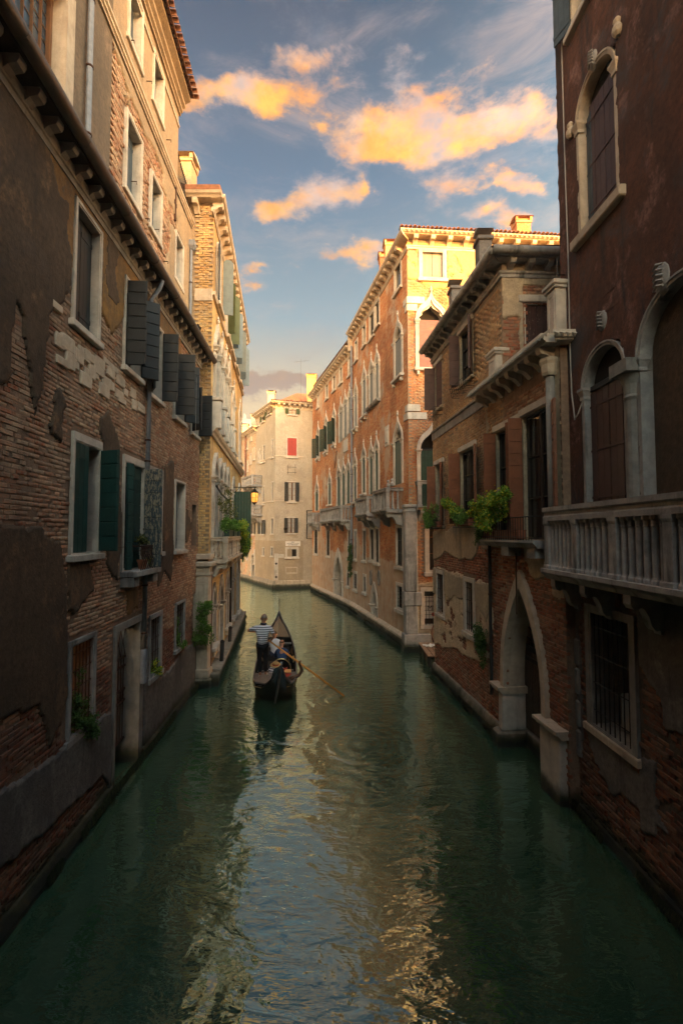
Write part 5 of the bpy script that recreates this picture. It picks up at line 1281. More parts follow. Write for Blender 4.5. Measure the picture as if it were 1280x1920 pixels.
for (xn, xf, yt, yb, lv) in [(509, 501, 757, 776, 'shutter_olive'), (497, 491, 775, 790, 'shutter_olive'), (486.5, 483.5, 785, 798, None), (477, 474.5, 795, 806, None), (513, 509, 821, 858, None), (497.5, 493, 833, 866, None), (491, 488, 846, 868, None), (478, 475, 838, 862, None), (513, 509, 902, 940, None), (496, 492, 910, 946, None), (513, 508, 970, 1002, None), (496, 488, 973, 1003, 'shutter_dark'), (512.5, 508, 1025, 1044, None), (496, 492, 1026, 1043, None), (487.5, 484.5, 841, 867, None)]:
    cw(CL, HCL, xn, xf, yt, yb, **(dict(leaves=sh(lv)) if lv else {}))
b = CL.box(487, 483, 912, 950); gothic(C, CL, b[0] + .1, b[1] - .1, b[2], b[3] - .5, 'round', fw=.14, holes=HCL, fill='glass', finial=False)
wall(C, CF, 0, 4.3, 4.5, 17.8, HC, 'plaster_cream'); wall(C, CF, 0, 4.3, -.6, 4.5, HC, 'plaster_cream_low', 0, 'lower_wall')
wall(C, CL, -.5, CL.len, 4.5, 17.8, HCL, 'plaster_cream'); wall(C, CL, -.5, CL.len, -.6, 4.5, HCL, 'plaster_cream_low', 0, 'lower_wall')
for F_, a, b_ in ((CF, 0, 4.3), (CL, -.5, CL.len)):
    for z in (12.6, 8.3): link('string_course', MB().xprofile([(.02, -.06), (-.04, -.06), (-.04, .06), (.02, .06)], a, b_), 'stone_warm', F_.M @ T(0, 0, z), C)
    cornice(C, F_, a, b_ + (.0 if F_ is CF else .1), 17.6, p=.5, sp=.5, bw=.2, bh=.34, first=.3, m0=.4 if F_ is CF else 0, m1=0 if F_ is CF else -.4, tiles=F_ is CF)
    link('footing', MB().xprofile([(.02, .75), (-.06, .75), (-.12, .45), (-.20, .40), (-.2, -.6), (.02, -.6)], a, b_), 'quay_stone', F_.M, C)
fs_ = MB(); rs = random.Random(2); x = .1
while x < 3.6:
    ww = rs.uniform(.25, .7); fs_ = MB().cbox(x, x + ww, -.16 - rs.uniform(0, .03), .0, .42, .76, .02); link('footing_block', fs_, 'stone_warm', CF.M, C); x += ww + .04
link('corner_stone', MB().cbox(-.02, .36, -.03, .1, .8, 3.3, .01), 'stone_white', CF.M, C); link('corner_stone', MB().cbox(.36, .9, -.028, .1, 2.9, 3.25, .01), 'stone_white', CF.M, C)
for z in (2.35, 1.1): link('iron_cramp', MB().yprism([(.17, z - .13), (.30, z), (.17, z + .13), (.04, z)], -.05, 0), 'iron', CF.M, C)
# narrow taller strip with the big stack, joining the palazzo
TS = Face((C1[0] - .75, C1[1] - .25), (C1[0] + 2.2, C1[1] + .45)); 
wall(C, TS, 0, 3, -.6, 17.9, [], 'plaster_cream', 0, 'side_strip')
cornice(C, TS, 0, 3, 17.6, p=.4, sp=.5, bw=.2, bh=.34, first=.2)
p0 = at(584, 705, 44.2); chimney('', p0.x, 44.2, 16.9, p0.z + .15, .85, .8, 'plaster_gold', 'stone_warm', parent=C)
p0 = at(509, 735, 45.5); chimney('', p0.x, 45.5, 16.9, at(509, 733, 45.5).z, .7, .7, 'plaster_cream', parent=C)
p0 = at(478, 778, 50); chimney('', p0.x, 50, 16.5, at(478, 776, 50).z, .7, .7, 'plaster_cream', parent=C)
CB = [tuple(C0), (C1[0] + 2.2, C1[1] + .45), (1.5, 55), (-8.0, 60), tuple(C2)]
block(C, CB, -.6, 17.7, 'plaster_cream', skip=(0, 4))
hip_roof(C, CB, 17.78, 2.6)
rt = [r for r in C.children if r.name.startswith('roof')][-1]
for i in range(16): place('roof_tile', shared(('tile',), 'roof_tile', 'tile_red', tile_mb, True), CF, rt, .5 + i * .22, .1, 17.86)
link('aerial', MB().tube([(2.6, 1, 18), (2.6, 1, 22.6)], .009, 4).tube([(1.9, 1, 22.2), (3.4, 1, 22.5)], .008, 4).tube([(2.2, .7, 22.25), (2.2, 1.3, 22.25)], .006, 4).tube([(3.0, .7, 22.4), (3.0, 1.3, 22.4)], .006, 4), 'iron', CF.M, C)
# balconies on its side
for (xn, xf, yr, yf, nb_) in [(492, 468, 892, 905, 6), (492, 466, 950, 963, 6)]:
    x0, _ = CL.sz(xf, yf); x1, _ = CL.sz(xn, yf); zf = CL.sz(490, yf, .8)[1]; x0 = max(x0, CL.sz(xf + 8, yf)[0])
    balcony(C, CL, x1 - 3.4, x1, zf, zf + 1.0, 1.15, nb_, stone='stone_gray', style='vase', corbels=[x1 - 3.1, x1 - 1.7, x1 - .3], ch=.7, cw=.2, r=.08)
# spot lamp
link('wall_lamp', MB().cbox(.85, 1.15, -.3, -.1, 5.55, 5.75, .02).tube([(1.0, -.15, 5.6), (1.05, 0, 5.2)], .02, 4), 'iron', CF.M, C)
link('iron_bracket', MB().tube([(1.2, -.05, 10.9), (1.2, -.3, 10.9), (1.2, -.3, 11.7)], .02, 4).tube([(1.9, -.05, 10.9), (1.9, -.3, 10.9), (1.9, -.3, 11.8)], .02, 4).tube([(1.1, -.3, 11.0), (2.0, -.3, 11.0)], .02, 4).tube([(1.1, -.3, 11.5), (2.0, -.3, 11.5)], .02, 4), 'iron', CF.M, C)
b = CF.box(571, 577, 957, 1010); link('iron_bracket', MB().tube([(b[0] + .2, -.1, b[3]), (b[0] + .2, -.1, b[2])], .05, 5).tube([(b[0] + .2, -.1, b[3]), (b[1] + .6, -.1, b[3])], .03, 4).tube([(b[0] + .2, -.1, b[2]), (b[1] + .6, -.1, b[2])], .03, 4), 'iron', CF.M, C)
def text(name, body, size, F, x, z, mat, parent, y=-.07, ext=.004, align='CENTER'):
    c = bpy.data.curves.new(name, 'FONT'); c.body = body; c.size = size; c.extrude = ext; c.align_x = align; c.align_y = 'CENTER'; c.materials.append(M(mat))
    tmp = bpy.data.objects.new(name, c); col.objects.link(tmp); dg = bpy.context.evaluated_depsgraph_get()
    me = bpy.data.meshes.new_from_object(tmp.evaluated_get(dg)); bpy.data.objects.remove(tmp); bpy.data.curves.remove(c)
    o = bpy.data.objects.new(name, me); col.objects.link(o); o.parent = parent
    m_ = F.M @ T(x, y, z) @ Matrix.Rotation(R(90), 4, 'X'); o.matrix_local = WM[parent].inverted() @ m_; WM[o] = m_; return o
b = CF.box(535, 563, 1015, 1024); sg = thing('street_sign', 'white plaster canal name board above the small barred window', 'sign', CF.M @ T((b[0] + b[1]) / 2, 0, b[2]))
ww = (b[1] - b[0]) / 2; hz = b[3] - b[2]; sx = (b[0] + b[1]) / 2
sub(sg, 'board', MB().cbox(-ww, ww, -.04, .0, 0, hz, .01), 'sign_white')
for k, (tx, q) in enumerate([('RIO', .80), ('NOVELO O DE', .52), ('LA VERONA', .24)]): text('lettering', tx, .17, CF, sx, b[2] + hz * q, 'ink', sg, -.046)
b = CF.box(571, 578, 1034, 1042); sg = thing('canal_sign', 'small square red bordered sign on the cream wall', 'sign', CF.M @ T((b[0] + b[1]) / 2, 0, b[2])); s_ = .19
sub(sg, 'board', MB().cbox(-s_, s_, -.05, -.01, 0, 2 * s_, .01), 'sign_red'); sub(sg, 'sign_face', MB().box(-s_ + .05, s_ - .05, -.056, -.04, .05, 2 * s_ - .05), 'sign_white')
sub(sg, 'arrow', MB().yprism([(-.14, .08), (-.06, .19), (-.14, .30)], -.062, -.056), 'ink'); sub(sg, 'arrow', MB().yprism([(.14, .30), (.06, .19), (.14, .08)], -.062, -.056), 'ink'); sub(sg, 'arrow', MB().box(-.02, .02, -.062, -.056, .12, .26), 'ink')

# ---- rose house further along the side canal
K = thing('house', 'rose plastered house at the far left with dark shutters and a brown downpipe', 'house', CPk.M); HK = []
for (xn, xf, yt, yb, m_) in [(470, 465, 916, 950, 'shutter_dark'), (476, 471.5, 918, 948, 'shutter_dark'), (478.5, 473, 977, 1003, 'shutter_dark'), (465, 462, 826, 842, None), (473, 470, 813, 826, None), (466, 464, 862, 884, None), (472, 469, 849, 870, None), (460, 457.5, 870, 890, None), (463, 459, 925, 952, 'shutter_dark'), (478, 476, 1030, 1058, None), (473, 470, 1058, 1070, None), (466, 463, 1030, 1050, None)]:
    b = CPk.box(xn, xf, yt, yb); window(K, CPk, *b, holes=HK, fw=.13, depth=.2, proud=.03, leaves=sh(m_) if m_ else ())
b = CPk.box(484, 479, 1044, 1090); gothic(K, CPk, CPk.len - 1.5, CPk.len - .5, -.4, 2.4, 'round', fw=.18, holes=HK, fill='wood_dark', sill=False, finial=False)
wall(K, CPk, -6, CPk.len, -.6, 16.6, HK, 'wall_rose_brick')
cornice(K, CPk, -6, CPk.len, 16.4, p=.45, sp=.6, bw=.2, bh=.34)
link('footing', MB().xprofile([(.02, .6), (-.1, .6), (-.14, .3), (-.2, -.6), (.02, -.6)], -6, CPk.len), 'quay_stone', CPk.M, K)
xq = CPk.sz(462, 900)[0]; pipe(K, [(xq, -.12, 16.2), (xq, -.12, 4.6)], .09, 'copper_pipe', F=CPk)
KB = [tuple(CPk.p - CPk.d * 6), tuple(C2), (-8, 60), (-16, 66)]
block(K, KB, -.6, 16.6, 'plaster_cream', skip=(0,)); hip_roof(K, KB, 16.65, 1.4)
pk = at(459, 795, 60); chimney('', pk.x, 60, 16.5, at(459, 795, 60).z, .9, .9, 'plaster_cream', parent=K)
for k, (sx, sy) in enumerate([(-22, 70)]):
    FB2 = Face((-26, 74), (-11.5, 63)); KK = thing('house', 'tall pale house closing the side canal behind the ochre palazzo', 'house', FB2.M); hk = [Hole(a, a + .9, z, z + 1.6) for a in (2, 5, 8, 11, 14) for z in (3, 7, 11)]
    link('wall', wall_mb(0, 18, -.6, 15, hk), 'wall_rose_brick', FB2.M, KK)
    for h_ in hk: window(KK, FB2, h_.x0, h_.x1, h_.z0, h_.z1, fw=.1, depth=.2)
    link('roof', MB().add([(0, -.3, 15), (18, -.3, 15), (18, 8, 17.5), (0, 8, 17.5)], [(0, 1, 2, 3)]), 'tile_red', FB2.M, KK)
dm = thing('dome', 'gray church dome rising beyond the roofs', 'dome', T(*at(458, 815, 150)))
sub(dm, 'dome_shell', MB().lathe([(7.5, -20), (7.5, -1), (7.2, .8), (6.2, 2.6), (4.6, 4.0), (2.6, 4.9), (.8, 5.3), (.6, 6.4), (.1, 7.2)], n=24), 'slate_hill', smooth=False)

# ================================================================== townhouse on the right bank
FT = Face(G(815, 1262), G(1040, 1490)); TT = thing('house', 'brown brick townhouse with flower boxes, a pointed water door and a small roof terrace', 'house', FT.M); HT = []
E_T = 8.42; U1 = 5.95; ZT = 12.05; ZB = 8.9
def tw_(x0, x1, z0, z1, **k):
    if z0 > 4.5:
        k.setdefault('stone', 'plaster_gray'); k.setdefault('lint', .05); k.setdefault('fw', .045); k.setdefault('frame', False); k.setdefault('proud', .0)
        link('lintel', MB().cbox(x0 - .08, x1 + .06, -.05, .04, z1 - .02, z1 + .14, .012), 'stone_white', FT.M, TT)
    kw = dict(fw=.09, lint=.14, depth=.28, fill_y=.14, fill='glass', sash='wood_dark', stone='stone_white'); kw.update(k); return window(TT, FT, x0, x1, z0, z1, holes=HT, **kw)
tw_(.35, 1.20, 9.75, 11.45, fill='dark_room', sash=None, leaves=[('a', 95, 'shutter_plum', 'panel', .52), ('b', 20, 'shutter_plum', 'panel', .5, .05)])
tw_(2.9, 4.05, 9.85, 11.55, fill='glass', leaves=[('a', 150, 'shutter_plum', 'panel', .3), ('a', 92, 'shutter_plum', 'panel', .30), ('b', 150, 'shutter_plum', 'panel', .5)])
br_ = 'shutter_brown'
tw_(.28, 1.22, 5.45, 7.75, leaves=[('a', 95, br_, 'panel', .36), ('b', 150, br_, 'panel', .4)], fill='dark_room', sash=None)
tw_(2.85, 4.15, 5.45, 7.78, leaves=[('a', 160, br_, 'panel', .34), ('a', 92, br_, 'panel', .30), ('b', 160, br_, 'panel', .42)])
tw_(5.45, 6.75, 5.05, 7.85, bot=.02, sill=0, leaves=[('a', 165, br_, 'panel', .32), ('a', 92, br_, 'panel', .26)])
tw_(6.85, 8.15, 5.05, 7.90, bot=.02, sill=0, leaves=[('a', 160, br_, 'panel', .40), ('a', 95, br_, 'panel', .26), ('b', 158, br_, 'panel', .36)])
tw_(.35, 1.22, 2.25, 3.88, fill='dark_room', sash=None, bars=('rust_iron', 4, 4), depth=.35, sill=.05)
tw_(3.10, 3.98, 2.15, 3.88, fill='dark_room', sash=None, bars=('rust_iron', 4, 4), depth=.4, sill=.06, fw=.16)
# portal
px0, px1 = 5.88, 7.62; zsp = 1.7
kz = (3.95 - zsp) / (1.85 * (px1 - px0) / 2); HT.append(Hole(px0, px1, -.6, zsp, 'pointed', kz))
xc = (px0 + px1) / 2; a = (px1 - px0) / 2
pt = MB(); inn = arch_pts('pointed', xc, a, zsp, kz); outr = arch_pts('pointed', xc, a + .16, zsp, kz * 1.0)
pt.ring([(px0, 1.42)] + inn + [(px1, 1.42)], [(px0 - .16, 1.42)] + outr + [(px1 + .16, 1.42)], -.10, .03, .46)
portal = link('portal', pt, 'stone_warm', FT.M, TT)
link('pier', MB().cbox(px0 - .20, px0 + .02, -.14, .46, .38, 1.30, .03), 'stone_white', FT.M, portal); link('pier_base', MB().cbox(px0 - .34, px0 + .06, -.26, .75, -.6, .38, .05), 'quay_stone', FT.M, portal)
link('impost', MB().xprofile([(.75, 1.28), (-.16, 1.28), (-.20, 1.36), (-.24, 1.38), (-.24, 1.44), (.75, 1.44)], px0 - .50, px0 + .05), 'stone_warm', FT.M, portal)
link('pier', MB().cbox(px1 - .02, px1 + .72, -.14, .62, -.5, 1.30, .03), 'stone_white', FT.M, portal)
link('impost', MB().xprofile([(.75, 1.28), (-.16, 1.28), (-.20, 1.36), (-.26, 1.38), (-.26, 1.44), (.75, 1.44)], px1 - .08, px1 + .80), 'stone_warm', FT.M, portal)
dr = MB()
for i in range(8):
    q = (px1 - px0 + .6) / 8; dr.cbox(px0 - .3 + i * q + .004, px0 - .3 + (i + 1) * q - .004, .50, .56, .42, 2.35, .008)
link('door', dr, 'wood_old', FT.M, portal); link('door_rail', MB().box(px0 - .3, px1 + .3, .46, .52, 2.35, 2.48).box(px0 - .3, px1 + .3, .48, .505, 2.1, 2.2), 'wood_dark', FT.M, portal)
link('threshold', MB().cbox(px0 - .2, px1 + .2, .44, 1.0, -.6, .40, .03), 'quay_stone', FT.M, portal)
fn = MB()
for i in range(13):
    a_ = math.pi * (i + .5) / 13; fn.tube([(xc, .50, 2.5), (xc - .95 * math.cos(a_) * .55, .50, 2.5 + .8 * math.sin(a_)), (xc - 1.05 * math.cos(a_), .50, 2.5 + 1.75 * math.sin(a_))], .013, 4)
link('fanlight_grille', fn, 'rust_iron', FT.M, portal)
link('back_panel', MB().add([(px0 - .3, .8, .3), (px1 + .3, .8, .3), (px1 + .3, .8, 4.2), (px0 - .3, .8, 4.2)], [(0, 1, 2, 3)]), 'dark_room', FT.M, portal)
link('tie_rod', MB().tube([(xc - .05, -.12, 4.75), (xc - .05, -.13, 3.35)], .016, 5), 'rust_iron', FT.M, TT)
# walls: backing, plaster, bricks
wall(TT, FT, 0, U1, -.6, ZT + .1, HT, 'mortar_pale', .012); wall(TT, FT, U1, E_T, -.6, ZB, HT, 'mortar_rose', .012, 'near_wall')
PT_LOW = [[(-.5, 2.9), (-.5, 3.95), (2.3, 3.90), (5.0, 3.86), (5.0, 3.1), (4.75, 2.75), (4.5, 3.0), (4.1, 3.15), (4.0, 3.4), (2.9, 3.1), (2.3, 3.2), (1.9, 3.0), (1.3, 3.1)], ]
PT_FL = [[(-.5, 1.1), (-.5, 3.95), (5.1, 3.86), (5.1, 1.9), (4.0, 1.55), (2.6, 1.45), (1.2, 1.25)]]
PT_MID = [[(-.5, 4.0), (-.5, 5.4), (5.05, 5.5), (5.05, 4.75), (4.3, 5.0), (3.9, 4.6), (2.5, 4.35), (1.2, 4.5)], [(4.9, 4.95), (5.5, 4.9), (5.9, 5.2), (5.2, 6.2), (5.0, 8.9), (5.5, 8.9), (5.5, 9.0), (4.95, 9.0)], [(6.8, 4.5), (7.4, 4.2), (8.5, 4.4), (8.5, 5.1), (6.8, 5.1)], [(7.95, 4.0), (8.6, 4), (8.6, 9), (8.1, 9)]]
coat(TT, FT, 0, E_T, .6, 4.1, HT, 'plaster_putty', ragged(PT_FL, .2, 1.4, 60, lambda X, Z, r: r & (fbm(X * 3.2, Z * 3.2, 61, 5) < .63)), cell=.035, proud=.0, name='flaking_render', wavy=.03)
coat(TT, FT, 0, E_T, 1.0, 4.1, HT, 'plaster_gray', ragged(PT_LOW, .10, 1.6, 62), cell=.035, proud=.02, name='smooth_render')
coat(TT, FT, 0, E_T, 3.9, 9.0, HT, 'plaster_gray', ragged(PT_MID, .24, 1.3, 63), cell=.04, proud=.006, name='gray_render')
bx_red = lambda X, Z: Z + .5 * (fbm(X * 1.2, Z, 70) - .5) < 5.0
cvT = inner(PT_LOW + PT_MID[:1], FT)
bricks(TT, FT, .02, E_T, .35, 5.6, HT, 'brick_red', region=bx_red, cover=cvT, seed=61, single=190, rough=1.5, pitch=(.255, .076), lose=.04)
bricks(TT, FT, .02, U1, 4.6, ZT - .5, HT, 'brick_ochre', region=lambda X, Z: ~bx_red(X, Z) & (abs(Z - 8.95) > .16), seed=62, single=40, rough=.9, pitch=(.255, .076), lose=.02)
bricks(TT, FT, U1 + .02, E_T, 4.6, ZB - .5, HT, 'brick_rose', region=lambda X, Z: ~bx_red(X, Z), seed=63, single=50, rough=1.1, pitch=(.255, .076), lose=.04)
link('footing', MB().xprofile([(.02, .42), (-.06, .40), (-.13, .2), (-.16, -.6), (.02, -.6)], 0, px0 - .3), 'quay_stone', FT.M, TT)
cb = link('cement_band', MB().xprofile([(.03, -.14), (-.035, -.14), (-.045, .12), (-.085, .15), (-.085, .20), (.03, .20)], 0, 5.2), 'stone_dark', FT.M @ T(0, 0, ZB - .05), TT)
cornice(TT, FT, 0, U1, ZT, p=.36, sp=.42, bw=.13, bh=.22, stone='stone_gray', gutter=None, m1=-.9, first=.12)
gt_ = link('gutter', MB().tube([(-.05, -.40, .13), (U1 + .35, -.40, .13)], .105, 12), 'stone_gray', FT.M @ T(0, 0, ZT), TT, True)
# the face of the upper block towards us, with the maroon door
up = FT.w(U1, 0, 0); TF = Face((up.x, up.y), (up.x + 5, up.y + .25)); HTF = []
window(TT, TF, .58, 1.85, ZB + .05, 11.05, holes=HTF, fw=.03, lint=.02, proud=.0, depth=.18, fill='dark_room', frame=False, sill=0, leaves=[('a', 0, 'shutter_maroon', 'plank', .5, .06), ('b', 0, 'shutter_maroon', 'plank', .5, .06)])
link('lintel', MB().cbox(.42, 2.0, -.07, .05, 11.06, 11.24, .02), 'stone_white', TF.M, TT)
wall(TT, TF, 0, 5, ZB - .4, ZT + .1, HTF, 'mortar_rose', .012, 'upper_face')
coat(TT, TF, 0, 5, ZB - .3, ZT, HTF, 'plaster_gray', ragged([[(.46, 8), (.62, 8), (.62, 9.4), (.60, 11.3), (.2, 11.3), (.02, 11.0), (.05, 10.7), (.42, 10.6), (.48, 9.9)], [(-.2, 11.15), (6, 11.0), (6, 13), (-.2, 13)], [(1.7, 8), (6, 8), (6, 12), (1.9, 12)]], .2, 1.6, 64, lambda X, Z, r: r & ~((Z > 11.28) & (Z < 11.5) & (X > .55) & (X < 1.75))), cell=.035, proud=.004)
bricks(TT, TF, .02, 2.6, ZB, ZT - .3, HTF, 'brick_red', seed=65, single=20, rough=1.0, pitch=(.26, .085), lose=.02, margin=.02)
cornice(TT, TF, .0, 5, ZT, p=.36, sp=.48, bw=.14, bh=.22, stone='stone_gray', first=.2, m0=.9)
link('gutter', MB().tube([(-.35, -.40, .13), (5, -.40, .13)], .105, 12), 'stone_gray', TF.M @ T(0, 0, ZT), TT, True)
# terrace edge: slab with saw-tooth row on stone brackets
cornice(TT, FT, 4.75, E_T + .1, ZB + .02, p=.42, sp=.46, bw=.15, bh=.30, stone='stone_white', zig=.115, first=.25, band=False)
TN = Face((FT.w(E_T, 0, 0).x, FT.w(E_T, 0, 0).y), (FT.w(E_T, 0, 0).x + 1.2, FT.w(E_T, 0, 0).y + .02))
wall(TT, TN, 0, 1.2, -.6, ZB, [], 'mortar_rose', 0, 'end_wall')
cornice(TT, TN, .0, .5, ZB + .02, p=.30, sp=.6, bw=0, stone='stone_white', zig=.115, band=False, m0=.9)
link('terrace_floor', MB().add([(U1, -.3, ZB + .19), (E_T, -.3, ZB + .19), (E_T, 5, ZB + .19), (U1, 5, ZB + .19)], [(0, 1, 2, 3)]), 'stone_gray', FT.M, TT)
def parapet(x0, x1, y0, y1, z0, z1):
    o = link('parapet', MB().cbox(x0, x1, y0, y1, z0, z1 - .16, .01).cbox(x0 - .04, x1 + .04, y0 - .04, y1 + .04, z1 - .16, z1 - .10, .01).cbox(x0 - .07, x1 + .07, y0 - .07, y1 + .07, z1 - .10, z1, .02), 'stone_white', FT.M, TT)
    link('parapet_panel', MB().ring([(x0 + .1, z0 + .1), (x0 + .1, z1 - .28), (x1 - .1, z1 - .28), (x1 - .1, z0 + .1)], [(x0 + .04, z0 + .04), (x0 + .04, z1 - .2), (x1 - .04, z1 - .2), (x1 - .04, z0 + .04)], y0 - .014, y0, closed=True), 'stone_white', FT.M, o)
parapet(5.45, 5.9, -.16, .1, ZB + .2, ZB + 1.0)
parapet(8.12, E_T + .02, -.08, .34, ZB + .2, ZB + 1.32)
# balcony with flower box and rail
bs = link('balcony', MB().xprofile([(0, -.16), (-.30, -.16), (-.36, -.08), (-.40, -.05), (-.40, .0), (0, 0)], 5.0, 7.98), 'stone_gray', FT.M @ T(0, 0, 5.05), TT)
for x in (6.5, 7.7): link('corbel', MB().cbox(x - .18, x + .18, -.30, .02, 4.68, 4.89, .01), 'stone_gray', FT.M, bs)
rl = MB()
for x in np.arange(5.1, 7.96, .115): rl.tube([(x, -.36, 5.05), (x, -.36, 5.55)], .008, 4)
rl.tube([(5.1, 0, 5.55), (5.1, -.36, 5.55), (7.95, -.36, 5.55), (7.95, 0, 5.55)], .011, 4).tube([(5.1, -.36, 5.12), (7.95, -.36, 5.12)], .009, 4)
link('railing', rl, 'iron', FT.M, bs)
for x0, x1, z in [(.30, 1.25, 5.4), (2.9, 4.1, 5.4), (.35, 1.2, 9.45), (2.9, 4.15, 9.52)]:
    r_ = MB()
    for k in range(9):
        x = x0 + (x1 - x0) * k / 8; r_.tube([(x, -.02, z - .02), (x, -.26, z - .02), (x, -.32, z + .26)], .007, 4)
    for (yy, zz) in ((-.26, z - .02), (-.29, z + .12), (-.32, z + .26)): r_.tube([(x0, 0, zz), (x0, yy, zz), (x1, yy, zz), (x1, 0, zz)], .008, 4)
    link('flower_basket', r_, 'iron', FT.M, TT)
xq = 5.12; pipe(TT, [(xq, -.06, 4.9), (xq, -.06, 1.0)], .045, 'pipe_dark', F=FT)
xq = 8.22; p_ = link('downpipe', MB().tube([(xq, -.10, 8.5), (xq, -.10, 4.6)], .09, 10), 'stone_dark', FT.M, TT, True); link('pipe_collar', MB().lathe([(.13, 0), (.16, .06), (.17, .22), (.20, .28), (.2, .34)], (xq, -.10, 8.35), 8), 'stone_warm', FT.M, p_)
TB = [(FT.p[0], FT.p[1]), (FT.p[0] + 6, FT.p[1] + .4)]
link('side_wall', MB().add([(0, 0, -.6), (0, 7, -.6), (0, 7, ZT + .1), (0, 0, ZT + .1)], [(0, 1, 2, 3)]), 'wall_ochre_brick', FT.M, TT)
link('side_wall', MB().add([(0, 6, -.6), (9, 6, -.6), (9, 6, ZT + .2), (0, 6, ZT + .2)], [(0, 1, 2, 3)]).add([(E_T, .02, -.6), (E_T, 6, -.6), (E_T, 6, ZB + .1), (E_T, .02, ZB + .1)], [(0, 1, 2, 3)]), 'wall_ochre_brick', FT.M, TT)
link('roof', MB().add([(0, -.42, ZT + .2), (U1 + .4, -.42, ZT + .2), (U1 + .4, 2.8, ZT + .45), (0, 2.8, ZT + .45), (U1 + .4, 6, ZT + .2), (0, 6, ZT + .2)], [(0, 1, 2, 3), (3, 2, 4, 5)]), 'tile_red', FT.M, TT)
for (px_, py_, D_, w_) in [(852, 527, 15.6, .34), (905, 433, 13.2, .38)]:
    p0 = at(px_, py_, D_); chimney('', p0.x, D_, ZT + .1, p0.z, w_, .42, 'cement', 'stone_dark', parent=TT, open_=False)

# ================================================================== oxblood palazzo on the right, nearest to us
FR0 = Face(G(1092, 1523), G(1276, 1727)); FR = Face(tuple(FR0.p - FR0.d * .25), tuple(FR0.p + FR0.d * 2.4)); OXL = .25
Rr = thing('palazzo', 'dark oxblood plastered palazzo with round arched windows above a gray stone balcony', 'palazzo', FR.M); HR = []
def rx(v): return v + OXL
def rarch(x0, x1, z0, zs, fill, **k):
    kw = dict(fw=.08, proud=.045, depth=.17, finial=False, stone='stone_gray', cap_w=.075, holes=HR, sill=False); kw.update(k)
    return gothic(Rr, FR, rx(x0), rx(x1), z0, zs, 'round', fill=fill, **kw)
def leafboards(a, b_, z0, z1, y):
    mb = MB(); n = 6
    for i in range(n): q = (b_ - a) / n; mb.cbox(rx(a + i * q + .003), rx(a + (i + 1) * q - .003), y + .006 * (i % 2), y + .05, z0, z1, .006)
    for z in (.12, .5, .86): mb.box(rx(a), rx(b_), y - .012, y + .002, z0 + (z1 - z0) * z, z0 + (z1 - z0) * z + .035)
    return mb
wr = rarch(.50, 1.56, 10.75, 12.95, 'glass', kz=1.0, stone='stone_warm', sill=False)
shutter(wr, FR, rx(.51), 10.78, .22, 2.2, 'a', 12, 'shutter_blue', 'plank', .12); link('panel_shutter', leafboards(.66, 1.55, 10.78, 13.1, .07), 'shutter_plum', FR.M, wr)
link('sill', MB().cbox(rx(.30), rx(1.80), -.16, .02, 10.55, 10.74, .02), 'stone_warm', FR.M, wr)
w_ = rarch(.47, 1.58, 5.55, 7.86, 'dark_room', stone='stone_gray'); link('door_leaf', leafboards(.47, 1.56, 5.56, 7.8, .07), 'shutter_plum', FR.M, w_); link('transom', MB().cbox(rx(.46), rx(1.57), .04, .14, 7.78, 7.88, .01), 'shutter_dark', FR.M, w_)
w_ = rarch(1.98, 3.55, 5.55, 7.85, 'plaster_umber', stone='stone_gray'); 
link('column', MB().lathe([(.17, 0), (.17, .10), (.14, .14), (.13, .22), (.115, 1.75), (.14, 1.80), (.12, 1.84), (.14, 2.0), (.19, 2.14), (.21, 2.16)], (rx(1.775), -.02, 5.5), 14).box(rx(1.775) - .21, rx(1.775) + .21, -.26, .2, 7.66, 7.86), 'stone_dark', FR.M, Rr)
rarch(4.2, 5.2, 5.55, 7.75, 'dark_room')
for (x, z, s_, nm) in [(1.08, 8.85, .15, 'mask'), (2.48, 8.80, .19, 'mask'), (1.03, 13.62, .14, 'mask')]:
    mk_ = MB().lathe([(s_ * .9, 0), (s_, .02), (s_ * .8, .06), (s_ * .3, .09)], n=12); mk_.v = [(a, -c, b * 1.35) for a, b, c in mk_.v]
    o = link('carved_medallion', mk_, 'stone_gray', FR.M @ T(rx(x), -.0, z), Rr)
    for k in range(5): link('relief', MB().tube([(-s_ * .5, -.10, s_ * (.8 - .4 * k)), (0, -.125, s_ * (1.0 - .4 * k)), (s_ * .5, -.10, s_ * (.8 - .4 * k))], .018, 5), 'stone_gray', FR.M @ T(rx(x), 0, z), o)
for x, z in ((.28, 12.95), (1.74, 13.35)): link('carved_boss', MB().lathe([(.04, 0), (.08, .05), (.09, .12), (.05, .2), (.07, .26), (.03, .32)], (rx(x), -.07, z - .1), 8), 'stone_warm', FR.M, Rr)
window(Rr, FR, rx(.25), rx(1.45), 14.9, 16.3, holes=HR, fw=.1, fill='glass', leaves=[('a', 160, 'shutter_blue', 'plank', .4)], sill=.1)
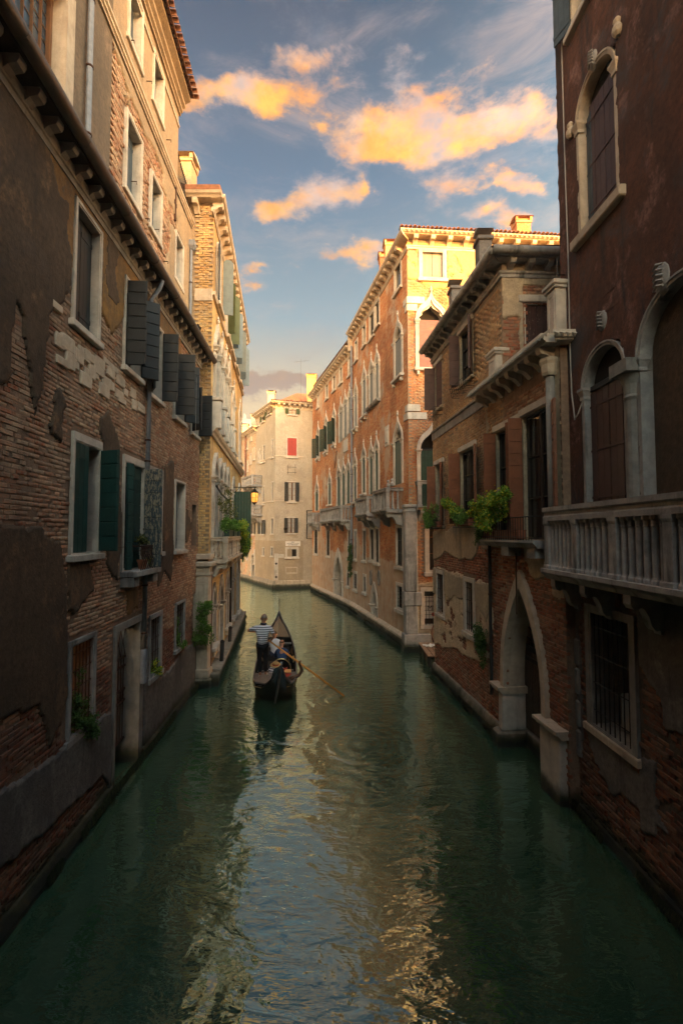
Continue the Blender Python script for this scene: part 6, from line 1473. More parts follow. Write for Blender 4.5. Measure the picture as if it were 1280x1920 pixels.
# grated window by the water
wz = (rx(.30), rx(1.66), 1.72, 3.92); window(Rr, FR, *wz, holes=HR, fw=.16, lint=.14, bot=.10, depth=.95, stone='stone_dark', fill='dark_room', bars=('iron', 8, 4), sill=.06, sillmat='stone_warm')
window(Rr, FR, 4.6, 5.9, 1.72, 3.92, holes=HR, fw=.16, depth=.5, stone='stone_dark', fill='dark_room', bars=('iron', 8, 4))
XR = 14.0
wall(Rr, FR, -.02, XR, -.6, 16.6, HR, 'mortar_dark', .012)
PR = [[(-1, 4.55), (XR + 1, 4.45), (XR + 1, 18), (-1, 18)]]
coat(Rr, FR, -.02, XR, 4.2, 16.6, HR, 'plaster_oxblood', ragged(PR, .1, 1.2, 80), cell=.09, proud=.02, name='oxblood_render', wavy=.02)
PR2 = [[(-.2, 2.2), (.1, 4.6), (.35, 4.6), (.3, 1.4), (.0, .3), (-.2, .2)], [(1.9, 3.2), (2.4, 2.9), (3.4, 3.4), (XR, 3.2), (XR, 4.7), (1.8, 4.7)], [(.3, 1.75), (1.8, 1.7), (1.7, 1.1), (1.1, .75), (.6, 1.2)], [(1.9, 1.9), (2.3, 2.0), (2.2, .9), (1.8, .8)]]
coat(Rr, FR, -.02, XR, -.3, 4.7, HR, 'cement', ragged(PR2, .22, 1.5, 82, lambda X, Z, r: r | ((fbm(X * 1.1, Z * 1.1, 83, 5) > .60) & (Z > 1.0))), cell=.032, proud=.0, name='worn_render')
bricks(Rr, FR, .0, 7.5, .05, 4.5, HR, 'brick_dark', seed=81, single=300, rough=1.6, pitch=(.25, .074), lose=.05)
link('footing', MB().xprofile([(.02, .15), (-.04, .12), (-.12, -.05), (-.15, -.6), (.02, -.6)], 0, XR), 'quay_stone', FR.M, Rr)
RB = balcony(Rr, FR, .04, 5.2, 4.52, 5.70, .54, 6, stone='stone_gray', style='column', corbels=[.30, 1.30, 2.45, 3.6, 4.75], ch=.55, cw=.16, slab=.20, r=.050, piers=[.12, 1.12, 2.2, 3.3, 4.4, 5.12], rail_h=.26)
for z, dpt in ((8.95, .02), (9.25, .015), (14.4, .02)): link('incised_line', MB().box(0, XR, -.045, -.0, z, z + .03), 'plaster_oxblood', FR.M, Rr)
cbp = [(rx(.02), -.07, 16.4), (rx(.04), -.07, 13), (rx(.08), -.07, 10.5), (rx(.07), -.07, 8.8), (rx(.09), -.07, 7.9), (rx(.22), -.09, 7.35), (rx(.35), -.17, 7.32), (rx(.48), -.17, 7.4), (rx(.54), -.10, 7.65)]
link('cable', MB().tube(cbp, .013, 5), 'cable', FR.M, Rr)
link('insulator_bracket', MB().tube([(rx(-.1), 0, 10.35), (rx(-.1), -.2, 10.35), (rx(-.1), -.2, 10.7)], .014, 4), 'iron', FR.M, Rr)
for z in (1.0, 1.55, 2.15, 2.7): link('quoin', MB().cbox(.0, .30, -.06, .1, z, z + .5, .03), 'stone_dark', FR.M, Rr)
link('roof', MB().add([(0, -.4, 16.75), (XR, -.4, 16.75), (XR, 7, 17.2), (0, 7, 17.2)], [(0, 1, 2, 3)]), 'tile_red', FR.M, Rr)
link('side_wall', MB().add([(0, 0, -.6), (0, 7, -.6), (0, 7, 16.6), (0, 0, 16.6)], [(0, 1, 2, 3)]).add([(XR, 0, -.6), (XR, 7, -.6), (XR, 7, 16.6), (XR, 0, 16.6)], [(0, 1, 2, 3)]), 'plaster_oxblood', FR.M, Rr)
cornice(Rr, FR, 0, XR, 16.55, p=.45, sp=.7)
# unseen palazzo added behind the camera on this bank, made tall to cast shade
e_ = FR.w(XR, 0, 0); FS = Face((e_.x, e_.y), (e_.x + .6, e_.y - 22)); S_ = thing('palazzo', 'unseen tall brown palazzo added further back on the right bank for shade', 'palazzo', FS.M)
hs_ = [Hole(a, a + 1.1, z, z + 2.1) for a in (2, 6, 10, 14, 18) for z in (5, 9.5, 14, 18.5)]
link('wall', wall_mb(0, 22, -.6, 23, hs_), 'plaster_umber', FS.M, S_)
for h_ in hs_: window(S_, FS, h_.x0, h_.x1, h_.z0, h_.z1, fill='glass')
link('roof', MB().add([(0, 0, 23), (22, 0, 23), (22, 8, 23), (0, 8, 23)], [(0, 1, 2, 3)]), 'tile_red', FS.M, S_)
link('side_wall', MB().add([(0, 0, -.6), (0, 8, -.6), (0, 8, 23), (0, 0, 23)], [(0, 1, 2, 3)]).add([(22, 0, -.6), (22, 8, -.6), (22, 8, 23), (22, 0, 23)], [(0, 1, 2, 3)]), 'plaster_umber', FS.M, S_)
# unseen footbridge below us and house behind it, added to shade the near canal
BG = thing('footbridge', 'unseen arched stone footbridge under the camera, added to shade the near water', 'bridge', T(0, -1.6, 0))
def arcslab(y0, y1):
    mb = MB(); n = 14; vs = []
    for i in range(n + 1):
        a = math.pi * i / n; x = -4.6 * math.cos(a); zi = .3 + 2.4 * math.sin(a); zo = 3.0 + .45 * math.sin(a)
        for y in (y0, y1): vs += [(x, y, zi), (x, y, zo)]
    fs = []
    for i in range(n): b_ = 4 * i; fs += [(b_, b_ + 4, b_ + 5, b_ + 1), (b_ + 2, b_ + 3, b_ + 7, b_ + 6), (b_ + 1, b_ + 5, b_ + 7, b_ + 3), (b_, b_ + 2, b_ + 6, b_ + 4)]
    return mb.add(vs, fs)
sub(BG, 'span', arcslab(-1.6, 1.6), 'stone_dark')
for y in (-1.6, 1.35): sub(BG, 'parapet', MB().xprofile([(y, 2.9), (y + .25, 2.9), (y + .25, 4.15), (y + .28, 4.18), (y + .28, 4.28), (y - .03, 4.28), (y - .03, 4.18), (y, 4.15)], -4.8, 4.8), 'stone_dark')
FK = Face((5.2, -6.2), (-5.2, -6.2)); KH = thing('house', 'unseen umber plastered house added behind the footbridge to shade the near canal', 'house', FK.M)  # unseen house, height set to block sky light from the near walls
hk = [Hole(a, a + 1.1, z, z + 2) for a in (1.5, 4.6, 7.8) for z in (4.2, 8.2)]
link('wall', wall_mb(-1, 11.5, -.6, 12.5, hk), 'plaster_umber', FK.M, KH)
for h_ in hk: window(KH, FK, h_.x0, h_.x1, h_.z0, h_.z1, fill='glass')
link('roof', MB().add([(-1, -.4, 12.5), (11.5, -.4, 12.5), (11.5, 4, 14), (-1, 4, 14), (11.5, 8, 12.5), (-1, 8, 12.5)], [(0, 1, 2, 3), (3, 2, 4, 5)]), 'tile_red', FK.M, KH)
link('side_wall', MB().add([(-1, 8, -.6), (11.5, 8, -.6), (11.5, 8, 12.5), (-1, 8, 12.5)], [(0, 1, 2, 3)]), 'plaster_umber', FK.M, KH)
# air conditioner behind the bars
ac = thing('air_conditioner', 'white air conditioner unit with a red emblem standing behind the window bars', 'air conditioner', FR.M @ T(rx(1.2), .45, 1.84))
sub(ac, 'casing', MB().cbox(-.42, .42, -.17, .17, 0, .62, .015), 'ac_white'); sub(ac, 'front_panel', MB().cbox(-.38, .12, -.185, -.165, .05, .57, .008), 'ac_white')
em = MB()
for k in range(3):
    a_ = R(90 + 120 * k); cx_, cz_ = .30, .40; dd = .03
    ux, uz = math.cos(a_), math.sin(a_); vx, vz = -uz, ux
    em.yprism([(cx_, cz_), (cx_ + ux * dd + vx * .017, cz_ + uz * dd + vz * .017), (cx_ + ux * dd * 2, cz_ + uz * dd * 2), (cx_ + ux * dd - vx * .017, cz_ + uz * dd - vz * .017)], -.19, -.172)
sub(ac, 'emblem', em, 'sign_red')

waterweed(FT, 0, px0 - .3, 2600, 3, .15); waterweed(FR, 0, 7, 3800, 4, .14); waterweed(O2, 0, O2.len, 2200, 5, .17); waterweed(O1, 0, O1.len, 1200, 6, .17)
# ================================================================== gondola
GW = T(-1.97, 13.45, 0, R(7.0))
GO = thing('gondola', 'long black gondola with raised stern gliding away down the canal', 'gondola', GW)
ys_ = [0, .15, .4, .8, 1.4, 2.2, 3.2, 4.4, 5.6, 6.8, 7.8, 8.7, 9.5, 10.2, 10.7, 10.9]
wt_ = np.interp(ys_, [0, .3, .8, 1.4, 3, 5, 7, 8.5, 9.8, 10.9], [.015, .32, .58, .68, .72, .72, .60, .40, .16, .015])
zt_ = np.interp(ys_, [0, .15, .4, .8, 1.5, 3, 5, 7, 8.5, 9.8, 10.6, 10.9], [1.32, .92, .68, .60, .54, .50, .48, .54, .68, .84, 1.0, 1.08])
kz_ = np.interp(ys_, [0, .3, .8, 1.5, 3, 5, 7, 8.5, 9.8, 10.9], [1.25, .62, .12, -.10, -.16, -.16, -.14, .0, .36, .92])
hull = MB(); rowN = 9; V = []
for y, w_, z1_, z0_ in zip(ys_, wt_, zt_, kz_):
    ox = .20 * max(0, 1 - y / .9)
    for (fx, fz) in ((-1, 1), (-1.0, .72), (-.90, .38), (-.62, .10), (0, 0), (.62, .10), (.90, .38), (1.0, .72), (1, 1)):
        V.append((w_ * fx + ox * fz, y, z0_ + (z1_ - z0_) * fz))
Fh = [(i * rowN + k, i * rowN + k + 1, (i + 1) * rowN + k + 1, (i + 1) * rowN + k) for i in range(len(ys_) - 1) for k in range(rowN - 1)]
hull.add(V, Fh); sub(GO, 'hull', hull, 'boat_black', smooth=True)
for sd in (-1, 1):
    sub(GO, 'gunwale', MB().tube([(sd * w_ + .20 * max(0, 1 - y / .9), y, z_ + .01) for y, w_, z_ in zip(ys_, wt_, zt_)], .026, 6), 'boat_deck')
    sub(GO, 'rubbing_strake', MB().tube([(sd * (w_ + .012), y, z_ - .10) for y, w_, z_ in zip(ys_[2:-2], wt_[2:-2], zt_[2:-2])], .012, 5), 'boat_brass')
def deck(a, b_, dz, mat, nm, k=.96):
    yy = np.linspace(a, b_, 8); V = []
    for y in yy:
        w_ = np.interp(y, ys_, wt_) * k; z_ = np.interp(y, ys_, zt_) + dz
        V += [(-w_, y, z_), (0, y, z_ + .035), (w_, y, z_)]
    return sub(GO, nm, MB().add(V, [(3 * i + j, 3 * i + j + 1, 3 * i + j + 4, 3 * i + j + 3) for i in range(7) for j in range(2)]), mat)
deck(.5, 2.3, -.06, 'boat_deck', 'stern_deck'); deck(7.2, 10.7, -.03, 'boat_black', 'bow_deck')
sub(GO, 'floor', MB().box(-.5, .5, 2.3, 7.2, .06, .10), 'wood_dark')
sub(GO, 'bulkhead', MB().box(-.62, .62, 2.28, 2.32, .06, .50), 'boat_black'); sub(GO, 'bulkhead', MB().box(-.55, .55, 7.18, 7.22, .06, .52), 'boat_black')
# stern post and bow iron
sub(GO, 'stern_post', MB().tube([(.02, .55, .06), (.10, .22, .55), (.17, .02, 1.0), (.21, -.08, 1.30), (.22, -.10, 1.40)], [.03, .035, .035, .03, .012], 6), 'boat_deck')
sub(GO, 'stern_iron', MB().xprofile([(-.01, 1.12), (-.06, 1.30), (-.11, 1.44), (-.085, 1.46), (.02, 1.24), (.06, 1.08)], .20, .224), 'boat_steel')
bi = [(10.80, 1.0), (11.0, 1.02), (11.06, 1.25), (11.04, 1.42), (11.12, 1.55), (11.02, 1.74), (10.86, 1.76), (10.90, 1.58), (10.92, 1.4), (10.86, 1.05)]
sub(GO, 'bow_iron', MB().xprofile(bi, -.014, .014), 'boat_steel')
for k in range(6): sub(GO, 'bow_iron_tooth', MB().box(-.012, .012, 11.04, 11.17, 1.02 + k * .07, 1.055 + k * .07), 'boat_steel')
# seats and fittings
sb_ = [(.34 * math.cos(a), .26 + .36 * math.sin(a)) for a in np.linspace(0, math.pi, 11)]
bk = MB(); bk.yprism([(-.34, .12)] + [(x, z) for x, z in sb_[::-1]] + [(.34, .12)], 3.02, 3.10); bk.v = [(x + .18, y, z + .10) for x, y, z in bk.v]; sub(GO, 'seat_back', bk, 'boat_black')
sub(GO, 'seat_rim', MB().tube([(x + .18, 3.0, z + .10) for x, z in sb_], .022, 5), 'boat_brass')
sub(GO, 'seat', MB().cbox(-.5, .55, 3.1, 3.75, .10, .36, .04), 'boat_cushion'); sub(GO, 'seat', MB().cbox(-.45, .45, 5.0, 5.5, .10, .36, .04), 'boat_cushion')
sub(GO, 'thwart', MB().cbox(-.62, .62, 2.55, 2.72, .36, .42, .01), 'boat_deck'); sub(GO, 'thwart', MB().cbox(-.60, .60, 6.6, 6.75, .36, .42, .01), 'boat_deck')
sub(GO, 'floor_runner', MB().add([(.16, .95, .70), (.40, .90, .72), (.55, 1.55, .62), (.20, 1.75, .60), (.1, 1.5, .62)], [(0, 1, 2, 3, 4)]), 'carpet_red')
sub(GO, 'tassel_cord', MB().tube([(.10 + .04 * i, 1.05 + .16 * i, .66 + .05 * math.sin(i * 1.7)) for i in range(8)], .035, 6), 'carpet_red')
sub(GO, 'footboard', MB().cbox(.16, .52, 1.55, 1.85, .64, .68, .02), 'oar_wood')
sub(GO, 'brass_seahorse', MB().lathe([(.03, 0), (.035, .06), (.02, .12), (.04, .17), (.015, .24)], (-.55, 3.3, .5), 6), 'boat_brass'); sub(GO, 'brass_seahorse', MB().lathe([(.03, 0), (.035, .06), (.02, .12), (.04, .17), (.015, .24)], (.62, 3.3, .5), 6), 'boat_brass')
sub(GO, 'armrest', MB().tube([(-.50, 3.1, .60), (-.52, 3.5, .62), (-.5, 3.8, .52)], .035, 6), 'boat_black'); sub(GO, 'armrest', MB().tube([(.58, 3.1, .60), (.60, 3.5, .62), (.56, 3.8, .52)], .035, 6), 'boat_black')
for y in (5.6, 6.2): sub(GO, 'rib', MB().tube([(-.66, y, .44), (-.55, y, .12), (.55, y, .12), (.66, y, .44)], .02, 4), 'wood_frame')
# oarlock: a bent walnut crutch standing off the right gunwale
sub(GO, 'oarlock', MB().tube([(.50, 1.25, .56), (.64, 1.25, .60), (.78, 1.27, .66), (.86, 1.28, .78), (.83, 1.28, .90), (.77, 1.29, 1.0), (.79, 1.29, 1.07), (.85, 1.29, 1.10)], [.06, .055, .056, .052, .045, .042, .036, .024], 7), 'walnut', smooth=True)
# oar
gi = WM[GO]
h_end = at(503, 1200, 15.05); lock = gi @ Vector((.93, 1.05, 1.17)); wat = Vector((*G(645, 1305), 0)); dirv = (wat - h_end)
blade_end = wat + dirv.normalized() * 1.0
oar = thing('oar', 'long orange varnished oar dipping into the water beside the gondola', 'oar', T(*h_end)); rel = lambda p: p - h_end
sub(oar, 'shaft', MB().tube([(0, 0, 0), rel(h_end.lerp(wat, .12)), rel(h_end.lerp(wat, .5)), rel(wat)], [.026, .030, .036, .032], 8), 'oar_wood', smooth=True)
dn = dirv.normalized(); sdv = dn.cross(Vector((0, 0, 1))).normalized(); bl = MB()
bl.add([tuple(rel(wat + dn * q) + sdv * w_ * s_) for q, w_ in ((-.35, .03), (0, .05), (.3, .07), (1.0, .075)) for s_ in (-1, 1)], [(0, 1, 3, 2), (2, 3, 5, 4), (4, 5, 7, 6)])
sub(oar, 'blade', bl, 'oar_wood')

# ================================================================== people
def skinned(name, verts, edges, rad, mat, wm, parent=None, sub_=1, root=0):
    me = bpy.data.meshes.new(name); me.from_pydata([tuple(v) for v in verts], edges, [])
    o = bpy.data.objects.new(name, me); col.objects.link(o); me.materials.append(M(mat))
    if parent is not None: o.parent = parent; o.matrix_local = WM[parent].inverted() @ wm
    else: o.matrix_world = wm
    WM[o] = wm.copy()
    md = o.modifiers.new('skin', 'SKIN'); md.use_smooth_shade = True; md.branch_smoothing = .3
    for i, r_ in enumerate(rad):
        sv = me.skin_vertices[0].data[i]; sv.radius = (r_, r_) if not isinstance(r_, tuple) else r_; sv.use_root = (i == root)
    if sub_: ss = o.modifiers.new('smooth', 'SUBSURF'); ss.levels = sub_; ss.render_levels = sub_
    return o
def chain(*parts):
    """parts: lists of (point, radius); first point of a later list may be an int index into what exists"""
    v, e, r_ = [], [], []
    for p in parts:
        prev = None
        for q in p:
            if isinstance(q, int): prev = q; continue
            v.append(Vector(q[0])); r_.append(q[1]); i = len(v) - 1
            if prev is not None: e.append((prev, i))
            prev = i
    return v, e, r_
def person(label, wm, J, top, legs, hair, topmat, legmat, hairmat, sleeve=.5, skirt=0, feet='shoe', neckerchief=None, hat=None):
    """J: joint positions. hips pelvis chest neck head, then shoulders elbows wrists hands, hips knees ankles toes (L,R)"""
    j = {k: Vector(v) for k, v in J.items()}
    P = thing('person', label, 'person', wm)
    hd = (j['head'] - j['neck']).normalized()
    body = [[(j['pelvis'], (.13, .10)), (j['waist'], (.125, .09)), (j['chest'], (.155, .105)), (j['neck'] - hd * .05, (.09, .07)), (j['neck'], .055), (j['neck'] + hd * .07, .056), (j['head'] - hd * .04, (.078, .085)), (j['head'] + hd * .04, (.080, .095)), (j['head'] + hd * .11, (.055, .065))]]
    for s_ in 'LR':
        w_ = j['hand' + s_] - j['wrist' + s_]; w_.normalize()
        sdv = w_.cross(j['elbow' + s_] - j['wrist' + s_] + Vector((.01, .02, .03))).normalized()
        arm = [2, (j['sh' + s_], .062), (j['sh' + s_].lerp(j['elbow' + s_], .5), .050), (j['elbow' + s_], .042), (j['elbow' + s_].lerp(j['wrist' + s_], .45), .038), (j['wrist' + s_], .027), (j['wrist' + s_] + w_ * .045, (.034, .018)), (j['wrist' + s_] + w_ * .085, (.038, .016))]
        body.append(arm)
    n0 = 9
    v, e, r_ = chain(*body)
    for q, s_ in enumerate('LR'):
        palm = n0 + q * 7 + 6; base = n0 + q * 7 + 5; w_ = (j['hand' + s_] - j['wrist' + s_]).normalized()
        sdv = w_.cross(Vector((0, .3, 1))).normalized(); curl = sdv.cross(w_).normalized() * (-1 if True else 1)
        for k, (o_, L_) in enumerate(((-.030, .062), (-.010, .075), (.010, .070), (.030, .055))):
            a = len(v); p0 = v[palm] + sdv * o_ + w_ * .02
            v += [p0, p0 + w_ * L_ * .5 + curl * .012, p0 + w_ * L_ * .75 + curl * .04]; r_ += [.010, .009, .007]; e += [(palm, a), (a, a + 1), (a + 1, a + 2)]
        a = len(v); p0 = v[base] + sdv * -.040; v += [p0, p0 + w_ * .04 - sdv * .012 + curl * .02]; r_ += [.012, .009]; e += [(base, a), (a, a + 1)]
    for s_ in 'LR':
        a = len(v); h_, k_, an, to = j['hip' + s_], j['knee' + s_], j['ank' + s_], j['toe' + s_]
        pts = [(h_, .085), (h_.lerp(k_, .5), .072), (k_, .055), (k_.lerp(an, .35), .052), (an, .035), (an.lerp(to, .25) + Vector((0, 0, -.03)), .036), (to, .028)]
        v += [p for p, _ in pts]; r_ += [x for _, x in pts]; e += [(0, a)] + [(a + i, a + i + 1) for i in range(len(pts) - 1)]
    skinned('body', v, e, r_, 'skin', wm, P)
    # clothes
    k = 1.16
    tv = [[(j['pelvis'] + (j['pelvis'] - j['waist']) * .75, (.185, .14)), (j['waist'], (.172, .13)), (j['chest'], (.195, .135)), (j['neck'] - hd * .055, (.125, .09)), (j['neck'] - hd * .01, (.075, .066))]]
    for s_ in 'LR': tv.append([2, (j['sh' + s_], .082), (j['sh' + s_].lerp(j['elbow' + s_], .5), .070), (j['sh' + s_].lerp(j['elbow' + s_], .85), .062)] + ([(j['elbow' + s_], .055), (j['elbow' + s_].lerp(j['wrist' + s_], .5), .050), (j['wrist' + s_], .038)] if sleeve > .9 else []))
    skinned(top, *chain(*tv), topmat, wm, P)
    lv = [[(j['pelvis'] + Vector((0, 0, .02)), (.148, .115))]]
    for s_ in 'LR': lv.append([0, (j['hip' + s_], .105), (j['hip' + s_].lerp(j['knee' + s_], .5), .090), (j['knee' + s_], .072), (j['knee' + s_].lerp(j['ank' + s_], .5), .066), (j['ank' + s_] + (j['knee' + s_] - j['ank' + s_]) * .10, .056)])
    skinned(legs, *chain(*lv), legmat, wm, P)
    for s_ in 'LR':
        an, to = j['ank' + s_], j['toe' + s_]
        skinned('shoe', [an + Vector((0, 0, -.02)), an.lerp(to, .1) + Vector((0, 0, -.045)), an.lerp(to, .6) + Vector((0, 0, -.02)), to], [(0, 1), (1, 2), (2, 3)], [.045, .048, .044, .034], feet, wm, P)
    # head details: hair cap, ears, nose
    up = hd; back = Vector(J.get('back', (0, -1, 0))); side = up.cross(back).normalized(); hc = j['head'] + up * .02
    hm = MB(); vs = []
    for a in range(9):
        for b_ in range(12):
            th = a / 8 * 1.5; ph = b_ / 12 * 2 * math.pi
            d = up * math.cos(th) * .118 + (side * math.cos(ph) * .093 + back * math.sin(ph) * .108) * math.sin(th)
            if math.sin(ph) < -.2 and th > 1.1: d *= .82
            vs.append(hc + d + back * .006)
    hm.add([tuple(p) for p in vs], [(a * 12 + b_, a * 12 + (b_ + 1) % 12, (a + 1) * 12 + (b_ + 1) % 12, (a + 1) * 12 + b_) for a in range(8) for b_ in range(12)])
    link('hair', hm, hairmat, wm, P, True)
    for s_ in (-1, 1): link('ear', MB().lathe([(.006, -.03), (.018, -.018), (.02, .005), (.014, .028), (.004, .034)], tuple(hc + side * s_ * .088 - up * .03), 6), 'skin', wm, P, True)
    link('nose', MB().lathe([(.017, -.02), (.016, -.005), (.008, .03)], tuple(hc - back * .098 - up * .03), 6), 'skin', wm, P, True)
    for s_ in (-1, 1): link('eye', MB().lathe([(.002, -.009), (.012, 0), (.002, .009)], tuple(hc - back * .086 + side * s_ * .032 + up * .0), 6), 'ink', wm, P)
    link('mouth', MB().tube([tuple(hc - back * .085 - up * .075 - side * .025), tuple(hc - back * .092 - up * .078), tuple(hc - back * .085 - up * .075 + side * .025)], .006, 4), 'ribbon_red', wm, P)
    if neckerchief: link('neckerchief', MB().tube([tuple(j['neck'] + side * .07 * math.cos(q) + back * .075 * math.sin(q) + up * .01) for q in np.linspace(0, 2 * math.pi, 13)], .026, 6), neckerchief, wm, P, True)
    return P
ft = at(491, 1263, 14.75); gz_ = .60
gw = T(ft.x, 14.75, gz_, R(6)) @ Matrix.Scale(1.12, 4); gwi = gw.inverted()
hR = gwi @ (h_end.lerp(wat, .06)); hL = gwi @ (h_end.lerp(wat, .005))
person('gray haired gondolier in a striped navy and white shirt rowing, seen from behind', gw, dict(
    pelvis=(.01, .03, .93), waist=(.01, .03, 1.06), chest=(.02, .05, 1.28), neck=(.03, .07, 1.49), head=(.04, .10, 1.64), back=(0, -1, 0),
    shL=(-.18, .06, 1.40), elbowL=(-.42, .10, 1.30), wristL=tuple(Vector((-.26, .34, 1.22))), handL=(-.18, .38, 1.20),
    shR=(.22, .06, 1.40), elbowR=(.34, .02, 1.16), wristR=tuple(Vector((.235, .26, .96))), handR=(.17, .30, .95),
    hipL=(-.08, .03, .88), kneeL=(-.07, .05, .50), ankL=(-.05, .00, .09), toeL=(-.07, .16, .03),
    hipR=(.10, .03, .88), kneeR=(.10, .06, .50), ankR=(.10, .04, .09), toeR=(.15, .20, .03)), 'shirt', 'trousers', 'hair', 'jersey', 'cloth_black', 'hair_gray', neckerchief='cloth_navy')
def seated(label, x, y, z, rz, topm, legm, hairm, lean=.12, face=1, sleeve=1.0, s_=1.0):
    wm = GW @ T(x, y, z, rz)
    return person(label, wm, dict(pelvis=(0, 0, .08), waist=(0, lean * .3, .22), chest=(0, lean * .8, .44), neck=(0, lean * 1.3, .64), head=(0, lean * 1.8, .78), back=(0, -1, 0),
        shL=(-.18, lean, .55), elbowL=(-.25, lean + .10, .30), wristL=(-.12, lean + .32, .24), handL=(-.08, lean + .38, .22),
        shR=(.18, lean, .55), elbowR=(.25, lean + .10, .30), wristR=(.12, lean + .32, .24), handR=(.08, lean + .38, .22),
        hipL=(-.09, .03, .06), kneeL=(-.12, .42, .10), ankL=(-.12, .50, -.24), toeL=(-.13, .64, -.28),
        hipR=(.09, .03, .06), kneeR=(.12, .42, .10), ankR=(.12, .50, -.24), toeR=(.13, .64, -.28)), 'jacket', 'trousers', 'hair', topm, legm, hairm, sleeve)
seated('passenger in a blue denim jacket sitting behind the curved black seat back', .20, 3.35, .32, 0, 'denim', 'cloth_navy', 'hair_brown', .22)
seated('passenger in a white shirt sitting furthest forward in the gondola', -.10, 5.1, .32, 0, 'cloth_white', 'cloth_navy', 'hair_brown', .10)
# jersey and straw boater left on the locker
jz = WM[GO]
js = thing('folded_jersey', 'small striped jersey lying crumpled under the straw hat', 'jersey', GW @ T(.02, 2.42, .40))
V = []; nx_, ny_ = 13, 11
for a in range(ny_):
    for b_ in range(nx_):
        x = -.26 + .52 * b_ / (nx_ - 1); y = -.22 + .44 * a / (ny_ - 1)
        V.append((x + .03 * math.sin(a), y, .26 * math.exp(-(x * x + y * y) * 12) + .05 * math.sin(b_ * 1.3 + a) * .5 - (.10 if abs(y) > .18 else 0)))
sub(js, 'cloth', MB().add(V, [(a * nx_ + b_, a * nx_ + b_ + 1, (a + 1) * nx_ + b_ + 1, (a + 1) * nx_ + b_) for a in range(ny_ - 1) for b_ in range(nx_ - 1)]), 'jersey', smooth=True)
ht = thing('straw_hat', 'straw boater hat with a red ribbon resting on the striped jersey', 'hat', GW @ T(.0, 2.45, .66, 0, R(12)))
sub(ht, 'brim', MB().lathe([(.02, 0), (.19, -.004), (.195, .004), (.19, .012), (.10, .016)], n=20), 'straw'); sub(ht, 'crown', MB().lathe([(.105, .01), (.102, .085), (.09, .097), (.01, .1)], n=20), 'straw', smooth=False); sub(ht, 'ribbon', MB().lathe([(.109, .012), (.108, .045), (.10, .045)], n=20), 'ribbon_red')

# ================================================================== along the banks
for (px_, yt, D_, lb) in [(417, 1204, 16.9, 'dark mooring pole by the water door of the ochre palazzo'), (432, 1178, 19.9, 'dark mooring pole further along the ledge of the ochre palazzo')]:
    p_ = at(px_, yt, D_); mp = thing('mooring_pole', lb, 'pole', T(p_.x, p_.y, 0), 'mooring poles by the ochre palazzo')
    sub(mp, 'post', MB().tube([(-.10, 0, -1.5), (0, 0, p_.z)], .075, 8), 'pipe_dark', smooth=False); sub(mp, 'post_cap', MB().lathe([(.08, 0), (.09, .03), (.03, .09)], (0, 0, p_.z), 8), 'iron')
# jetty between the palazzo and the townhouse
jt = thing('jetty', 'small plank jetty tucked between the orange palazzo and the townhouse', 'jetty', T(3.35, 17.9, 0))
for i in range(6): sub(jt, 'plank', MB().cbox(.02 + i * .21, .21 + i * .21, 0 + .01 * (i % 2), 2.2, .38, .43, .008), 'wood_plank')
for x, y in ((.1, .15), (1.2, .15), (.1, 2.0), (1.2, 2.0), (.1, 1.1)): sub(jt, 'pile', MB().lathe([(.07, -1.5), (.07, .38)], (x, y, 0), 8), 'wood_dark')
sub(jt, 'beam', MB().box(0, 1.3, .1, .2, .28, .38).box(0, 1.3, 1.95, 2.05, .279, .379), 'wood_dark')
for (x, y, rz, lb) in [(.42, 1.55, .2, 'rumpled sheet of white paper lying at the back of the jetty'), (.75, .75, -.3, 'flat white paper bag lying near the front of the jetty')]:
    V = [(-.3 + .6 * a / 5, -.2 + .4 * b_ / 4, .03 + .035 * math.sin(a * 2.3 + b_ * 1.7)) for b_ in range(5) for a in range(6)]
    thing('paper', lb, 'paper', T(3.35 + x, 17.9 + y, .435, rz), 'papers on the jetty', MB().add(V, [(b_ * 6 + a, b_ * 6 + a + 1, (b_ + 1) * 6 + a + 1, (b_ + 1) * 6 + a) for b_ in range(4) for a in range(5)]), 'paper')
bt_ = thing('bottle', 'dark bottle with an orange cap standing on the jetty', 'bottle', T(4.02, 18.6, .44)); sub(bt_, 'glass', MB().lathe([(.05, 0), (.055, .02), (.055, .28), (.02, .38), (.02, .44)], n=10), 'iron'); sub(bt_, 'cap', MB().lathe([(.025, .44), (.025, .50), (.01, .51)], n=8), 'oar_wood')
# poster in the barred window and the hose hung below
q = OF.M @ T(1.16, .30, 1.35); ps = thing('poster', 'white poster with black letters and a red dot behind the window bars', 'poster', q)
sub(ps, 'sheet', MB().box(-.42, .42, 0, .01, 0, 1.0), 'paper'); text('lettering', 'MIC', .34, OF, 1.16, 1.80, 'ink', ps, .294); 
dt = MB().lathe([(.001, 0), (.085, 0), (.085, .006)], n=18); dt.v = [(a, -c, b_) for a, b_, c in dt.v]; sub(ps, 'red_dot', dt, 'sign_red', T(0, -.002, .18)); text('lettering', 'ARTE  MVSEO', .09, OF, 1.16, 2.14, 'ink', ps, .294)
hp = []
for i in range(60):
    a = i / 60 * 2 * math.pi * 3.5; hp.append((1.15 + (.20 + .02 * math.sin(i)) * math.cos(a), -.14 - .02 * math.sin(a * .37), .75 + .42 * math.sin(a)))
hp += [(.92, -.16, .5), (.85, -.2, .1), (.78, -.35, -.1)]
hs = thing('hose', 'coiled orange hose hanging on the wall beneath the poster window', 'hose', OF.M @ T(0, 0, 0), None, MB().tube(hp, .022, 6), 'copper_pipe', True)

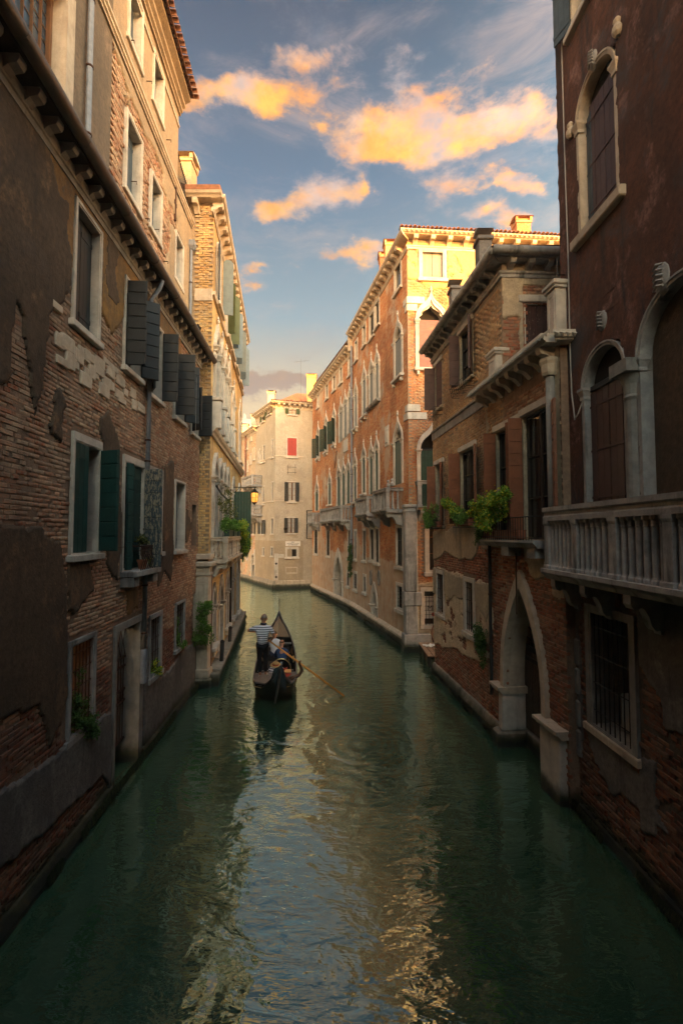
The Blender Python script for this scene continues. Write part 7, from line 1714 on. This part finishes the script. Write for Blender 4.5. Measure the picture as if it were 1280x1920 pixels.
# ================================================================== plants
TM_ = FT.M
def box_planter(F, x0, x1, y, z, label, mat='terracotta', h_=.17, d=.18, group='flower boxes outside the windows'):
    o = thing('flower_box', label, 'flower box', F.M @ T(x0, y, z), group)
    sub(o, 'box', MB().cbox(0, x1 - x0, -d, 0, 0, h_, .015), mat); sub(o, 'box_rim', MB().cbox(-.015, x1 - x0 + .015, -d - .015, .015, h_, h_ + .03, .008), mat); sub(o, 'soil', MB().box(.02, x1 - x0 - .02, -d + .02, -.02, h_ + .02, h_ + .035), 'wood_dark')
    return o
GPL = 'plants in the flower boxes'
box_planter(FT, .36, .78, -.06, 5.42, 'terracotta flower box under the far brown shuttered window, left half'); box_planter(FT, .80, 1.2, -.06, 5.42, 'terracotta flower box under the far brown shuttered window, right half')
box_planter(FT, 2.95, 3.5, -.06, 5.42, 'terracotta flower box under the middle brown shuttered window, left half'); box_planter(FT, 3.53, 4.08, -.06, 5.42, 'terracotta flower box under the middle brown shuttered window, right half')
box_planter(FT, 5.2, 5.95, -.14, 5.08, 'terracotta flower box at the far end of the railed balcony'); box_planter(FT, 6.0, 6.72, -.14, 5.08, 'terracotta flower box in the middle of the railed balcony'); box_planter(FT, 6.76, 7.2, -.14, 5.08, 'short terracotta flower box nearest the bare end of the balcony')
plant('feathery green plant spilling from the farthest townhouse flower box', TM_ @ T(.75, -.16, 5.62), [(-.1, -.12, .18, .45, .22, .25), (.15, -.05, .45, .30, .15, .30, .5), (.0, -.25, -.08, .35, .15, .16), (-.3, -.2, .3, .3, .2, .3, .5)], 2600, .055, M('leaf_green'), [(-.2, 0, 0), (.25, 0, 0)], group=GPL, seed=3)
plant('yellow tipped bush above the middle townhouse flower box', TM_ @ T(3.2, -.24, 5.62), [(-.15, -.15, .42, .28, .2, .22), (.1, -.1, .28, .25, .2, .2), (-.35, -.2, .55, .18, .14, .15)], 1500, .065, M('leaf_lime'), [(0, 0, 0)], group=GPL, seed=4)
plant('round low green plant at the near side of the middle flower box', TM_ @ T(3.75, -.26, 5.6), [(0, -.05, .12, .30, .2, .18), (.1, -.1, .0, .25, .18, .15)], 1400, .05, M('leaf_green'), [(0, 0, 0)], group=GPL, seed=5)
plant('large bush with lime and yellow leaves on the townhouse balcony', TM_ @ T(6.0, -.34, 5.42), [(-.45, -.1, .38, .38, .24, .28), (.1, -.05, .55, .42, .25, .34), (.6, -.1, .48, .38, .25, .32), (.15, -.2, .15, .55, .2, .25), (-.75, -.15, .25, .22, .18, .2, .7), (.85, -.12, .65, .25, .2, .2, .7)], 5200, .072, M('leaf_lime'), [(-.5, 0, 0), (0, 0, 0), (.5, 0, 0)], group=GPL, seed=6)
plant('dark trailing plant hanging from the far end of the balcony box', TM_ @ T(5.25, -.28, 5.2), [(-.05, -.05, .05, .25, .15, .16), (-.1, -.08, -.12, .16, .12, .14)], 900, .05, M('leaf_dark'), [(0, 0, 0)], group=GPL, seed=7)
plant('dark wall plant rooted in the flaking render beside the water door', TM_ @ T(4.72, -.05, 2.2), [(0, -.12, .25, .26, .16, .28), (.02, -.12, -.15, .24, .14, .3), (-.1, -.12, .05, .28, .14, .2), (.1, -.1, -.5, .12, .1, .15, .5)], 2600, .05, M('leaf_dark'), [(0, .05, 0)], cat='wall plant', group='plants rooted in the walls', seed=8)
plant('ivy trailing down the orange palazzo beside the drainpipe', O2.M @ T(.35, -.12, 4.3), [(0, -.1, -.1, .3, .14, .4), (.05, -.1, -.7, .28, .14, .4), (-.05, -.1, -1.3, .22, .12, .4), (.1, -.1, -1.8, .15, .1, .2, .5)], 1800, .09, M('leaf_dark'), [(0, .05, .3)], cat='ivy', name='ivy', group='plants rooted in the walls', seed=9)
for (px_, py_, D_, rr, lb, sd) in [(383, 1143, 15.3, .26, 'upper green wall plant on the stone pilaster', 10), (381, 1188, 15.2, .36, 'lower bushy wall plant on the stone pilaster', 11)]:
    p_ = at(px_, py_, D_); plant(lb, T(p_.x, p_.y, p_.z), [(0, 0, 0, rr, .18, rr * .9), (-.08, 0, -.25, rr * .7, .15, rr * .6), (.1, 0, .18, rr * .6, .14, rr * .5)], 2400, .05, M('leaf_green'), [(0, .2, 0)], cat='wall plant', group='plants rooted in the walls', seed=sd)
q = bg1; plant('dark bush growing through the bars of the lit water level window', FL.M @ T(q[0] + .35, .02, q[2] + .1), [(.1, 0, .25, .28, .12, .3), (0, -.03, .55, .2, .1, .3, .7), (.3, -.1, .0, .3, .15, .15), (.45, -.12, -.15, .18, .12, .15, .6), (.05, 0, .95, .12, .08, .2, .4)], 2600, .045, M('leaf_dark'), [(.1, .05, 0)], cat='wall plant', group='plants rooted in the walls', seed=12)
q = bg2; plant('small lime plant on the sill right of the iron gate', FL.M @ T(q[0] + .4, -.02, q[2] + .12), [(0, 0, .12, .28, .12, .14), (.15, -.05, .0, .2, .1, .1)], 700, .045, M('leaf_lime'), [(0, 0, 0)], cat='wall plant', group='plants rooted in the walls', seed=13)
q = bg3; plant('thin vine climbing the third barred window', FL.M @ T(q[0] + .25, -.02, q[2] + .1), [(0, 0, .25, .14, .08, .3), (0, 0, .7, .10, .06, .25, .5), (.4, -.08, -.02, .3, .1, .1)], 900, .045, M('leaf_green'), [(0, 0, 0)], cat='wall plant', group='plants rooted in the walls', seed=14)
# balconette pots
s1, _ = FL.sz(252, 1060)
pt_ = thing('flower_pot', 'terracotta pot with a clipped little tree on the railed balconette', 'flower pot', FL.M @ T(s1, -.17, zfl), 'pots on the balconette'); sub(pt_, 'pot', MB().lathe([(.075, 0), (.10, .17), (.115, .17), (.115, .21), (.10, .21)], n=14), 'terracotta')
plant('little standard tree with a mop of yellow green leaves on the balconette', FL.M @ T(s1, -.17, zfl + .2), [(0, 0, .50, .17, .13, .12), (.05, 0, .42, .12, .1, .08)], 600, .042, M('leaf_olive'), [(0, 0, 0)], cat='small tree', name='potted_tree', group='pots on the balconette', seed=15)
pt_ = thing('flower_pot', 'small white pot of trailing green leaves at the corner of the balconette', 'flower pot', FL.M @ T(s1 + .34, -.18, zfl), 'pots on the balconette'); sub(pt_, 'pot', MB().lathe([(.055, 0), (.075, .13), (.08, .15), (.07, .15)], n=12), 'white_paint')
plant('trailing lime plant in the small white pot', FL.M @ T(s1 + .38, -.2, zfl + .15), [(0, 0, .05, .16, .1, .1), (.15, -.05, -.05, .14, .1, .08)], 600, .042, M('leaf_lime'), [(0, 0, 0)], group='pots on the balconette', seed=16)
# palazzo balcony
for x0, x1, lb in ((.6, 1.9, 'dark green planter on the rail at the near end of the pointed arcade'), (2.3, 3.6, 'dark green planter in the middle of the balcony rail'), (4.2, 5.6, 'dark green planter at the far end under the trailing plant')): box_planter(FP, x0, x1, -.42, 5.09, lb, 'planter_green', .2, .2, 'planters on the palazzo balcony')
GB = 'plants on the palazzo balcony'
plant('leafy green plants on the near part of the palazzo balcony', FP.M @ T(1.3, -.52, 5.3), [(-.3, 0, .2, .5, .22, .26), (.5, 0, .18, .5, .22, .26), (1.4, 0, .24, .6, .25, .30)], 3400, .07, M('leaf_green'), [(-.5, 0, 0), (.5, 0, 0), (1.4, 0, 0)], group=GB, seed=17)
plant('airy tall shrub with sparse leaves against the white columns', FP.M @ T(1.6, -.45, 5.3), [(-.5, .1, .9, .5, .2, .4, .4), (.5, .1, .75, .7, .2, .5, .4), (0, 0, 1.3, .5, .2, .3, .3), (1.6, 0, .8, .6, .2, .5, .4)], 950, .07, M('leaf_olive'), [(-.5, 0, 0), (.5, 0, 0), (1.5, 0, 0)], group=GB, seed=18)
plant('bright trailing plant cascading over the far end of the palazzo balcony', FP.M @ T(5.0, -.62, 5.35), [(0, 0, .2, .8, .25, .28), (.7, 0, .1, .5, .3, .35), (.85, -.1, -.5, .32, .25, .5), (.85, -.1, -1.0, .25, .2, .35), (.2, -.1, -.15, .6, .2, .2, .6)], 6500, .075, M('leaf_lime'), [(-.3, .1, 0), (.5, .1, 0)], group=GB, seed=19)
# ================================================================== air
hz_ = thing('haze', 'thin warm evening haze over the canal', 'haze', None, None, MB().box(-60, 60, -45, 190, -3.5, 30), None)
del hz_['category']; hz_['kind'] = 'stuff'
m = bpy.data.materials.new('haze'); m.use_nodes = True; t = NT(m.node_tree); t.n.clear()
pv = t.node('ShaderNodeVolumePrincipled', Color=(1.0, .88, .70), Density=.0012, Anisotropy=.0)
t.l.new(pv.outputs[0], t.node('ShaderNodeOutputMaterial').inputs['Volume']); hz_.data.materials.append(m); MATS['haze'] = m
